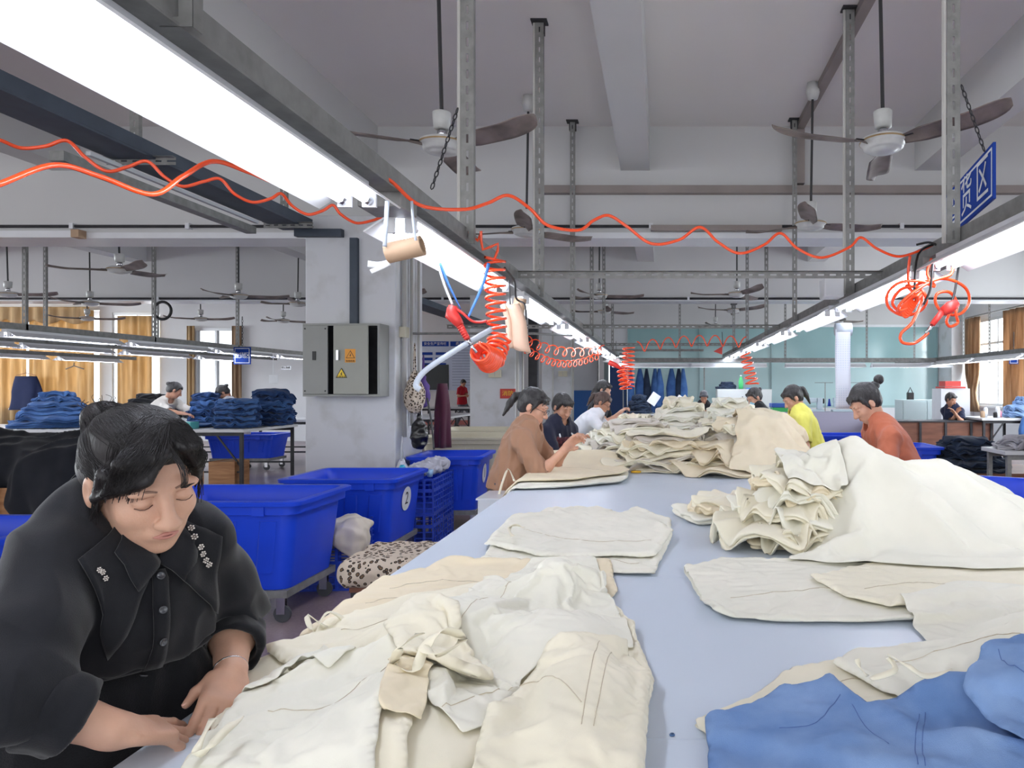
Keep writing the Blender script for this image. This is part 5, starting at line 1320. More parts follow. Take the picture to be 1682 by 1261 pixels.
def tie(root, pts, w=.012, m=None):
    pts = spline(pts, 6); vs = []; n = len(pts)
    for i, p in enumerate(pts):
        t = (pts[min(i + 1, n - 1)] - pts[max(i - 1, 0)]).normalized(); s_ = t.cross(Vector((0, 0, 1)))
        if s_.length < .1: s_ = Vector((1, 0, 0))
        s_.normalize(); s_ = Matrix.Rotation(.8 * math.sin(i * .35), 3, t) @ s_; vs += [p - s_ * w / 2, p + s_ * w / 2]
    return MB().add(vs, [(2 * i, 2 * i + 1, 2 * i + 3, 2 * i + 2) for i in range(n - 1)]).build('tie', m or M_fab, root, smooth=True, solid=.002)
def TP(*pts, z=ZT): return [T(a, b_, z) for a, b_ in pts]
def TS(*pts): return [(T(a, b_).x, T(a, b_).y) for a, b_ in pts]

# --- flat garments in the middle of the table
g = garment('flat stack of cream shorts lying alone in the middle of the table', TP((802, 926), (838, 866), (900, 843), (985, 838), (1012, 850), (1040, 838), (1092, 858), (1094, 884), (1064, 943), (940, 936)), M_fab2, seams=[TS((900, 860), (960, 880), (1060, 905)), TS((850, 900), (900, 905), (1050, 935))], seed=2, shrink=-.05)
g = garment('second cream layer folded over the flat stack of shorts', TP((815, 900), (850, 862), (940, 846), (1070, 868), (1086, 884), (1060, 918), (900, 918)), M_fab2, lift=.03, seed=3, shrink=-.09, seams=[TS((860, 880), (950, 900), (1070, 900))])
tie(g, [T(842, 880, .86), T(836, 868, .85), T(848, 862, .87), T(860, 866, .865)], .016)
g = garment('cream garment with loose ties in front of the woman in the brown shirt', TP((832, 802), (850, 772), (905, 760), (985, 757), (1028, 776), (1020, 793), (940, 800)), M_fab2, seed=4, shrink=-.10, step=.028, dist=.006)
g = garment('upper cream garment held up by the woman in the brown shirt', TP((842, 795), (880, 765), (945, 748), (1000, 762), (1022, 784), (930, 795)), M_fab3, lift=.06, seed=5, shrink=-.14, step=.028, dist=.006, seams=[TS((870, 785), (940, 778), (1010, 786))])
tie(g, [T(845, 790, .83), P(835, 770, 4.4), P(826, 790, 4.3), P(818, 818, 4.25)], .014)
# --- foreground heap, left
L_ = np.zeros(HN, dtype=np.float32); LUMP[0] = L_
for c_, r_ in (((-.45, 1.55, .80), (.16, .13, .07)), ((-.22, 1.48, .80), (.12, .15, .075)), ((-.40, 1.12, .80), (.15, .18, .05)), ((-.14, 1.22, .8), (.07, .2, .06))): ell_stamp(L_, c_, r_)
opn = lambda t: t < .12
garment('cream trousers laid flat across the far side of the foreground heap', TP((506, 1043), (560, 1000), (640, 957), (745, 932), (985, 938), (992, 975), (960, 1010), (700, 1030)), M_fab3, seed=6, shrink=-.07, seams=[TS((600, 1000), (750, 985), (960, 985)), TS((640, 975), (720, 962), (830, 968))], opening=opn)
g1 = garment('broad cream garment forming the right base of the foreground heap', TP((640, 1100), (760, 1000), (960, 965), (1030, 1040), (1062, 1120), (1040, 1261), (1010, 1400), (600, 1400)), M_fab, lift=.05, seed=7, step=.013, shrink=-.07, seams=[TS((1000, 1050), (1010, 1130), (990, 1240)), TS((1020, 1060), (1035, 1130), (1015, 1240))], opening=opn)
g2 = garment('cream trousers at the near left table edge under the working hands', TP((250, 1400), (345, 1262), (388, 1180), (430, 1105), (560, 1062), (690, 1080), (700, 1180), (650, 1400)), M_fab, lift=.06, seed=8, step=.013, shrink=-.08, seams=[TS((330, 1230), (450, 1170), (560, 1130)), TS((600, 1090), (590, 1180), (560, 1240))], opening=opn)
g3 = garment('cream garment with a tied bow in the middle of the foreground heap', TP((470, 1085), (560, 1040), (680, 1000), (800, 985), (850, 1030), (760, 1090), (640, 1110), (520, 1120)), M_fab, lift=.12, seed=9, shrink=-.10, seams=[TS((560, 1060), (680, 1030), (800, 1010))], opening=opn)
tie(g3, [T(690, 1040, .92), T(660, 1060, .94), T(650, 1090, .90), T(680, 1100, .90), T(700, 1060, .93), T(730, 1035, .95), T(760, 1050, .92), T(720, 1075, .92), T(690, 1060, .93)], .018)
q = T(915, 1000); cone_stamp(L_, (q.x, q.y), [(0, .985), (.02, .96), (.04, .90), (.075, .80)])
g4 = garment('cream garment on top of the foreground heap with a pointed fold standing up', TP((655, 1230), (640, 1150), (700, 1060), (780, 985), (880, 930), (960, 930), (1020, 1000), (1032, 1090), (940, 1110), (850, 1150), (800, 1230), (720, 1270)), M_fab2, layers=1, lift=.17, seed=10, step=.013, shrink=-.05, frames=38, amp=.016, seams=[TS((700, 1180), (760, 1090), (820, 1020), (860, 990)), TS((830, 1010), (890, 985), (930, 950)), TS((720, 1240), (850, 1160), (1000, 1095))])
L_ = np.zeros(HN, dtype=np.float32); LUMP[0] = L_
g5 = garment('cream garment folded over at the front right of the foreground heap', TP((760, 1420), (790, 1220), (880, 1130), (1000, 1095), (1045, 1130), (1040, 1280), (1000, 1420)), M_fab, lift=.14, seed=11, step=.013, shrink=-.08, seams=[TS((985, 1120), (970, 1180), (955, 1260)), TS((1005, 1120), (992, 1180), (975, 1260)), TS((840, 1170), (900, 1175), (955, 1230))], opening=opn)
g6 = garment('cream trouser leg hanging over the near edge of the foreground heap', TP((345, 1330), (420, 1180), (520, 1130), (660, 1110), (690, 1160), (640, 1330), (560, 1420), (380, 1420)), M_fab2, lift=.14, seed=12, step=.013, shrink=-.09, seams=[TS((440, 1200), (540, 1190), (640, 1130))], opening=opn)
tie(g2, [T(350, 1180, .86), T(330, 1215, .86), T(322, 1240, .85), T(345, 1225, .87), T(375, 1195, .875), T(395, 1180, .87)], .012)
tie(g1, [T(535, 1030, .83), T(505, 1010, .85), T(515, 1035, .83), T(540, 1005, .86), T(575, 1025, .82)], .012)
def strip(label, pts, w, m, **kw):
    q = [T(*p) for p in pts]; L_a, L_b = [], []
    for i, p in enumerate(q):
        t = (q[min(i + 1, len(q) - 1)] - q[max(i - 1, 0)]).normalized(); n_ = Vector((-t.y, t.x, 0)) * w / 2; L_a.append(p + n_); L_b.append(p - n_)
    return garment(label, L_a + L_b[::-1], m, name='waistband_strip', cat='garment strip', group='waistbands and straps on the foreground heap', layers=1, **kw)
strip('cream waistband running along the far left rim of the foreground heap', [(352, 1130), (430, 1085), (520, 1062), (600, 1045)], .075, M_fab, lift=.10, seed=31, shrink=-.06, step=.012)
strip('folded cream waistband in the gap in the middle of the foreground heap', [(700, 1075), (672, 1130), (650, 1190), (655, 1250)], .06, M_fab3, lift=.16, seed=33, shrink=-.16, step=.012)
strip('cream waistband bent over the left garment of the foreground heap', [(420, 1165), (480, 1130), (530, 1110), (560, 1130)], .06, M_fab2, lift=.14, seed=34, shrink=-.14, step=.012)
garment('small crumpled cream piece beside the bow of the foreground heap', TP((660, 1100), (720, 1060), (760, 1090), (745, 1160), (690, 1180), (650, 1150)), M_fab, lift=.20, seed=35, shrink=-.2, step=.012)
LUMP[0] = None
# --- right side: flat trousers, panel, heap and light denim
r1 = garment('long cream trousers laid flat on the right half of the table', TP((1147, 937), (1200, 924), (1340, 925), (1480, 912), (1600, 905), (1760, 930), (1760, 990), (1660, 1015), (1490, 1021), (1300, 1020), (1192, 1013)), M_fab2, seed=13, shrink=-.05, seams=[TS((1200, 990), (1350, 975), (1480, 985)), TS((1480, 925), (1484, 950), (1482, 962))], opening=lambda t: t > .9)
r2 = garment('cream waistband folded across the long flat trousers', TP((1360, 960), (1480, 930), (1590, 905), (1640, 930), (1760, 950), (1760, 985), (1600, 990), (1490, 1005), (1420, 990)), M_fab, lift=.03, seed=14, shrink=-.09, seams=[TS((1420, 985), (1500, 975), (1600, 975))])
L_ = np.zeros(HN, dtype=np.float32); LUMP[0] = L_
ell_stamp(L_, (.66, 1.30, .8), (.16, .14, .07)); ell_stamp(L_, (.9, 1.55, .8), (.2, .14, .06))
r3 = garment('plain cream panel at the right edge of the table', TP((1482, 1000), (1570, 974), (1760, 985), (1800, 1090), (1680, 1120), (1552, 1085)), M_fab2, layers=1, lift=.04, seed=15, shrink=-.03)
r4 = garment('crumpled cream trousers beside the light denim garment', TP((1206, 1192), (1290, 1155), (1330, 1115), (1420, 1095), (1540, 1098), (1760, 1100), (1800, 1260), (1500, 1280), (1240, 1215)), M_fab, lift=.05, seed=16, shrink=-.12, seams=[TS((1340, 1140), (1440, 1130), (1560, 1160))], opening=opn)
r5 = garment('cream garment with thin ties on top of the right heap', TP((1420, 1120), (1450, 1090), (1560, 1085), (1700, 1070), (1790, 1130), (1700, 1190), (1560, 1190)), M_fab2, lift=.12, seed=17, shrink=-.14, seams=[TS((1460, 1110), (1560, 1130), (1680, 1110))])
tie(r5, [T(1430, 1115, .90), T(1470, 1100, .91), T(1460, 1078, .92), T(1490, 1092, .93), T(1520, 1110, .91), T(1560, 1100, .90)], .010); tie(r5, [T(1425, 1110, .89), T(1412, 1095, .90), T(1408, 1082, .91)], .009)
j1 = garment('light blue denim garment spread at the lower right corner', TP((1232, 1215), (1300, 1185), (1390, 1160), (1440, 1195), (1550, 1185), (1640, 1200), (1800, 1180), (1850, 1420), (1270, 1420)), M_jean, lift=.10, seed=18, shrink=-.17, amp=.03, seams=[TS((1280, 1225), (1340, 1215), (1380, 1175)), TS((1400, 1190), (1430, 1230), (1460, 1260)), TS((1520, 1210), (1515, 1260), (1520, 1300)), TS((1510, 1210), (1503, 1260), (1508, 1300))], name='denim_garment', seam_m=M_jseam, step=.018)
j2 = garment('light denim collar piece standing up at the right edge', TP((1600, 1200), (1630, 1150), (1700, 1140), (1800, 1150), (1820, 1260), (1680, 1260)), M_jean, lift=.16, seed=19, shrink=-.14, name='denim_garment', amp=.03, seam_m=M_jseam, seams=[TS((1640, 1170), (1660, 1200), (1720, 1230))])
# --- big drape over the heap on the right
L_ = np.zeros(HN, dtype=np.float32); LUMP[0] = L_
for c_, r_ in (((.72, 2.75, .80), (.20, .34, .22)), ((1.02, 2.75, .78), (.26, .28, .17)), ((1.36, 2.8, .60), (.24, .30, .27))): ell_stamp(L_, c_, r_)
ridge_stamp(L_, (.745, 2.70, 1.19), (.80, 2.95, 1.05), .10, .12); ridge_stamp(L_, (.745, 2.70, 1.18), (1.0, 2.42, .95), .09, .08); ridge_stamp(L_, (.74, 2.66, 1.12), (.66, 2.32, .86), .07, .05)
ridge_stamp(L_, (1.12, 2.8, 1.09), (1.30, 2.55, .92), .09, .08); ridge_stamp(L_, (1.12, 2.8, 1.08), (1.42, 2.9, .96), .09, .10); ridge_stamp(L_, (.95, 2.5, .98), (1.08, 2.28, .84), .05, .04); ridge_stamp(L_, (1.25, 2.55, .92), (1.22, 2.32, .80), .05, .04); ridge_stamp(L_, (1.4, 2.75, .95), (1.5, 2.5, .84), .06, .05)
poly = [Vector(p) for p in ((.56, 2.20, 0), (.62, 3.35, 0), (1.2, 3.4, 0), (1.75, 3.3, 0), (1.78, 2.5, 0), (1.35, 2.22, 0), (1.0, 2.16, 0))]
R1 = garment('big pale cream cloth draped in peaks over the heap on the right', poly, M_fab2, layers=1, step=.027, z=1.21, shrink=-.15, frames=46, amp=.05, freq=4, seed=21, dist=.006, bend=.2)
LUMP[0] = None

# --- bunched stacks: every layer is a folded garment of its own
def layer_mesh(w, d, t, rz, c, sag, seed, n=72, ruf=.02, warp=.12):
    rr_ = random.Random(seed); ph = [rr_.uniform(0, 6.28) for _ in range(8)]; fr = [rr_.choice((3, 5, 7, 9, 11)) for _ in range(4)]
    prof = [(.02, .5), (.3, .52), (.6, .5), (.8, .5), (.92, .48), (.985, .36), (1.0, .22), (.975, .08), (.93, .02), (.97, -.08), (.99, -.22), (.97, -.36), (.9, -.46), (.6, -.5), (.1, -.5)]
    vs = []; cr, sr = math.cos(rz), math.sin(rz)
    for r, h in prof:
        for k in range(n):
            a = 2 * PI * k / n; e = 2 / 3.2
            ca, sa = math.cos(a), math.sin(a); x = math.copysign(abs(ca) ** e, ca) * w / 2; y = math.copysign(abs(sa) ** e, sa) * d / 2
            m_ = 1 + warp * (math.sin(fr[0] % 4 * a + ph[0]) * .6 + .4 * math.sin(fr[1] * a + ph[1]))
            rf = ruf * r ** 3 * (math.sin(fr[2] * a + ph[2]) + .5 * math.sin((fr[3] + 2) * a + ph[3]) + .2 * math.sin(13 * a + ph[4]))
            x *= r * m_; y *= r * m_
            x += .010 * r * math.sin(9 * a + ph[5] + h * 3); y += .010 * r * math.sin(7 * a + ph[6] - h * 3)
            X, Y_ = c[0] + x * cr - y * sr, c[1] + x * sr + y * cr
            z = c[2] + h * t + rf - sag(X, Y_) + .006 * math.sin(X * 31 + ph[7]) * math.cos(Y_ * 27 + ph[0])
            vs.append(Vector((X, Y_, z)))
    fs = [(i * n + k, (i + 1) * n + k, (i + 1) * n + (k + 1) % n, i * n + (k + 1) % n) for i in range(len(prof) - 1) for k in range(n)]
    fs += [tuple(range(n)), tuple(reversed(range((len(prof) - 1) * n, len(prof) * n)))]
    return vs, fs
ORD = ['bottom', 'second', 'third', 'fourth', 'fifth', 'sixth', 'seventh', 'eighth', 'ninth', 'tenth', 'eleventh', 'twelfth', 'thirteenth', 'fourteenth']
def heap(where, c, w, d, h, n, mats, seed, zb=ZT, taper=.5, ruf=.018, name='folded_garment', cat='garment', jit=.05, droop=.5, lean=(0, 0), mono='cream garment', rzr=.5, warp=.12):
    rr_ = random.Random(seed); cx, cy = c; sx = rr_.uniform(0, 6)
    for i in range(n):
        f = i / max(1, n - 1); s_ = (1 - taper * f ** 1.6) * rr_.uniform(.9, 1.06); t = h / n
        x = cx + lean[0] * f + rr_.uniform(-jit, jit) * w; y = cy + lean[1] * f + rr_.uniform(-jit, jit) * d
        def sag(X, Y_): return droop * h * f * (((X - cx) / (w * .62)) ** 2 + ((Y_ - cy) / (d * .62)) ** 2) * .7
        vs, fs = layer_mesh(w * s_, d * s_, t * 1.02, rr_.uniform(-rzr, rzr), (x, y, zb + t * (i + .5) + .004), sag, seed * 31 + i, ruf=ruf * (1 if i else .25) * .62, warp=warp * .75)
        for v in vs: v.z = max(v.z, zb + .0015 * (i + 1))
        m_ = rr_.choice(mats)
        o = MB().add(vs, fs).build(name, m_, smooth=True)
        if cy < 5.0 and zb == ZT: stamp(HM, vs, fs)
        pos = 'topmost' if i == n - 1 else ORD[i] + (' lowest' if i else '')
        tag(o, '%s of %s' % (mono + ', ' + pos, where), cat, 'folded garments of ' + where)
def hc(px, py, w, d, z=ZT): q = T(px, py, z); return (q.x, q.y + d / 2)
creams = [M_fab, M_fab3, M_fab, M_fab2]; greys = [M_fabg, M_fabg, M_fab2, M_fab]
heap('the rolled heap left of the big drape', (.47, 2.72), .48, .62, .30, 9, creams, 101, taper=.45, ruf=.055, jit=.07, droop=.75, lean=(.09, .02), warp=.16)
heap('the low pile left of the rolled heap', (.33, 3.12), .5, .4, .10, 3, creams, 102, taper=.3, ruf=.03, droop=.6)
heap('the wavy stack beside the grey heap', (.03, 4.98), .78, .58, .24, 10, [M_fab, M_fab3, M_fabg, M_fab], 103, taper=.25, ruf=.04, droop=.35)
heap('the big loose heap in the middle right', (.62, 4.95), .92, .85, .40, 12, [M_fab3, M_fab, M_fab3, M_fabg], 104, taper=.6, ruf=.05, droop=.8, lean=(.06, .05), jit=.09, warp=.18)
hn = dict(group='loose cream garments tossed over the heaps')
garment('pale cream garment thrown over the top of the rolled heap', [Vector(p) for p in ((.50, 2.52, 0), (.68, 2.50, 0), (.72, 2.95, 0), (.50, 3.0, 0))], M_fab2, layers=1, lift=.46, seed=43, shrink=-.22, amp=.04, step=.018, frames=40, **hn)
garment('cream garment tossed over the front of the big loose heap', [Vector(p) for p in ((.5, 4.5, 0), (.95, 4.45, 0), (1.0, 5.1, 0), (.55, 5.2, 0))], M_fab3, layers=1, lift=.46, seed=44, shrink=-.22, amp=.05, step=.026, frames=38, dist=.006, **hn)
garment('cream garment lying over the wavy stack', [Vector(p) for p in ((-.15, 4.85, 0), (.30, 4.80, 0), (.34, 5.2, 0), (-.15, 5.2, 0))], M_fab, lift=.28, seed=46, shrink=-.16, amp=.04, step=.026, frames=34, dist=.006, **hn)
heap('the grey crumpled heap behind the wavy stack', (-.22, 6.2), 1.1, .8, .30, 10, greys, 105, taper=.6, ruf=.045, droop=.8, jit=.08)
heap('the pale heap at the table\'s far left end', (-.30, 8.2), .9, .8, .26, 7, [M_fab2, M_fab], 106, taper=.6, ruf=.04, droop=.8)
heap('the pale heap at the far middle of the table', (.25, 8.4), 1.0, .9, .46, 9, [M_fab2, M_fab], 107, taper=.65, ruf=.045, droop=.9)
heap('the pale heap at the far right of the table', (.80, 8.0), 1.0, .9, .46, 9, [M_fab2, M_fab, M_fabg], 108, taper=.6, ruf=.045, droop=.9)
heap('the grey heap before the masked woman', (.75, 6.5), .8, .7, .24, 6, greys, 109, taper=.5, ruf=.04, droop=.8)
heap('the flat pile before the woman in yellow', (.98, 5.9), .36, .5, .12, 4, greys, 110, taper=.4, ruf=.03, droop=.6)
heap('the small pile before the woman in the white T-shirt', (-.62, 7.4), .36, .45, .12, 3, creams, 111, taper=.4, ruf=.03)
print('fabric done', time.time() - T0)

# ------------------------------------------------------------------ foreground woman in black
M_blackshirt = cloth_mat('black_woven_shirt', (27, 28, 33), bump=.12, bscale=600, rgb2=(19, 20, 25), scale=9)
def hero():
    k = .95; vox = .004
    head = P(236, 788, 1.20); R = head_R(-31, 23, 9)
    nb = Vector((-.965, 1.245, 1.128)); pel = Vector((-1.0, 1.25, .80))
    shR, shL = P(92, 922, 1.125), P(318, 885, 1.325)
    elR, elL = P(8, 1145, .97), P(384, 1018, 1.45)
    wrR, wrL = P(190, 1200, 1.05), P(378, 1108, 1.29)
    base = Vector((pel.x, pel.y, 0))
    root = thing('person', 'foreground woman in a black shirt with rolled sleeves, head bowed over the near table edge', 'person', base)
    lo = (-1.30, .70, .42); hi = (-.62, 1.66, 1.42)
    up = (nb - pel).normalized(); lat = (shR - shL).normalized(); lat = (lat - up * lat.dot(up)).normalized(); fw = up.cross(lat).normalized()
    if fw.x < 0: fw = -fw
    T = np.array(Matrix((lat, fw, up)).transposed())
    s = SDF(.0032, lo, hi); W = add_head(s, head, R, k)
    s.cap(head + R @ Vector((0, -.035, -.06)), nb + up * .0, .046, .054, .02)
    s.cap(head + R @ Vector((0, .01, -.075)), nb + fw * .03, .036, .045, .02)
    for sh, el, wr in ((shR, elR, wrR), (shL, elL, wrL)):
        s.chain([sh, el, wr], [.046, .040, .026], .02); s.cap(el, el.lerp(wr, .35), .039, .041, .02)
    # right hand: stretched toward the fabric, index pointing, others curled
    hd = (P(290, 1192, 1.14) - wrR).normalized(); hd = (hd + Vector((0, 0, -.05))).normalized()
    tR = add_hand(s, wrR, hd, (-.35, -.15, -.93), 1 if (hd.cross(Vector((-.35, -.15, -.93)))).y > 0 else -1, curls=(.16, .38, .62, .8), k=.93, thumb_in=.85)
    hl = (P(358, 1170, 1.20) - wrL).normalized()
    pl = Vector((-.55, .25, -.75)); tL = add_hand(s, wrL, hl, pl, 1 if hl.cross(pl).x < 0 else -1, curls=(.55, .65, .7, .75), k=.93, spread=.02, thumb_in=.7)
    mid = nb.lerp(pel, .45)
    s.ell(nb.lerp(mid, .45), (.12, .075, .16), T, .03); s.cap(shL, shR, .04, .04, .03); s.cap(mid, pel, .09, .1, .04)
    s.cap(nb, nb.lerp(mid, .4) + fw * .015, .055, .07, .04)
    body = s.mesh('body', skin_mat('hero_skin', (206, 162, 138)), root)
    bbv = BVHTree.FromPolygons([v.co.copy() + base for v in body.data.vertices], [tuple(p.vertices) for p in body.data.polygons])
    for tips in (tR, tL):
        for tip, prev, pn in tips:
            d = (tip - prev).normalized(); n = -(pn - d * pn.dot(d)).normalized()
            c = tip + d * .0005 + n * .0046
            z = SDF(.0009, np.array(c) - .012, np.array(c) + .012); z.ell(c, (.0048, .0062, .0016), np.array(Matrix((n.cross(d), d, n)).transposed()), .001); z.mesh('nail', M_nail, root)
    face_parts(root, head, R, k * 1.0, lip=False)
    def onface(x, z, lift=.0):
        o_ = Vector(W(x, .2, z)); h = bbv.ray_cast(o_, -R.col[1]); return h[0] + R.col[1] * lift if h[0] is not None else o_
    z = SDF(.0012, np.array(W(0, .085, -.064)) - .05, np.array(W(0, .085, -.064)) + .05)
    xs = np.linspace(-.0195, .0195, 13)
    up_ = [onface(x, -.0605 - .0035 * abs(x / .0195) ** 1.5 + .0012 * (abs(x) > .003) * (abs(x) < .009), .0002) for x in xs]; lo_ = [onface(x, -.0672 + .0034 * abs(x / .0195) ** 1.6, .0004) for x in xs]
    for i in range(12):
        q0, q1 = 1 - abs(xs[i] / .021) ** 2, 1 - abs(xs[i + 1] / .021) ** 2
        z.cap(up_[i], up_[i + 1], .0008 + .0018 * q0, .0008 + .0018 * q1, .001); z.cap(lo_[i], lo_[i + 1], .0008 + .0028 * q0, .0008 + .0028 * q1, .001)
    z.mesh('lips', M_lip, root)
    MB().tube([onface(x, -.0645 + .0008 * math.cos(x * 120), .0022 * (1 - (x / .021) ** 2)) for x in xs], .0007, 5).build('mouth_line', mat('mouth_line', (120, 66, 62), .6), root, smooth=True)
    for sx in (-1, 1): MB().tube([onface(sx * (.017 + .016 * t), .0145 + .004 * math.sin(PI * t), .0001) for t in np.linspace(0, 1, 6)], .0006, 4).build('eyelid_crease', mat('lid_crease', (176, 126, 106), .7), root, smooth=True)
    # shirt
    t = SDF(vox, lo, hi)
    t.ell(nb.lerp(mid, .5), (.152, .098, .185), T, .03); t.ell(nb.lerp(mid, .8) + fw * .045, (.125, .085, .1), T, .06)
    t.ell(mid - up * .02, (.155, .125, .16), T, .05)
    waist = pel + up * .115
    t.cap(mid - lat * .05, waist - lat * .055, .105, .108, .06); t.cap(mid + lat * .05, waist + lat * .055, .105, .108, .06)
    for sd, sh, el, wr, e in (('R', shR, elR, wrR, .22), ('L', shL, elL, wrL, .28)):
        t.cap(nb.lerp(sh, .25) - up * .012, sh, .042, .054, .05)
        t.chain([sh, sh.lerp(el, .55), el, el.lerp(wr, e)], [.058, .062, .060, .056], .03)
    for sd, sh, el, wr, e in (('R', shR, elR, wrR, .22), ('L', shL, elL, wrL, .28)):
        d = (wr - el).normalized(); c = el.lerp(wr, e)
        t.cap(c + d * .062, c + d * .09, .062, .07, .003, 'sub'); t.cap(c - d * .01, c + d * .09, .044, .048, .004, 'sub')
    t.ell(nb + up * .055 + fw * .04, (.058, .07, .05), T, .008, 'sub')
    t.chain([nb + fw * .115 + up * .0, nb + fw * .13 - up * .055], [.03, .01], .004, 'sub')
    t.plane_cut(waist - up * .005, -up, .02)
    so = t.mesh('shirt', M_blackshirt, root, folds(.0068, 5.0, 11, (1.1, 1.1, .8)))
    # rolled cuffs
    for el, wr, e in ((elR, wrR, .22), (elL, wrL, .28)):
        d = (wr - el).normalized(); c = el.lerp(wr, e) + d * .032; Q = frame_from(d)
        z = SDF(.004, np.array(c) - .12, np.array(c) + .12)
        z.cap(c - d * .02, c + d * .022, .057, .056, .01); z.cap(c - d * .06, c + d * .08, .044, .044, .004, 'sub')
        z.plane_cut(c + d * .03, d, .008); z.plane_cut(c - d * .03, -d, .008)
        z.mesh('cuff', M_blackshirt, root, folds(.004, 8, 4))
    # trousers / skirt below the waist
    z = SDF(.005, lo, hi)
    for sx in (-1, 1): z.chain([waist + lat * .05 * sx, pel + lat * .07 * sx, pel + lat * .08 * sx - Vector((0, 0, .36))], [.100, .118, .11], .05)
    z.mesh('trousers', cloth_mat('black_trouser_cloth', (22, 23, 27), bump=.2), root, folds(.007, 4, 21, (1.6, 1.6, .5)))
    mb = MB(); mb.lathe([(.108, 0), (.112, .012), (.108, .03)], n=40, cap=False, R=Matrix.Identity(3))
    # sit a waistband around the body
    q = []
    for i in range(48):
        a = 2 * PI * i / 48; q.append(waist + lat * math.cos(a) * .172 + fw * math.sin(a) * .118 + up * .004)
    MB().tube(q, .010, 6, closed=True).build('waistband', M_blackshirt, root, smooth=True)
    # big cape collar lapels
    off = origin_of(root); sbv = BVHTree.FromPolygons([v.co.copy() for v in so.data.vertices], [tuple(p.vertices) for p in so.data.polygons])
    def on_shirt(p, lift=.004):
        """drop a point onto the shirt along the body's front direction"""
        p = Vector(p) - off
        loc_, nrm, _i, _d = sbv.ray_cast(p + fw * .3, -fw)
        return (loc_ + nrm * lift + off, nrm) if loc_ is not None else (p + off, fw)
    def flap(poly, name='lapel', lift=.007, n=12):
        """triangle-ish patch a-b-c-d draped on the shirt"""
        a, b_, c_, d_ = [Vector(v) for v in poly]
        mb = MB()
        def fn(u, v):
            p = (a * (1 - u) + b_ * u) * (1 - v) + (d_ * (1 - u) + c_ * u) * v
            q = nb + lat * p.x + up * p.y
            h, nn = on_shirt(q, lift + .004 * math.sin(u * PI) * v); return h
        mb.grid(fn, n, n); return mb.build(name, M_blackshirt, root, smooth=True, solid=.004)
    # body coordinates: x along lateral (toward her right), y up from the neck base
    flap([(-.012, -.045, 0), (-.05, .026, 0), (-.112, -.01, 0), (-.105, -.15, 0)]); flap([(.012, -.045, 0), (.05, .026, 0), (.12, -.01, 0), (.07, -.175, 0)])
    flap([(-.004, -.04, 0), (-.038, .025, 0), (-.068, -.01, 0), (-.035, -.075, 0)], 'collar', .012, 8); flap([(.004, -.04, 0), (.038, .025, 0), (.068, -.01, 0), (.035, -.075, 0)], 'collar', .012, 8)
    # placket and buttons
    mb = MB(); mb.grid(lambda u, v: on_shirt(nb + lat * ((u - .5) * .024) - up * (.05 + .23 * v), .004)[0], 4, 18); mb.build('placket', M_blackshirt, root, smooth=True, solid=.003)
    for y in (-.06, -.112, -.165, -.222):
        p, nn = on_shirt(nb + up * y, .008); Q = frame_from(nn)
        MB().lathe([(0, .001), (.0045, .001), (.0058, .003), (.0068, .002), (.0068, 0), (0, 0)], p, 16, Q, cap=False).build('button', mat('dark_button', (64, 66, 72), .2, coat=.5), root, smooth=True)
    # flower beads on the lapels
    Mb = mat('pearl_bead', (214, 206, 200), .15, coat=.7)
    def flower(p, nn, sc=1):
        Q = frame_from(nn); mb = MB()
        for i in range(6):
            a = i * PI / 3; c = Q @ Vector((math.cos(a) * .0042, math.sin(a) * .0042, .002)) * sc
            mb.lathe([(0, -.0016 * sc), (.0015 * sc, -.001 * sc), (.0019 * sc, .0), (.0015 * sc, .001 * sc), (0, .0016 * sc)], p + c, 6, Q, cap=False)
        mb.lathe([(0, -.002 * sc), (.002 * sc, 0), (0, .0022 * sc)], p + nn * .002, 8, Q, cap=False)
        mb.build('bead_flower', Mb, root, smooth=True)
    for x, y in ((-.066, .006), (-.068, -.008), (-.070, -.021), (-.074, -.034), (-.082, -.046), (-.091, -.055)):
        p, nn = on_shirt(nb + lat * x + up * y, .013); flower(p, nn)
    for x, y in ((.098, -.03), (.092, -.034), (.087, -.044)):
        p, nn = on_shirt(nb + lat * x + up * y, .013); flower(p, nn, .8)
    # hair: swept up to a small bun with loose fringe
    Rn = np.array(R); hs = SDF(.0032, np.array(head) - .2, np.array(head) + .2)
    hs.ell(W(0, -.024, .042), np.array((.0815, .098, .090)) * k, Rn, .01); hs.ell(W(0, -.06, .0), (.07, .06, .07), Rn, .02)
    hs.ell(W(.0, .01, .092), (.045, .05, .034), Rn, .03)
    hs.rbox(W(0, .135, -.055), (.12, .085, .09), .035, Rn, .006, 'sub'); hs.ell(W(-.005, .085, .008), (.062, .05, .056), Rn, .006, 'sub')
    for sx in (-1, 1): hs.ell(W(sx * .09, -.004, -.012), (.024, .022, .034), Rn, .004, 'sub')
    hs.ell(W(.02, -.118, .075), (.032, .028, .03), Rn, .012)
    # fringe sweeping from the parting to her right temple
    for i in range(7):
        x0 = -.022 + i * .008; hs.chain([W(x0, .03, .118 - i * .002), W(x0 + .02 + i * .003, .078, .088), W(.030 + i * .0075, .088 - i * .004, .052 - i * .003), W(.04 + i * .007, .083 - i * .0075, .030 - i * .004)], [.008, .008, .006, .0025], .008)
    for i in range(5):
        hs.chain([W(-.018 - i * .006, .03, .118), W(-.036 - i * .006, .066, .092), W(-.055 - i * .004, .066 - i * .006, .055), W(-.066 - i * .002, .05 - i * .008, .028)], [.008, .007, .005, .002], .008)
    for sx in (-1, 1): hs.chain([W(sx * .07, .04, .05), W(sx * .077, .026, .0), W(sx * .075, .022, -.03)], [.014, .008, .002], .008)
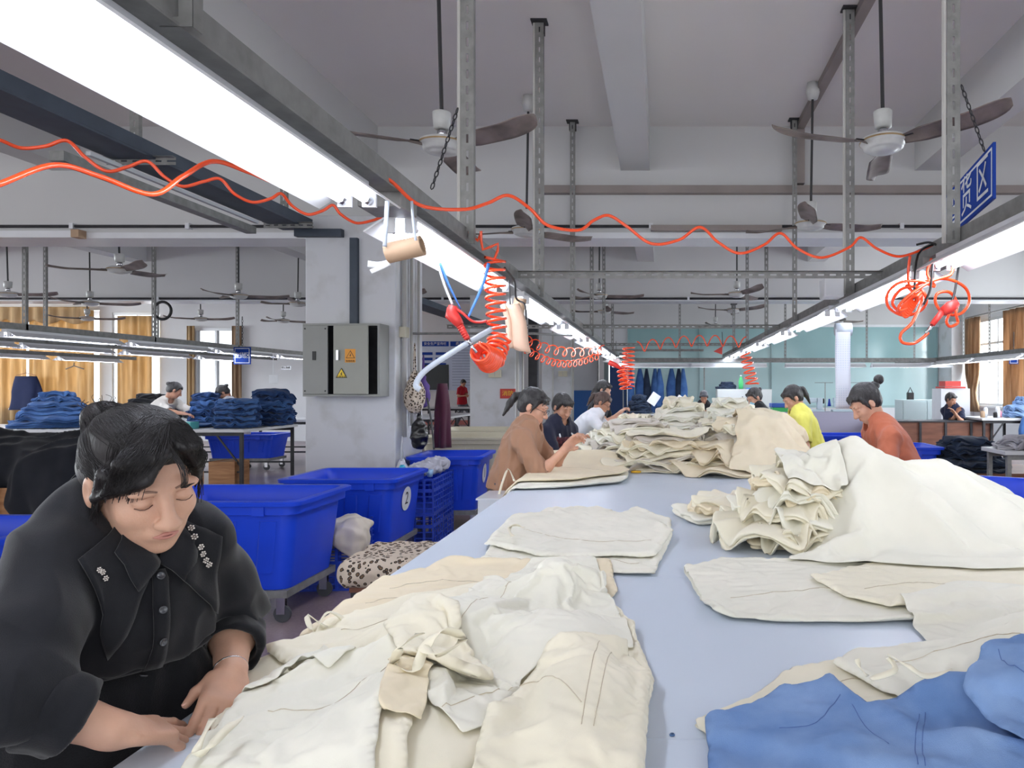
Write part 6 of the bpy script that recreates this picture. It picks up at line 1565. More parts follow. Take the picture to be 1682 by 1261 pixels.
    hm = mat('hero_hair', (36, 31, 33), .5, rgb2=(20, 17, 19), scale=34, stretch=(1.2, 1.2, .25), bump=.12, bscale=200, spec=.4, lo=.45, hi=.8)
    hair = hs.mesh('hair', hm, root, lambda v, n: .0022 * np_noise((v - np.array(head)) @ Rn, 26, 2, (1.3, .35, .6)) + .0007 * np_noise((v - np.array(head)) @ Rn, 50, 3, (1.3, .25, .5)))
    hbv = BVHTree.FromPolygons([v.co.copy() + base for v in hair.data.vertices], [tuple(p.vertices) for p in hair.data.polygons])
    rnd = random.Random(4); st = MB(); hc_ = Vector(W(0, -.01, .03)); strands = MB()
    def onhair(d, lift):
        d = (R @ Vector(d)).normalized(); best = None
        for bv in (hbv, bbv):
            h = bv.ray_cast(hc_ + d * .3, -d, .28)
            if h[0] is not None and (best is None or (h[0] - hc_).length > (best - hc_).length): best = h[0]
        return best + d * lift if best is not None else None
    def comb(a, b_, n, lift, r, wob=.05):
        a, b_ = Vector(a).normalized(), Vector(b_).normalized(); pts = []; w1, w2 = rnd.uniform(-wob, wob), rnd.uniform(0, 6)
        ax = a.cross(b_)
        for i in range(n):
            t = i / (n - 1); d = a.slerp(b_, t) if a.angle(b_) > .05 else a; d = d + ax * w1 * math.sin(PI * t) + Vector((rnd.uniform(-1, 1), rnd.uniform(-1, 1), rnd.uniform(-1, 1))) * .006
            p = onhair(d, lift)
            if p is None or (pts and (p - pts[-1]).length > .035): break
            pts.append(p)
        if len(pts) > 3: strands.tube(spline(pts, 2), [r * (1 - .6 * q / (2 * len(pts) - 2)) for q in range(2 * len(pts) - 1)], 4, cap=False)
    for i in range(620):     # combed back from the hairline to the bun
        a = math.radians(rnd.uniform(-118, 118)); el = rnd.uniform(.9, 1.5) if abs(a) < 1 else rnd.uniform(-.15, .45)
        comb((math.sin(a), math.cos(a), el), (.17 + rnd.uniform(-.12, .12), -1, .42 + rnd.uniform(-.15, .15)), 10, rnd.uniform(.0002, .0012), .00055, .12)
    for i in range(320):     # fringe swept from the parting to the temples
        sd_ = 1 if i % 3 else -1
        comb((-.16 + rnd.uniform(-.08, .08), .30 + rnd.uniform(-.25, .3), 1), (sd_ * (.74 + rnd.uniform(-.3, .2)), .62 + rnd.uniform(-.1, .3), -.02 + rnd.uniform(-.15, .32)), 9, rnd.uniform(.0003, .0018), .00055, .22)
    strands.build('hair_strands', hm, root, smooth=True)['kind'] = 'stuff'
    def strand(pts, r=.0007): st.tube(spline(pts, 5), r, 4, cap=False)
    for i in range(26):   # wisps around the bun and the crown
        a = rnd.uniform(0, 2 * PI); b0 = Vector((.02 + .02 * math.cos(a), -.118 + .02 * rnd.uniform(-1, 1), .08 + .02 * math.sin(a)))
        st_pts = [b0, b0 + Vector((.012 * math.cos(a), -.006, .012 * math.sin(a))), b0 + Vector((.026 * math.cos(a) * rnd.random(), -.016 * rnd.random(), .018 * math.sin(a)))]
        strand([Vector(W(*p)) for p in st_pts], .0005)
    for i in range(14):   # curl on the forehead and fringe ends
        x = .0 + .012 * rnd.random() - .028; strand([Vector(W(*p)) for p in ((x + .012, .07, .1), (x, .0905, .072), (x - .006 + .002 * i / 6, .0975, .045), (x - .004, .0955, .030 - .004 * rnd.random()), (x - .018, .0925, .030))], .0006)
    for i in range(30):
        x = .03 + .045 * rnd.random(); strand([Vector(W(*p)) for p in ((x - .02, .08, .085), (x, .094 - (x - .03) * .55, .05), (x + .006, .091 - (x - .03) * .62, .022 - .012 * rnd.random()))], .0006)
    for sx in (-1, 1):
        for i in range(12):
            z_ = rnd.uniform(-.075, -.03); y_ = rnd.uniform(.01, .035); strand([Vector(W(*p)) for p in ((sx * .077, y_, .03), (sx * .0815, y_ + .004, -.01), (sx * (.078 + .01 * rnd.random()), y_ + .006 * rnd.uniform(-1, 1), z_))], .0006)
    for i in range(18):
        x = rnd.uniform(-.05, .07); strand([Vector(W(*p)) for p in ((x, -.1, -.02), (x * 1.2, -.11, -.05), (x * 1.3 + .02 * rnd.uniform(-1, 1), -.115 + .02 * rnd.uniform(-1, 1), -.085))], .0006)
    st.build('hair_wisps', hm, root, smooth=True)['kind'] = 'stuff'
    # bracelet and snips
    c = wrL + (elL - wrL).normalized() * .015; Q = frame_from(elL - wrL)
    MB().tube([c + Q @ Vector((math.cos(a) * .0275, math.sin(a) * .0275, 0)) for a in np.linspace(0, 2 * PI, 25)[:-1]], .0022, 6, closed=True).build('bracelet', M_chrome, root, smooth=True)
    sn = thing('thread_snips', 'small black thread snips in the foreground woman\'s right hand', 'snips', tR[0][0])
    a = tR[1][0]; b_ = tR[4][0]; tip = tR[0][0] + hd * .03
    MB().bar(a, a.lerp(tip, 1.0), .007, .003).build('blade', M_chrome, sn); MB().bar(b_, tip + Vector((0, 0, .002)), .007, .003).build('handle', M_black, sn)
hero()
# ------------------------------------------------------------------ the other workers
def ik(sh, wr, l1, l2, hint):
    d = wr - sh; L = min(d.length, (l1 + l2) * .985); dn = d.normalized()
    if d.length > L: wr = sh + dn * L
    a = (l1 * l1 - l2 * l2 + L * L) / (2 * L); h = math.sqrt(max(1e-6, l1 * l1 - a * a)); q = Vector(hint); q = (q - dn * q.dot(dn)).normalized()
    return sh + dn * a + q * h, wr
def auto(head, heading, hL, hR, k=1.0, lean=.12, pz=.86, neckf=.05, out=.35, stand=True, turn=0):
    a = math.radians(heading); f = Vector((math.cos(a), math.sin(a), 0)); l = Vector((-math.sin(a), math.cos(a), 0)); up = Vector((0, 0, 1))   # l = the person's left
    hd = Vector(head); nb = hd - up * .165 * k - f * neckf * k
    pel = Vector((nb.x, nb.y, 0)) - f * lean; pel.z = pz
    J = dict(head=hd, neck=nb, pelvis=pel)
    for sd, s_, w in (('L', 1, hL), ('R', -1, hR)):
        sh = nb + l * .155 * k * s_ - up * .045 * k; w = Vector(w); el, w = ik(sh, w, .27 * k, .235 * k, l * s_ * out - up * .8 - f * .3)
        J['sh' + sd] = sh; J['el' + sd] = el; J['wr' + sd] = w
        if stand:
            hip = pel + l * .085 * s_ * k; J['foot' + sd] = Vector((hip.x, hip.y, 0)) + f * .02 * s_; J['knee' + sd] = hip.lerp(J['foot' + sd], .48) + f * .03
    return J
def cm(n, rgb, **k): return cloth_mat(n, rgb, **k)
dn = (0, 0, -1)
# brown shirt
J = auto(P(877, 668, 4.62), -4, P(934, 733, 4.66), P(928, 737, 4.5), k=.96, lean=.10, pz=.80)
r, W, J, fr_ = person('woman in a brown shirt with glasses and ponytail trimming threads at the left table edge', J, dict(shirt=cm('brown_shirt', (162, 124, 100)), trousers=cm('grey_trousers', (82, 84, 92)), tie=M_black), head=(-8, 24), k=.96, vox=.0065, hair='ponytail', sleeve=1.0, glasses=True, hands=((0, .6, -.6), (0, -.6, -.5)), pony_dir=(-.5, 0, -.8), curl=.9, shirt_amp=.009)
# dark top, floral apron
J = auto(P(924, 669, 6.45), -38, P(950, 722, 6.55), P(944, 726, 6.3), k=1.0, lean=.1, pz=.72)
M_floral = cm('floral_apron', (120, 58, 66), rgb2=(52, 36, 44), scale=40)
r, W, J, fr_ = person('woman with short black hair, navy top and red floral apron behind the brown shirt', J, dict(shirt=cm('navy_top', (34, 36, 54)), trousers=M_dark_cloth), head=(-45, 26), k=1.0, vox=.009, hair='short', sleeve=.9, hands=((0, 0, -1), (0, 0, -1)), curl=.9, skin=M_skin2)
mid = J['neck'].lerp(J['pelvis'], .4)
MB().grid(lambda u, v: mid + fr_['lat'] * ((u - .5) * .24) + fr_['fw'] * (.118 + .035 * math.cos((u - .5) * 3) + .01 * math.sin(u * 20)) + fr_['up'] * (.07 - .38 * v), 12, 10).build('apron', M_floral, r, smooth=True, solid=.006)
for sx in (-1, 1): MB().tube([J['neck'] + fr_['lat'] * .05 * sx - fr_['up'] * .02 + fr_['fw'] * .06, mid + fr_['lat'] * .09 * sx + fr_['fw'] * .14 + fr_['up'] * .07], .008, 6).build('apron_strap', M_white, r)
# white T-shirt
J = auto(P(990, 661, 8.5), -8, P(1022, 690, 8.6), P(1022, 692, 8.35), k=1.0, lean=.22, pz=.82, neckf=.09)
person('woman in a white T-shirt with glasses bending over the table behind the navy top', J, dict(shirt=cm('white_tshirt', (228, 232, 238)), trousers=M_denim_d), head=(-12, 32), k=1.0, vox=.010, hair='ponytail', sleeve=.75, glasses=True, collar=False, hairm=hair_mat('hair_brown', (58, 40, 34)), curl=.8, pony_dir=(-.5, 0, -.8), skin=M_skin2)
# long black hair behind
J = auto(P(992, 640, 9.6), -15, P(1020, 676, 9.8), P(1018, 678, 9.5), k=1.0, lean=.1, pz=.86)
person('woman with long black hair in a black top behind the white T-shirt', J, dict(shirt=M_dark_cloth, trousers=M_dark_cloth), head=(-15, 25), k=1.0, vox=.012, hair='long', sleeve=.6, collar=False, curl=.8)
# orange blouse
J = auto(P(1421, 662, 4.62), 183, P(1395, 760, 4.4), P(1392, 752, 4.8), k=1.02, lean=.16, pz=.80, neckf=.10)
r, W, J, fr_ = person('woman in a rust orange blouse with a high bun at the right table edge', J, dict(shirt=cm('rust_blouse', (184, 106, 80)), trousers=M_dark_cloth), head=(190, 38), k=1.02, vox=.0065, hair='bun', sleeve=.8, collar=False, curl=.8, shirt_amp=.005, cut=None)
hb = Vector(W(0, -.14, .06)); z = SDF(.004, np.array(hb) - .08, np.array(hb) + .08); z.ell(hb + Vector((.02, 0, .02)), (.034, .034, .034), None, .005); z.mesh('hair_bun', M_hair, r)
MB().tube([J['neck'] + fr_['lat'] * math.cos(a) * .075 + fr_['fw'] * math.sin(a) * .07 + fr_['up'] * (.012 - .02 * math.sin(a)) for a in np.linspace(0, 2 * PI, 25)[:-1]], .011, 8, closed=True).build('white_neck_trim', M_white, r, smooth=True)
# yellow T-shirt
J = auto(P(1302, 654, 7.0), 186, P(1292, 709, 6.85), P(1278, 706, 7.1), k=1.0, lean=.12, pz=.80, neckf=.07)
r, W, J, fr_ = person('woman in a yellow T-shirt with a ponytail tying strings at the right table edge', J, dict(shirt=cm('yellow_tshirt', (232, 226, 112)), trousers=M_dark_cloth, tie=mat('pink_tie', (226, 150, 160), .6)), head=(192, 34), k=1.0, vox=.009, hair='ponytail', sleeve=.75, collar=False, curl=.8, chest=1.1, pony_dir=(.45, 0, -.9), hem=.12)
z = SDF(.01, np.array(J['pelvis']) - .3, np.array(J['pelvis']) + .3); q = J['pelvis'] + Vector((-.035, 0, .04)); z.cap(q + Vector((0, 0, .1)), q - Vector((0, 0, .18)), .13, .14, .02); z.mesh('apron', cm('grey_apron', (128, 130, 142)), r, folds(.006, 4, 2))
# mask
J = auto(P(1239, 653, 9.1), 200, P(1236, 695, 8.85), P(1234, 694, 9.2), k=1.0, lean=.1, pz=.84, neckf=.06)
r, W, J, fr_ = person('woman in a black top with a light blue face mask right of the table', J, dict(shirt=M_dark_cloth, trousers=M_dark_cloth), head=(205, 30), k=1.0, vox=.011, hair='bun', sleeve=.75, collar=False, curl=.8)
Rm = head_R(205, 30); z = SDF(.004, np.array(J['head']) - .2, np.array(J['head']) + .2); z.ell(W(0, .062, -.055), (.056, .054, .05), np.array(Rm), .01); z.ell(W(0, .0, -.03), (.085, .055, .2), np.array(Rm), .01, 'sub'); z.mesh('face_mask', mat('mask_blue', (150, 200, 220), .7), r)
for sd in 'LR': MB().tube([J['el' + sd].lerp(J['wr' + sd], .05), J['el' + sd].lerp(J['wr' + sd], .5), J['el' + sd].lerp(J['wr' + sd], .92)], [.045, .044, .032], 14).build('sleeve_guard', cm('grey_sleeve_guard', (170, 170, 178)), r, smooth=True)
# man with cap behind
J = auto(P(1156, 652, 14.0), -88, P(1150, 672, 13.7), P(1164, 672, 13.7), k=1.0, lean=.02, pz=.72)
r, W, J, fr_ = person('grey haired person in a black polo shirt sitting in front of the glazed wall', J, dict(shirt=M_dark_cloth, trousers=M_dark_cloth, collar=mat('peach_collar', (214, 170, 150), .7)), head=(-90, 34), k=1.0, vox=.013, hair='short', sleeve=.6, skin=M_skin2, hairm=hair_mat('hair_grey', (70, 72, 78)), stand_=None) if False else person('grey haired person in a black polo shirt sitting in front of the glazed wall', J, dict(shirt=M_dark_cloth, trousers=M_dark_cloth, collar=mat('peach_collar', (214, 170, 150), .7)), head=(-90, 34), k=1.0, vox=.013, hair='short', sleeve=.6, skin=M_skin2, hairm=hair_mat('hair_grey', (70, 72, 78)))
# navy polo far right
J = auto(P(1562, 656, 12.9), -140, P(1568, 678, 12.6), P(1572, 676, 12.7), k=1.0, lean=.02, pz=.70)
person('man in a navy polo shirt sitting by the window at the far right', J, dict(shirt=cm('navy_polo', (36, 42, 66)), trousers=M_dark_cloth), head=(-60, 20), k=1.0, vox=.013, hair='short', sleeve=.7, skin=M_skin2)
# red shirt walking
J = auto(P(761, 629, 24.5), -25, P(768, 649, 24.3), P(762, 650, 24.2), k=1.0, lean=.0, pz=.88)
J['footL'] = J['footL'] + Vector((.32, 0, 0)); J['kneeL'] = J['kneeL'] + Vector((.2, -.05, 0)); J['footR'] = J['footR'] - Vector((.15, 0, 0))
person('person in a red polo shirt walking past the notice board in the distance', J, dict(shirt=cm('red_polo', (176, 34, 48)), trousers=cm('grey_slacks', (112, 118, 126))), head=(-35, 25), k=1.0, vox=.018, hair='short', sleeve=.7, curl=1.0, skin=M_skin2)
# two in white in the left hall
J = auto(P(285, 641, 11.3), -18, P(352, 694, 11.4), P(345, 695, 11.0), k=1.03, lean=.34, pz=.86, neckf=.12)
J['head'] = P(287, 641, 11.3)
person('woman in a cream T-shirt leaning over the jeans table, seen above the foreground head', J, dict(shirt=cm('cream_tshirt', (222, 216, 208)), trousers=M_denim_d), head=(35, 30), k=1.03, vox=.012, hair='bun', sleeve=.85, collar=False, curl=.5, skin=M_skin2)
J = auto(P(366, 645, 11.75), -160, P(352, 688, 11.5), P(345, 690, 11.65), k=1.0, lean=.2, pz=.86, neckf=.1)
person('woman in a white blouse with a bun and pale trousers behind the jeans stacks', J, dict(shirt=cm('white_blouse', (212, 214, 220)), trousers=cm('pale_trousers', (206, 196, 192))), head=(-150, 45), k=1.0, vox=.012, hair='bun', sleeve=.9, collar=False, curl=.5, skin=M_skin2)
# ------------------------------------------------------------------ left hall
def simple_table(label, x0, x1, y0, y1, z, top=None, leg=None, nleg=2, braces=True, name='work_table', cat='table', th=.04, mid=None):
    t = thing(name, label, cat, ((x0 + x1) / 2, (y0 + y1) / 2, 0)); top = top or M_tabletop_far; leg = leg or M_steel_d
    MB().box(x0, x1, y0, y1, z - th, z).build('tabletop', top, t, bevel=.004)
    xs = [x0 + .06 + (x1 - x0 - .12) * i / (nleg - 1) for i in range(nleg)]
    for x in xs:
        for y in (y0 + .06, y1 - .06): MB().box(x - .02, x + .02, y - .02, y + .02, 0, z - th - .0005).build('leg', leg, t)
    fr = MB()
    for y in (y0 + .06, y1 - .06): fr.box(x0 + .081, x1 - .081, y - .012, y + .012, .2, .225).box(x0 + .081, x1 - .081, y - .012, y + .012, z - th - .05, z - th - .005)
    fr.build('stretcher', leg, t)
    if braces:
        for i, x in enumerate(xs):
            s_ = -1 if i == nleg - 1 else 1
            MB().bar((x + s_ * .02, y0 + .06, .3), (x + s_ * .35, y0 + .06, z - th - .03), .02, .02).build('brace', leg, t)
    return t
simple_table('long grey table in the left hall carrying stacks of jeans', -10.6, -5.72, 9.6, 11.05, .80, nleg=3)
simple_table('second long table behind the white shirts in the left hall', -10.5, -5.2, 12.6, 13.8, .80, nleg=3)
simple_table('far table with black truss legs behind the column on the right', -7.1, -5.3, 19.5, 20.3, .82, nleg=4)
simple_table('table between the column and the far left tables', -5.3, -4.3, 14.0, 16.5, .78, nleg=2)
blues = [fab('mid_denim', (66, 100, 152), (48, 78, 128)), fab('blue_denim', (78, 116, 172), (58, 92, 146)), fab('deep_denim', (44, 70, 116), (34, 56, 96))]
darks = [fab('dark_blue_denim', (44, 56, 78), (32, 42, 60)), fab('grey_blue_denim', (62, 76, 98), (48, 60, 80))]
jk = dict(name='folded_jeans', cat='jeans', mono='blue jeans')
heap('the big jeans pile left on the grey table', (-8.75, 10.15), 1.0, .8, .52, 9, [blues[1], blues[0]], 201, zb=.8, taper=.55, ruf=.03, droop=.7, **jk)
heap('the narrow jeans stack behind the cream T-shirt', (-7.45, 11.5), .5, .5, .5, 9, blues, 202, zb=.8, taper=.3, ruf=.03, droop=.3, **jk)
heap('the jeans stack right of the white blouse', (-6.1, 10.1), .55, .5, .42, 10, blues, 203, zb=.8, taper=.08, ruf=.028, droop=.15, jit=.05, **jk)
heap('the tall jeans stack at the grey table\'s right end', (-5.98, 10.75), .66, .6, .56, 11, [blues[0], blues[2]], 204, zb=.8, taper=.3, ruf=.035, droop=.3, jit=.08, **jk)
heap('the flat jeans laid out in front of the cream T-shirt', (-6.9, 10.2), .8, .4, .05, 2, blues, 205, zb=.8, taper=.1, ruf=.01, droop=.1, **jk)
heap('the grey and white cloth pile on the left table', (-7.75, 9.95), .6, .5, .2, 4, [fab('grey_cloth', (150, 152, 150), (110, 112, 112)), fab('white_cloth', (214, 214, 208))], 206, zb=.8, taper=.5, ruf=.04, name='crumpled_cloth', cat='cloth', mono='crumpled cloth')
heap('the blue denim pile beside the grey cloth pile', (-7.15, 9.9), .45, .45, .22, 3, [blues[1]], 207, zb=.8, taper=.5, ruf=.05, **jk)
heap('the black pile on the second left table', (-9.55, 13.1), 1.2, .7, .46, 6, [M_dark_cloth], 208, zb=.8, taper=.6, ruf=.05, droop=.8, name='black_garment', cat='garment', mono='black garment')
heap('the mixed pile right of the black pile', (-8.3, 13.1), 1.2, .7, .25, 5, [M_dark_cloth, fab('white_cloth', (214, 214, 208)), fab('grey_cloth', (150, 152, 150))], 209, zb=.8, taper=.5, ruf=.05, name='crumpled_cloth', cat='cloth', mono='crumpled cloth')
# loose denim strips hanging from the table front
for i, (x, l) in enumerate(((-7.35, .35), (-7.2, .28), (-7.05, .3))):
    tag(MB().tube(spline([(x, 9.75, .83), (x - .03, 9.58, .8), (x - .06, 9.55, .8 - l), (x + .03, 9.55, .78 - l), (x + .06, 9.56, .81)], 6), .018, 6).build('denim_strip', blues[1], smooth=True), ['left', 'middle', 'right'][i] + ' blue denim strip hanging over the front edge of the grey table', 'strip', 'denim strips on the grey table')
cb = thing('supply_box', 'small teal box with bottles at the front of the grey table', 'box', (-6.62, 9.75, .8))
MB().box(-6.75, -6.5, 9.68, 9.86, .802, .90).build('box', mat('teal_box', (90, 180, 180), .5), cb); MB().lathe([(0, 0), (.03, 0), (.03, .13), (.012, .15), (.012, .17), (0, .17)], (-6.85, 9.75, .802), 12, cap=False).build('bottle', M_white, cb, smooth=True)
for i, (x, y, w, h) in enumerate(((-6.02, 9.75, .36, .36), (-5.6, 12.2, .5, .34), (-5.1, 12.5, .4, .4))):
    c = thing('cardboard_carton', ['plywood brown carton under the corner of the grey table', 'brown carton on the floor behind the grey table', 'taller brown carton on the floor near the column'][i], 'carton', (x, y, 0))
    MB().box(x - w / 2, x + w / 2, y - .15, y + .2, 0, h).build('box', M_wood, c, bevel=.004); MB().box(x - .03, x + .03, y - .151, y + .201, h + .0005, h + .002).build('tape', M_card, c)
garment_hang('navy skirt on a hanger at the back left window', (-15.95, 17.6, 1.66), .75, .85, fab('navy_skirt', (40, 48, 80)), name='hanging_skirt', cat='skirt', d=.08, taper=.7)
tag(MB().tube([(-16.2, 17.6, 1.68), (-15.95, 17.6, 1.74), (-15.7, 17.6, 1.68)], .01, 5).tube([(-15.95, 17.6, 1.74), (-15.95, 17.6, 1.84)], .006, 5).build('clothes_hanger', M_wood), 'clothes hanger of the navy skirt', 'hanger')
tag(MB().tube([(-14.95, 17.6, 1.84), (-14.75, 17.6, 1.92), (-14.5, 17.6, 1.84)], .014, 5).tube([(-14.75, 17.6, 1.92), (-14.74, 17.6, 2.0)], .01, 5).build('clothes_hanger', M_black), 'empty dark clothes hanger on the ochre curtain', 'hanger')
# dark fabric heap in a plywood cart, near left
ct = thing('plywood_cart', 'plywood cart overflowing with black fabric behind the foreground woman', 'cart', (-4.25, 5.0, 0))
for nm, b_ in (('front_panel', (-5.2, -3.62, 4.58, 4.60, .28, .72)), ('back_panel', (-5.2, -3.62, 5.5, 5.52, .28, .72)), ('side_panel', (-3.62, -3.60, 4.58, 5.52, .28, .72)), ('side_panel', (-5.22, -5.20, 4.58, 5.52, .28, .72)), ('floor_panel', (-5.2, -3.62, 4.6, 5.5, .22, .27))): MB().box(*b_).build(nm, M_wood, ct)
for x in (-5.1, -4.35, -3.7): MB().box(x - .02, x + .02, 4.555, 4.579, .05, .74).build('upright', M_steel, ct)
for x in (-5.1, -3.75):
    for y in (4.7, 5.4): MB().lathe([(0, 0), (.06, 0), (.06, .03), (0, .03)], (x, y - .015, .06), 14, frame_from((0, 1, 0)), cap=False).build('wheel', M_rubber, ct)
M_bk = fab('black_fabric', (38, 40, 46), (28, 30, 36))
s = SDF(.014, (-5.5, 4.1, .3), (-3.2, 5.9, 1.3))
s.ell((-4.55, 5.0, .82), (.62, .42, .22), None, .1); s.ell((-3.98, 4.95, .86), (.40, .36, .20), None, .1); s.ell((-4.85, 4.8, .98), (.3, .3, .14), None, .1); s.ell((-4.0, 4.62, .68), (.30, .10, .26), None, .08); s.ell((-4.8, 4.55, .72), (.2, .08, .16), None, .08); s.ell((-3.56, 4.9, .72), (.10, .25, .2), None, .06)
tag(s.mesh('black_fabric', M_bk, None, folds(.035, 2.2, 8, (1, 1, .5))), 'heap of black fabric spilling over the plywood cart', 'fabric')
# cream sack on the floor under the foreground woman's arm
s = SDF(.012, (-2.2, 1.7, 0), (-1.2, 2.6, .62)); s.ell((-1.68, 2.12, .22), (.30, .26, .24), None, .05); s.plane_cut((0, 0, .004), (0, 0, -1))
tag(s.mesh('cloth_sack', fab('sack_cloth', (222, 212, 196)), None, folds(.02, 3, 5)), 'cream cloth sack on the floor behind the foreground woman', 'sack')

# ------------------------------------------------------------------ centre back
rk = thing('clothes_rack', 'steel clothes rail with hanging jeans before the glazed wall', 'rack', (.1, 16.5, 0))
MB().tube([(-.9, 16.5, 1.86), (1.05, 16.5, 1.86)], .014, 8).build('rail', M_steel, rk)
for x in (-.88, 1.03): MB().tube([(x, 16.5, 0), (x, 16.5, 1.846)], .014, 8).build('upright', M_steel, rk)
for i, (px, w, m_, ln) in enumerate(((1036, .16, 1, 1.0), (1051, .24, 0, .9), (1062, .18, 2, .95), (1076, .22, 0, 1.05), (1083, .2, 1, .9), (1103, .26, 0, 1.0), (1115, .2, 2, .9), (1122, .2, 1, 1.05))):
    x = (px - CX) * 16.5 / F; mm_ = [blues[0], blues[1], darks[0]][m_]
    garment_hang('%s pair of jeans from the left on the rail before the glazed wall' % ORD[i].replace('bottom', 'first'), (x, 16.5, 1.82), w, ln, mm_, name='hanging_jeans', cat='jeans', d=.07, n=3, group='jeans on the rail before the glazed wall', taper=.3)
simple_table('low work bench with dark jeans under the clothes rail', -.9, 1.6, 15.3, 16.0, .80, nleg=3, braces=False)
heap('the dark jeans pile under the clothes rail', (-.48, 15.6), .5, .5, .42, 8, darks, 301, zb=.8, taper=.4, ruf=.03, name='folded_jeans', cat='jeans', mono='dark jeans')
heap('the blue jeans laid under the right of the rail', (.5, 15.6), .6, .4, .12, 3, blues, 302, zb=.8, taper=.2, ruf=.02, name='folded_jeans', cat='jeans', mono='blue jeans')
for i, (px, py) in enumerate(((1074, 655), (1116, 660))):
    c = P(px, py, 15.25); R_ = Matrix.Rotation(.6, 3, 'Y'); tag(MB().box(-.1, .1, -.003, .003, -.13, .13, R_, c).build('paper_sheet', M_paper), ['left white paper sheet pinned on the jeans under the rail', 'right white paper sheet pinned on the jeans under the rail'][i], 'paper')
def cabinet(label, x0, x1, y0, y1, z0, z1, m, nd=2):
    t = thing('metal_cabinet', label, 'cabinet', ((x0 + x1) / 2, (y0 + y1) / 2, z0)); MB().box(x0, x1, y0, y1, z0, z1).build('body', m, t, bevel=.005)
    w = (x1 - x0) / nd
    for i in range(nd):
        d = MB().box(x0 + i * w + .015, x0 + (i + 1) * w - .015, y0 - .015, y0 - .001, z0 + .03, z1 - .03).build('door', m, t, bevel=.003); xx = x0 + (i + 1) * w - .06 if i % 2 == 0 else x0 + i * w + .05
        MB().box(xx, xx + .02, y0 - .03, y0 - .0155, (z0 + z1) / 2 - .05, (z0 + z1) / 2 + .05).build('handle', M_black, d)
    return t
M_cab = mat('pale_teal_cabinet', (176, 192, 192), .45); M_cab2 = mat('pale_grey_cabinet', (196, 200, 198), .45)
cabinet('pale cabinet with items on top behind the masked woman', 1.25, 2.45, 15.4, 15.9, .92, 1.34, M_cab2)
tag(MB().box(1.2, 2.5, 15.3, 15.95, 0, .9).build('storage_counter', M_cab), 'pale teal counter under the pale cabinet', 'counter')
heap('the dark cloth bundle on the pale cabinet', (1.48, 15.6), .42, .3, .16, 3, darks, 303, zb=1.34, taper=.3, ruf=.02, name='cloth_bundle', cat='cloth', mono='dark folded cloth')
gb_ = thing('bottle', 'green bottle standing on the pale cabinet', 'bottle', (1.78, 15.5, 1.34)); MB().lathe([(0, 0), (.05, 0), (.055, .15), (.03, .24), (.02, .28), (0, .28)], (1.78, 15.5, 1.342), 14, cap=False).build('body', mat('green_plastic', (70, 190, 110), .35), gb_, smooth=True); MB().lathe([(0, 0), (.022, 0), (.022, .03), (0, .03)], (1.78, 15.5, 1.623), 10, cap=False).build('cap', M_white, gb_)
tag(MB().box(1.9, 2.2, 15.45, 15.6, 1.342, 1.37).build('tray', mat('blue_tray', (90, 150, 220), .4)), 'flat light blue tray on the pale cabinet', 'tray')
tag(MB().box(2.05, 3.95, 12.95, 13.0, 0, .92).box(2.05, 3.95, 13.0, 13.6, .88, .92).build('counter_panel', mat('lilac_grey_panel', (168, 166, 186), .5)), 'lilac grey counter panel behind the yellow T-shirt', 'counter')
tr_ = thing('storage_tray', 'green tray with blue cloth on the lilac counter', 'tray', (2.3, 13.25, .92)); MB().box(2.1, 2.45, 13.1, 13.4, .922, 1.0).build('tray', mat('green_tray', (60, 170, 90), .4), tr_); 
tag(MB().box(2.08, 2.47, 13.08, 13.42, 1.002, 1.08).build('blue_tray', mat('blue_tray2', (44, 84, 160), .5), bevel=.01), 'dark blue tray stacked on the green tray', 'tray')
def machine(x, y, z, label):
    t = thing('sewing_machine', label, 'sewing machine', (x, y, z)); m_ = mat('machine_paint', (190, 206, 214), .35)
    MB().box(x - .25, x + .25, y - .09, y + .09, z + .001, z + .04).build('bed', m_, t, bevel=.008); MB().box(x + .12, x + .22, y - .06, y + .06, z + .041, z + .26).build('column', m_, t, bevel=.01); MB().box(x - .22, x + .119, y - .045, y + .045, z + .17, z + .26).build('arm', m_, t, bevel=.012); MB().box(x - .21, x - .15, y - .03, y + .03, z + .09, z + .169).build('needle_head', m_, t, bevel=.006)
    MB().lathe([(0, 0), (.05, 0), (.05, .03), (0, .03)], (x + .221, y, z + .2), 16, frame_from((1, 0, 0)), cap=False).build('handwheel', M_black, t)
    th = MB().tube([(x + .3, y + .1, z + .001), (x + .3, y + .1, z + .55)], .008, 6).tube([(x + .1, y + .1, z + .55), (x + .45, y + .1, z + .55)], .006, 6); th.build('thread_stand', M_steel, t)
    for dx in (.22, .38): MB().lathe([(0, 0), (.035, 0), (.015, .14), (0, .14)], (x + dx, y + .1, z + .1), 10, cap=False).build('thread_cone', [M_card, M_blue2][dx > .3], t, smooth=True)
machine(2.85, 13.3, .92, 'sewing machine on the lilac counter beside the yellow T-shirt'); machine(3.5, 13.3, .92, 'sewing machine on the lilac counter nearest the hanging film strip')
cabinet('pale teal two door cabinet right of the orange blouse', 5.05, 6.05, 14.6, 15.1, .0, 1.12, M_cab)
tag(MB().box(5.2, 5.32, 14.7, 14.8, 1.122, 1.27).tube([(5.21, 14.75, 1.27), (5.26, 14.75, 1.38), (5.31, 14.75, 1.27)], .012, 6).build('kettle_jar', M_black), 'small dark jar with a handle on the teal cabinet', 'jar')
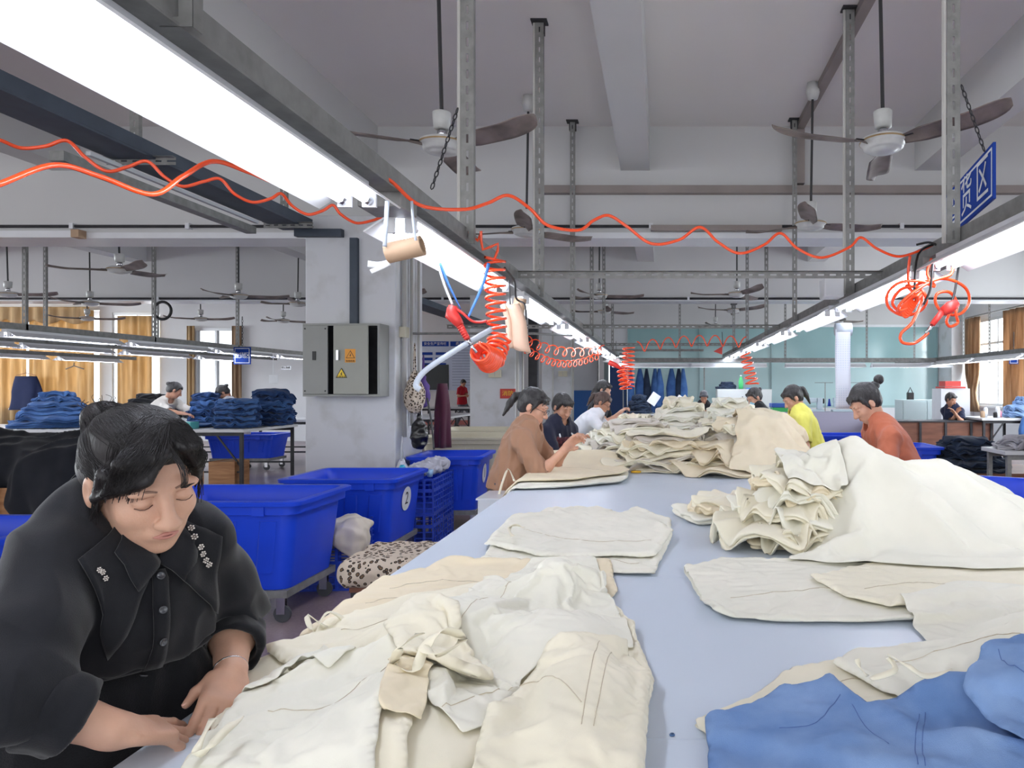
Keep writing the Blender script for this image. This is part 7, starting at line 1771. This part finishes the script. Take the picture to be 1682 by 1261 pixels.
# right side
wp = thing('laminate_counter', 'brown laminate counter front with dark uprights right of the orange blouse', 'counter', (5.1, 12.4, 0))
MB().box(3.9, 5.9, 12.41, 12.43, .02, .76).build('front_panel', M_wood_d, wp); MB().box(3.9, 5.9, 12.38, 13.0, .762, .785).build('top_edge', M_steel_d, wp)
for x in (3.92, 4.6, 5.05, 5.5, 5.86): MB().box(x - .02, x + .02, 12.385, 12.409, 0, .76).build('upright', M_steel_d, wp)
simple_table('table with light jeans by the right windows', 5.6, 7.3, 12.2, 13.2, .84, nleg=3)
heap('the pale jeans pile by the right windows', (6.6, 12.6), .95, .6, .36, 6, [fab('pale_denim', (140, 168, 204), (106, 136, 176))], 304, zb=.84, taper=.6, ruf=.06, droop=.9, name='folded_jeans', cat='jeans', mono='pale jeans')
garment_hang('jeans leg hanging down from the table by the right windows', (6.35, 12.15, .86), .26, .5, blues[1], name='hanging_jeans', cat='jeans', d=.04)
for i, (x, m_, h) in enumerate(((5.75, M_card, .12), (5.85, M_white, .18), (5.98, M_black, .1), (6.1, mat('pink_box', (220, 140, 160), .5), .12), (6.02, M_white, .2))):
    tag(MB().lathe([(0, 0), (.04, 0), (.04, h * .8), (.02, h), (0, h)], (x, 12.5 + .1 * (i % 2), .842), 10, cap=False).build('jar', m_, smooth=True), ['brown jar nearest the navy polo', 'white jar beside the navy polo', 'black jar on the window table', 'pink pot on the window table', 'tall white jar on the window table'][i], 'jar')
tag(MB().box(5.45, 5.75, 13.4, 13.7, 1.4, 1.5).box(5.4, 5.8, 13.3, 13.75, 1.36, 1.395).build('red_bundle', M_redsign), 'red bundle on the shelf behind the navy polo', 'bundle')
tag(MB().box(5.35, 5.9, 13.35, 13.8, 0, 1.355).build('white_locker', M_white), 'white locker behind the man in the navy polo', 'locker')
pl = thing('pallet_table', 'low brown pallet table under the dark denim pile on the right', 'table', (3.5, 7.7, 0))
MB().box(2.95, 4.3, 7.3, 8.2, .44, .48).build('top', M_wood_d, pl)
for x in (3.0, 3.6, 4.25):
    for y in (7.35, 8.15): MB().box(x - .03, x + .03, y - .03, y + .03, 0, .439).build('leg', M_wood_d, pl)
heap('the dark denim pile on the pallet table', (3.35, 7.7), .85, .75, .36, 11, darks, 305, zb=.48, taper=.45, ruf=.035, droop=.6, name='folded_jeans', cat='jeans', mono='dark jeans')
gt = simple_table('steel legged table with grey cloth at the right edge', 3.25, 4.4, 6.6, 7.1, .78, leg=M_steel, braces=False)
heap('the grey cloth pile on the steel legged table', (3.72, 6.8), .9, .5, .14, 4, [fab('light_grey_cloth', (186, 184, 190), (160, 158, 166))], 306, zb=.78, taper=.3, ruf=.05, droop=.7, name='folded_cloth', cat='cloth', mono='grey cloth')
tag(MB().tube([(3.02, 6.9, .66), (3.02, 6.9, .78)], .02, 8).build('white_tag', M_white), 'small white tube at the right edge', 'tube') if False else None
# ------------------------------------------------------------------ clutter on the work table
sc_ = thing('scissors', 'scissors with yellow handles beside the wavy stack', 'scissors', tuple(T(1040, 776)))
c = T(1040, 776); mb = MB()
for s_ in (-1, 1): mb.tube([c + Vector((.02 + .03 * math.cos(a), s_ * .022 + .018 * math.sin(a), .008)) for a in np.linspace(0, 2 * PI, 13)[:-1]], .006, 6, closed=True)
mb.build('handle', mat('yellow_orange_plastic', (244, 190, 50), .4), sc_, smooth=True); MB().box(c.x - .12, c.x - .015, c.y - .006, c.y + .006, .803, .807).build('blade', M_chrome, sc_)
c = T(985, 748); rb = thing('thread_box', 'red and white box of sewing supplies before the brown shirt', 'box', (c.x, c.y, ZT))
MB().box(c.x - .04, c.x + .04, c.y - .03, c.y + .03, ZT + .001, ZT + .035).build('box', M_redsign, rb); MB().box(c.x - .04, c.x + .04, c.y - .03, c.y + .03, ZT + .0355, ZT + .05).build('lid', M_white, rb)
c = T(950, 752); tag(MB().box(c.x - .1, c.x + .1, c.y - .12, c.y + .12, ZT + .001, ZT + .003).build('paper_sheet', M_paper), 'white paper sheet on the table in front of the brown shirt', 'paper')
c = T(1104, 1208); bt = MB().lathe([(0, 0), (.0045, 0), (.005, .0015), (.0035, .003), (.002, .002), (0, .002)], (c.x, c.y, ZT + .0005), 14, cap=False).build('metal_button', mat('blue_metal', (90, 120, 160), .3, .8), smooth=True); tag(bt, 'small blue metal button lying on the bare table', 'button')
for i, (px, py) in enumerate(((1179, 1185), (1176, 1200), (1500, 1020))):
    c = T(px, py); tag(MB().box(c.x - .003, c.x + .003, c.y - .0015, c.y + .0015, ZT + .0005, ZT + .0015).build('thread_scrap', M_fab), ['upper cream thread scrap near the metal button', 'lower cream thread scrap near the metal button', 'cream thread scrap beside the long flat trousers'][i], 'scrap')
pb = thing('plastic_box', 'clear plastic box beside the bin marked 1 at the table edge', 'box', (-1.0, 4.3, .7)); M_clear = mat('clear_plastic', (214, 220, 230), .2)
MB().box(-1.07, -.86, 4.1, 4.4, .60, .605).box(-1.07, -1.065, 4.1, 4.4, .606, .72).box(-.865, -.86, 4.1, 4.4, .606, .72).box(-1.064, -.866, 4.1, 4.105, .606, .72).box(-1.064, -.866, 4.395, 4.4, .606, .72).build('box', M_clear, pb); MB().box(-1.08, -.85, 4.09, 4.41, .7205, .73).build('lid', M_clear, pb)
st = thing('stool', 'small stool under the clear plastic box', 'stool', (-.96, 4.25, 0)); MB().box(-1.1, -.85, 4.1, 4.4, .57, .598).build('seat', M_wood_d, st)
for x in (-1.08, -.87):
    for y in (4.12, 4.38): MB().box(x - .015, x + .015, y - .015, y + .015, 0, .569).build('leg', M_steel_d, st)
# ------------------------------------------------------------------ bake subdivision into the meshes
_dg = bpy.context.evaluated_depsgraph_get(); _dg.update()
_todo = [o for o in bpy.data.objects if o.type == 'MESH' and any(m.type == 'SUBSURF' for m in o.modifiers)]
_new = [(o, bpy.data.meshes.new_from_object(o.evaluated_get(_dg))) for o in _todo]
for o, me in _new:
    nm = o.data.name; o.modifiers.clear(); o.data = me; me.name = nm
print('script done', round(time.time() - T0, 1))
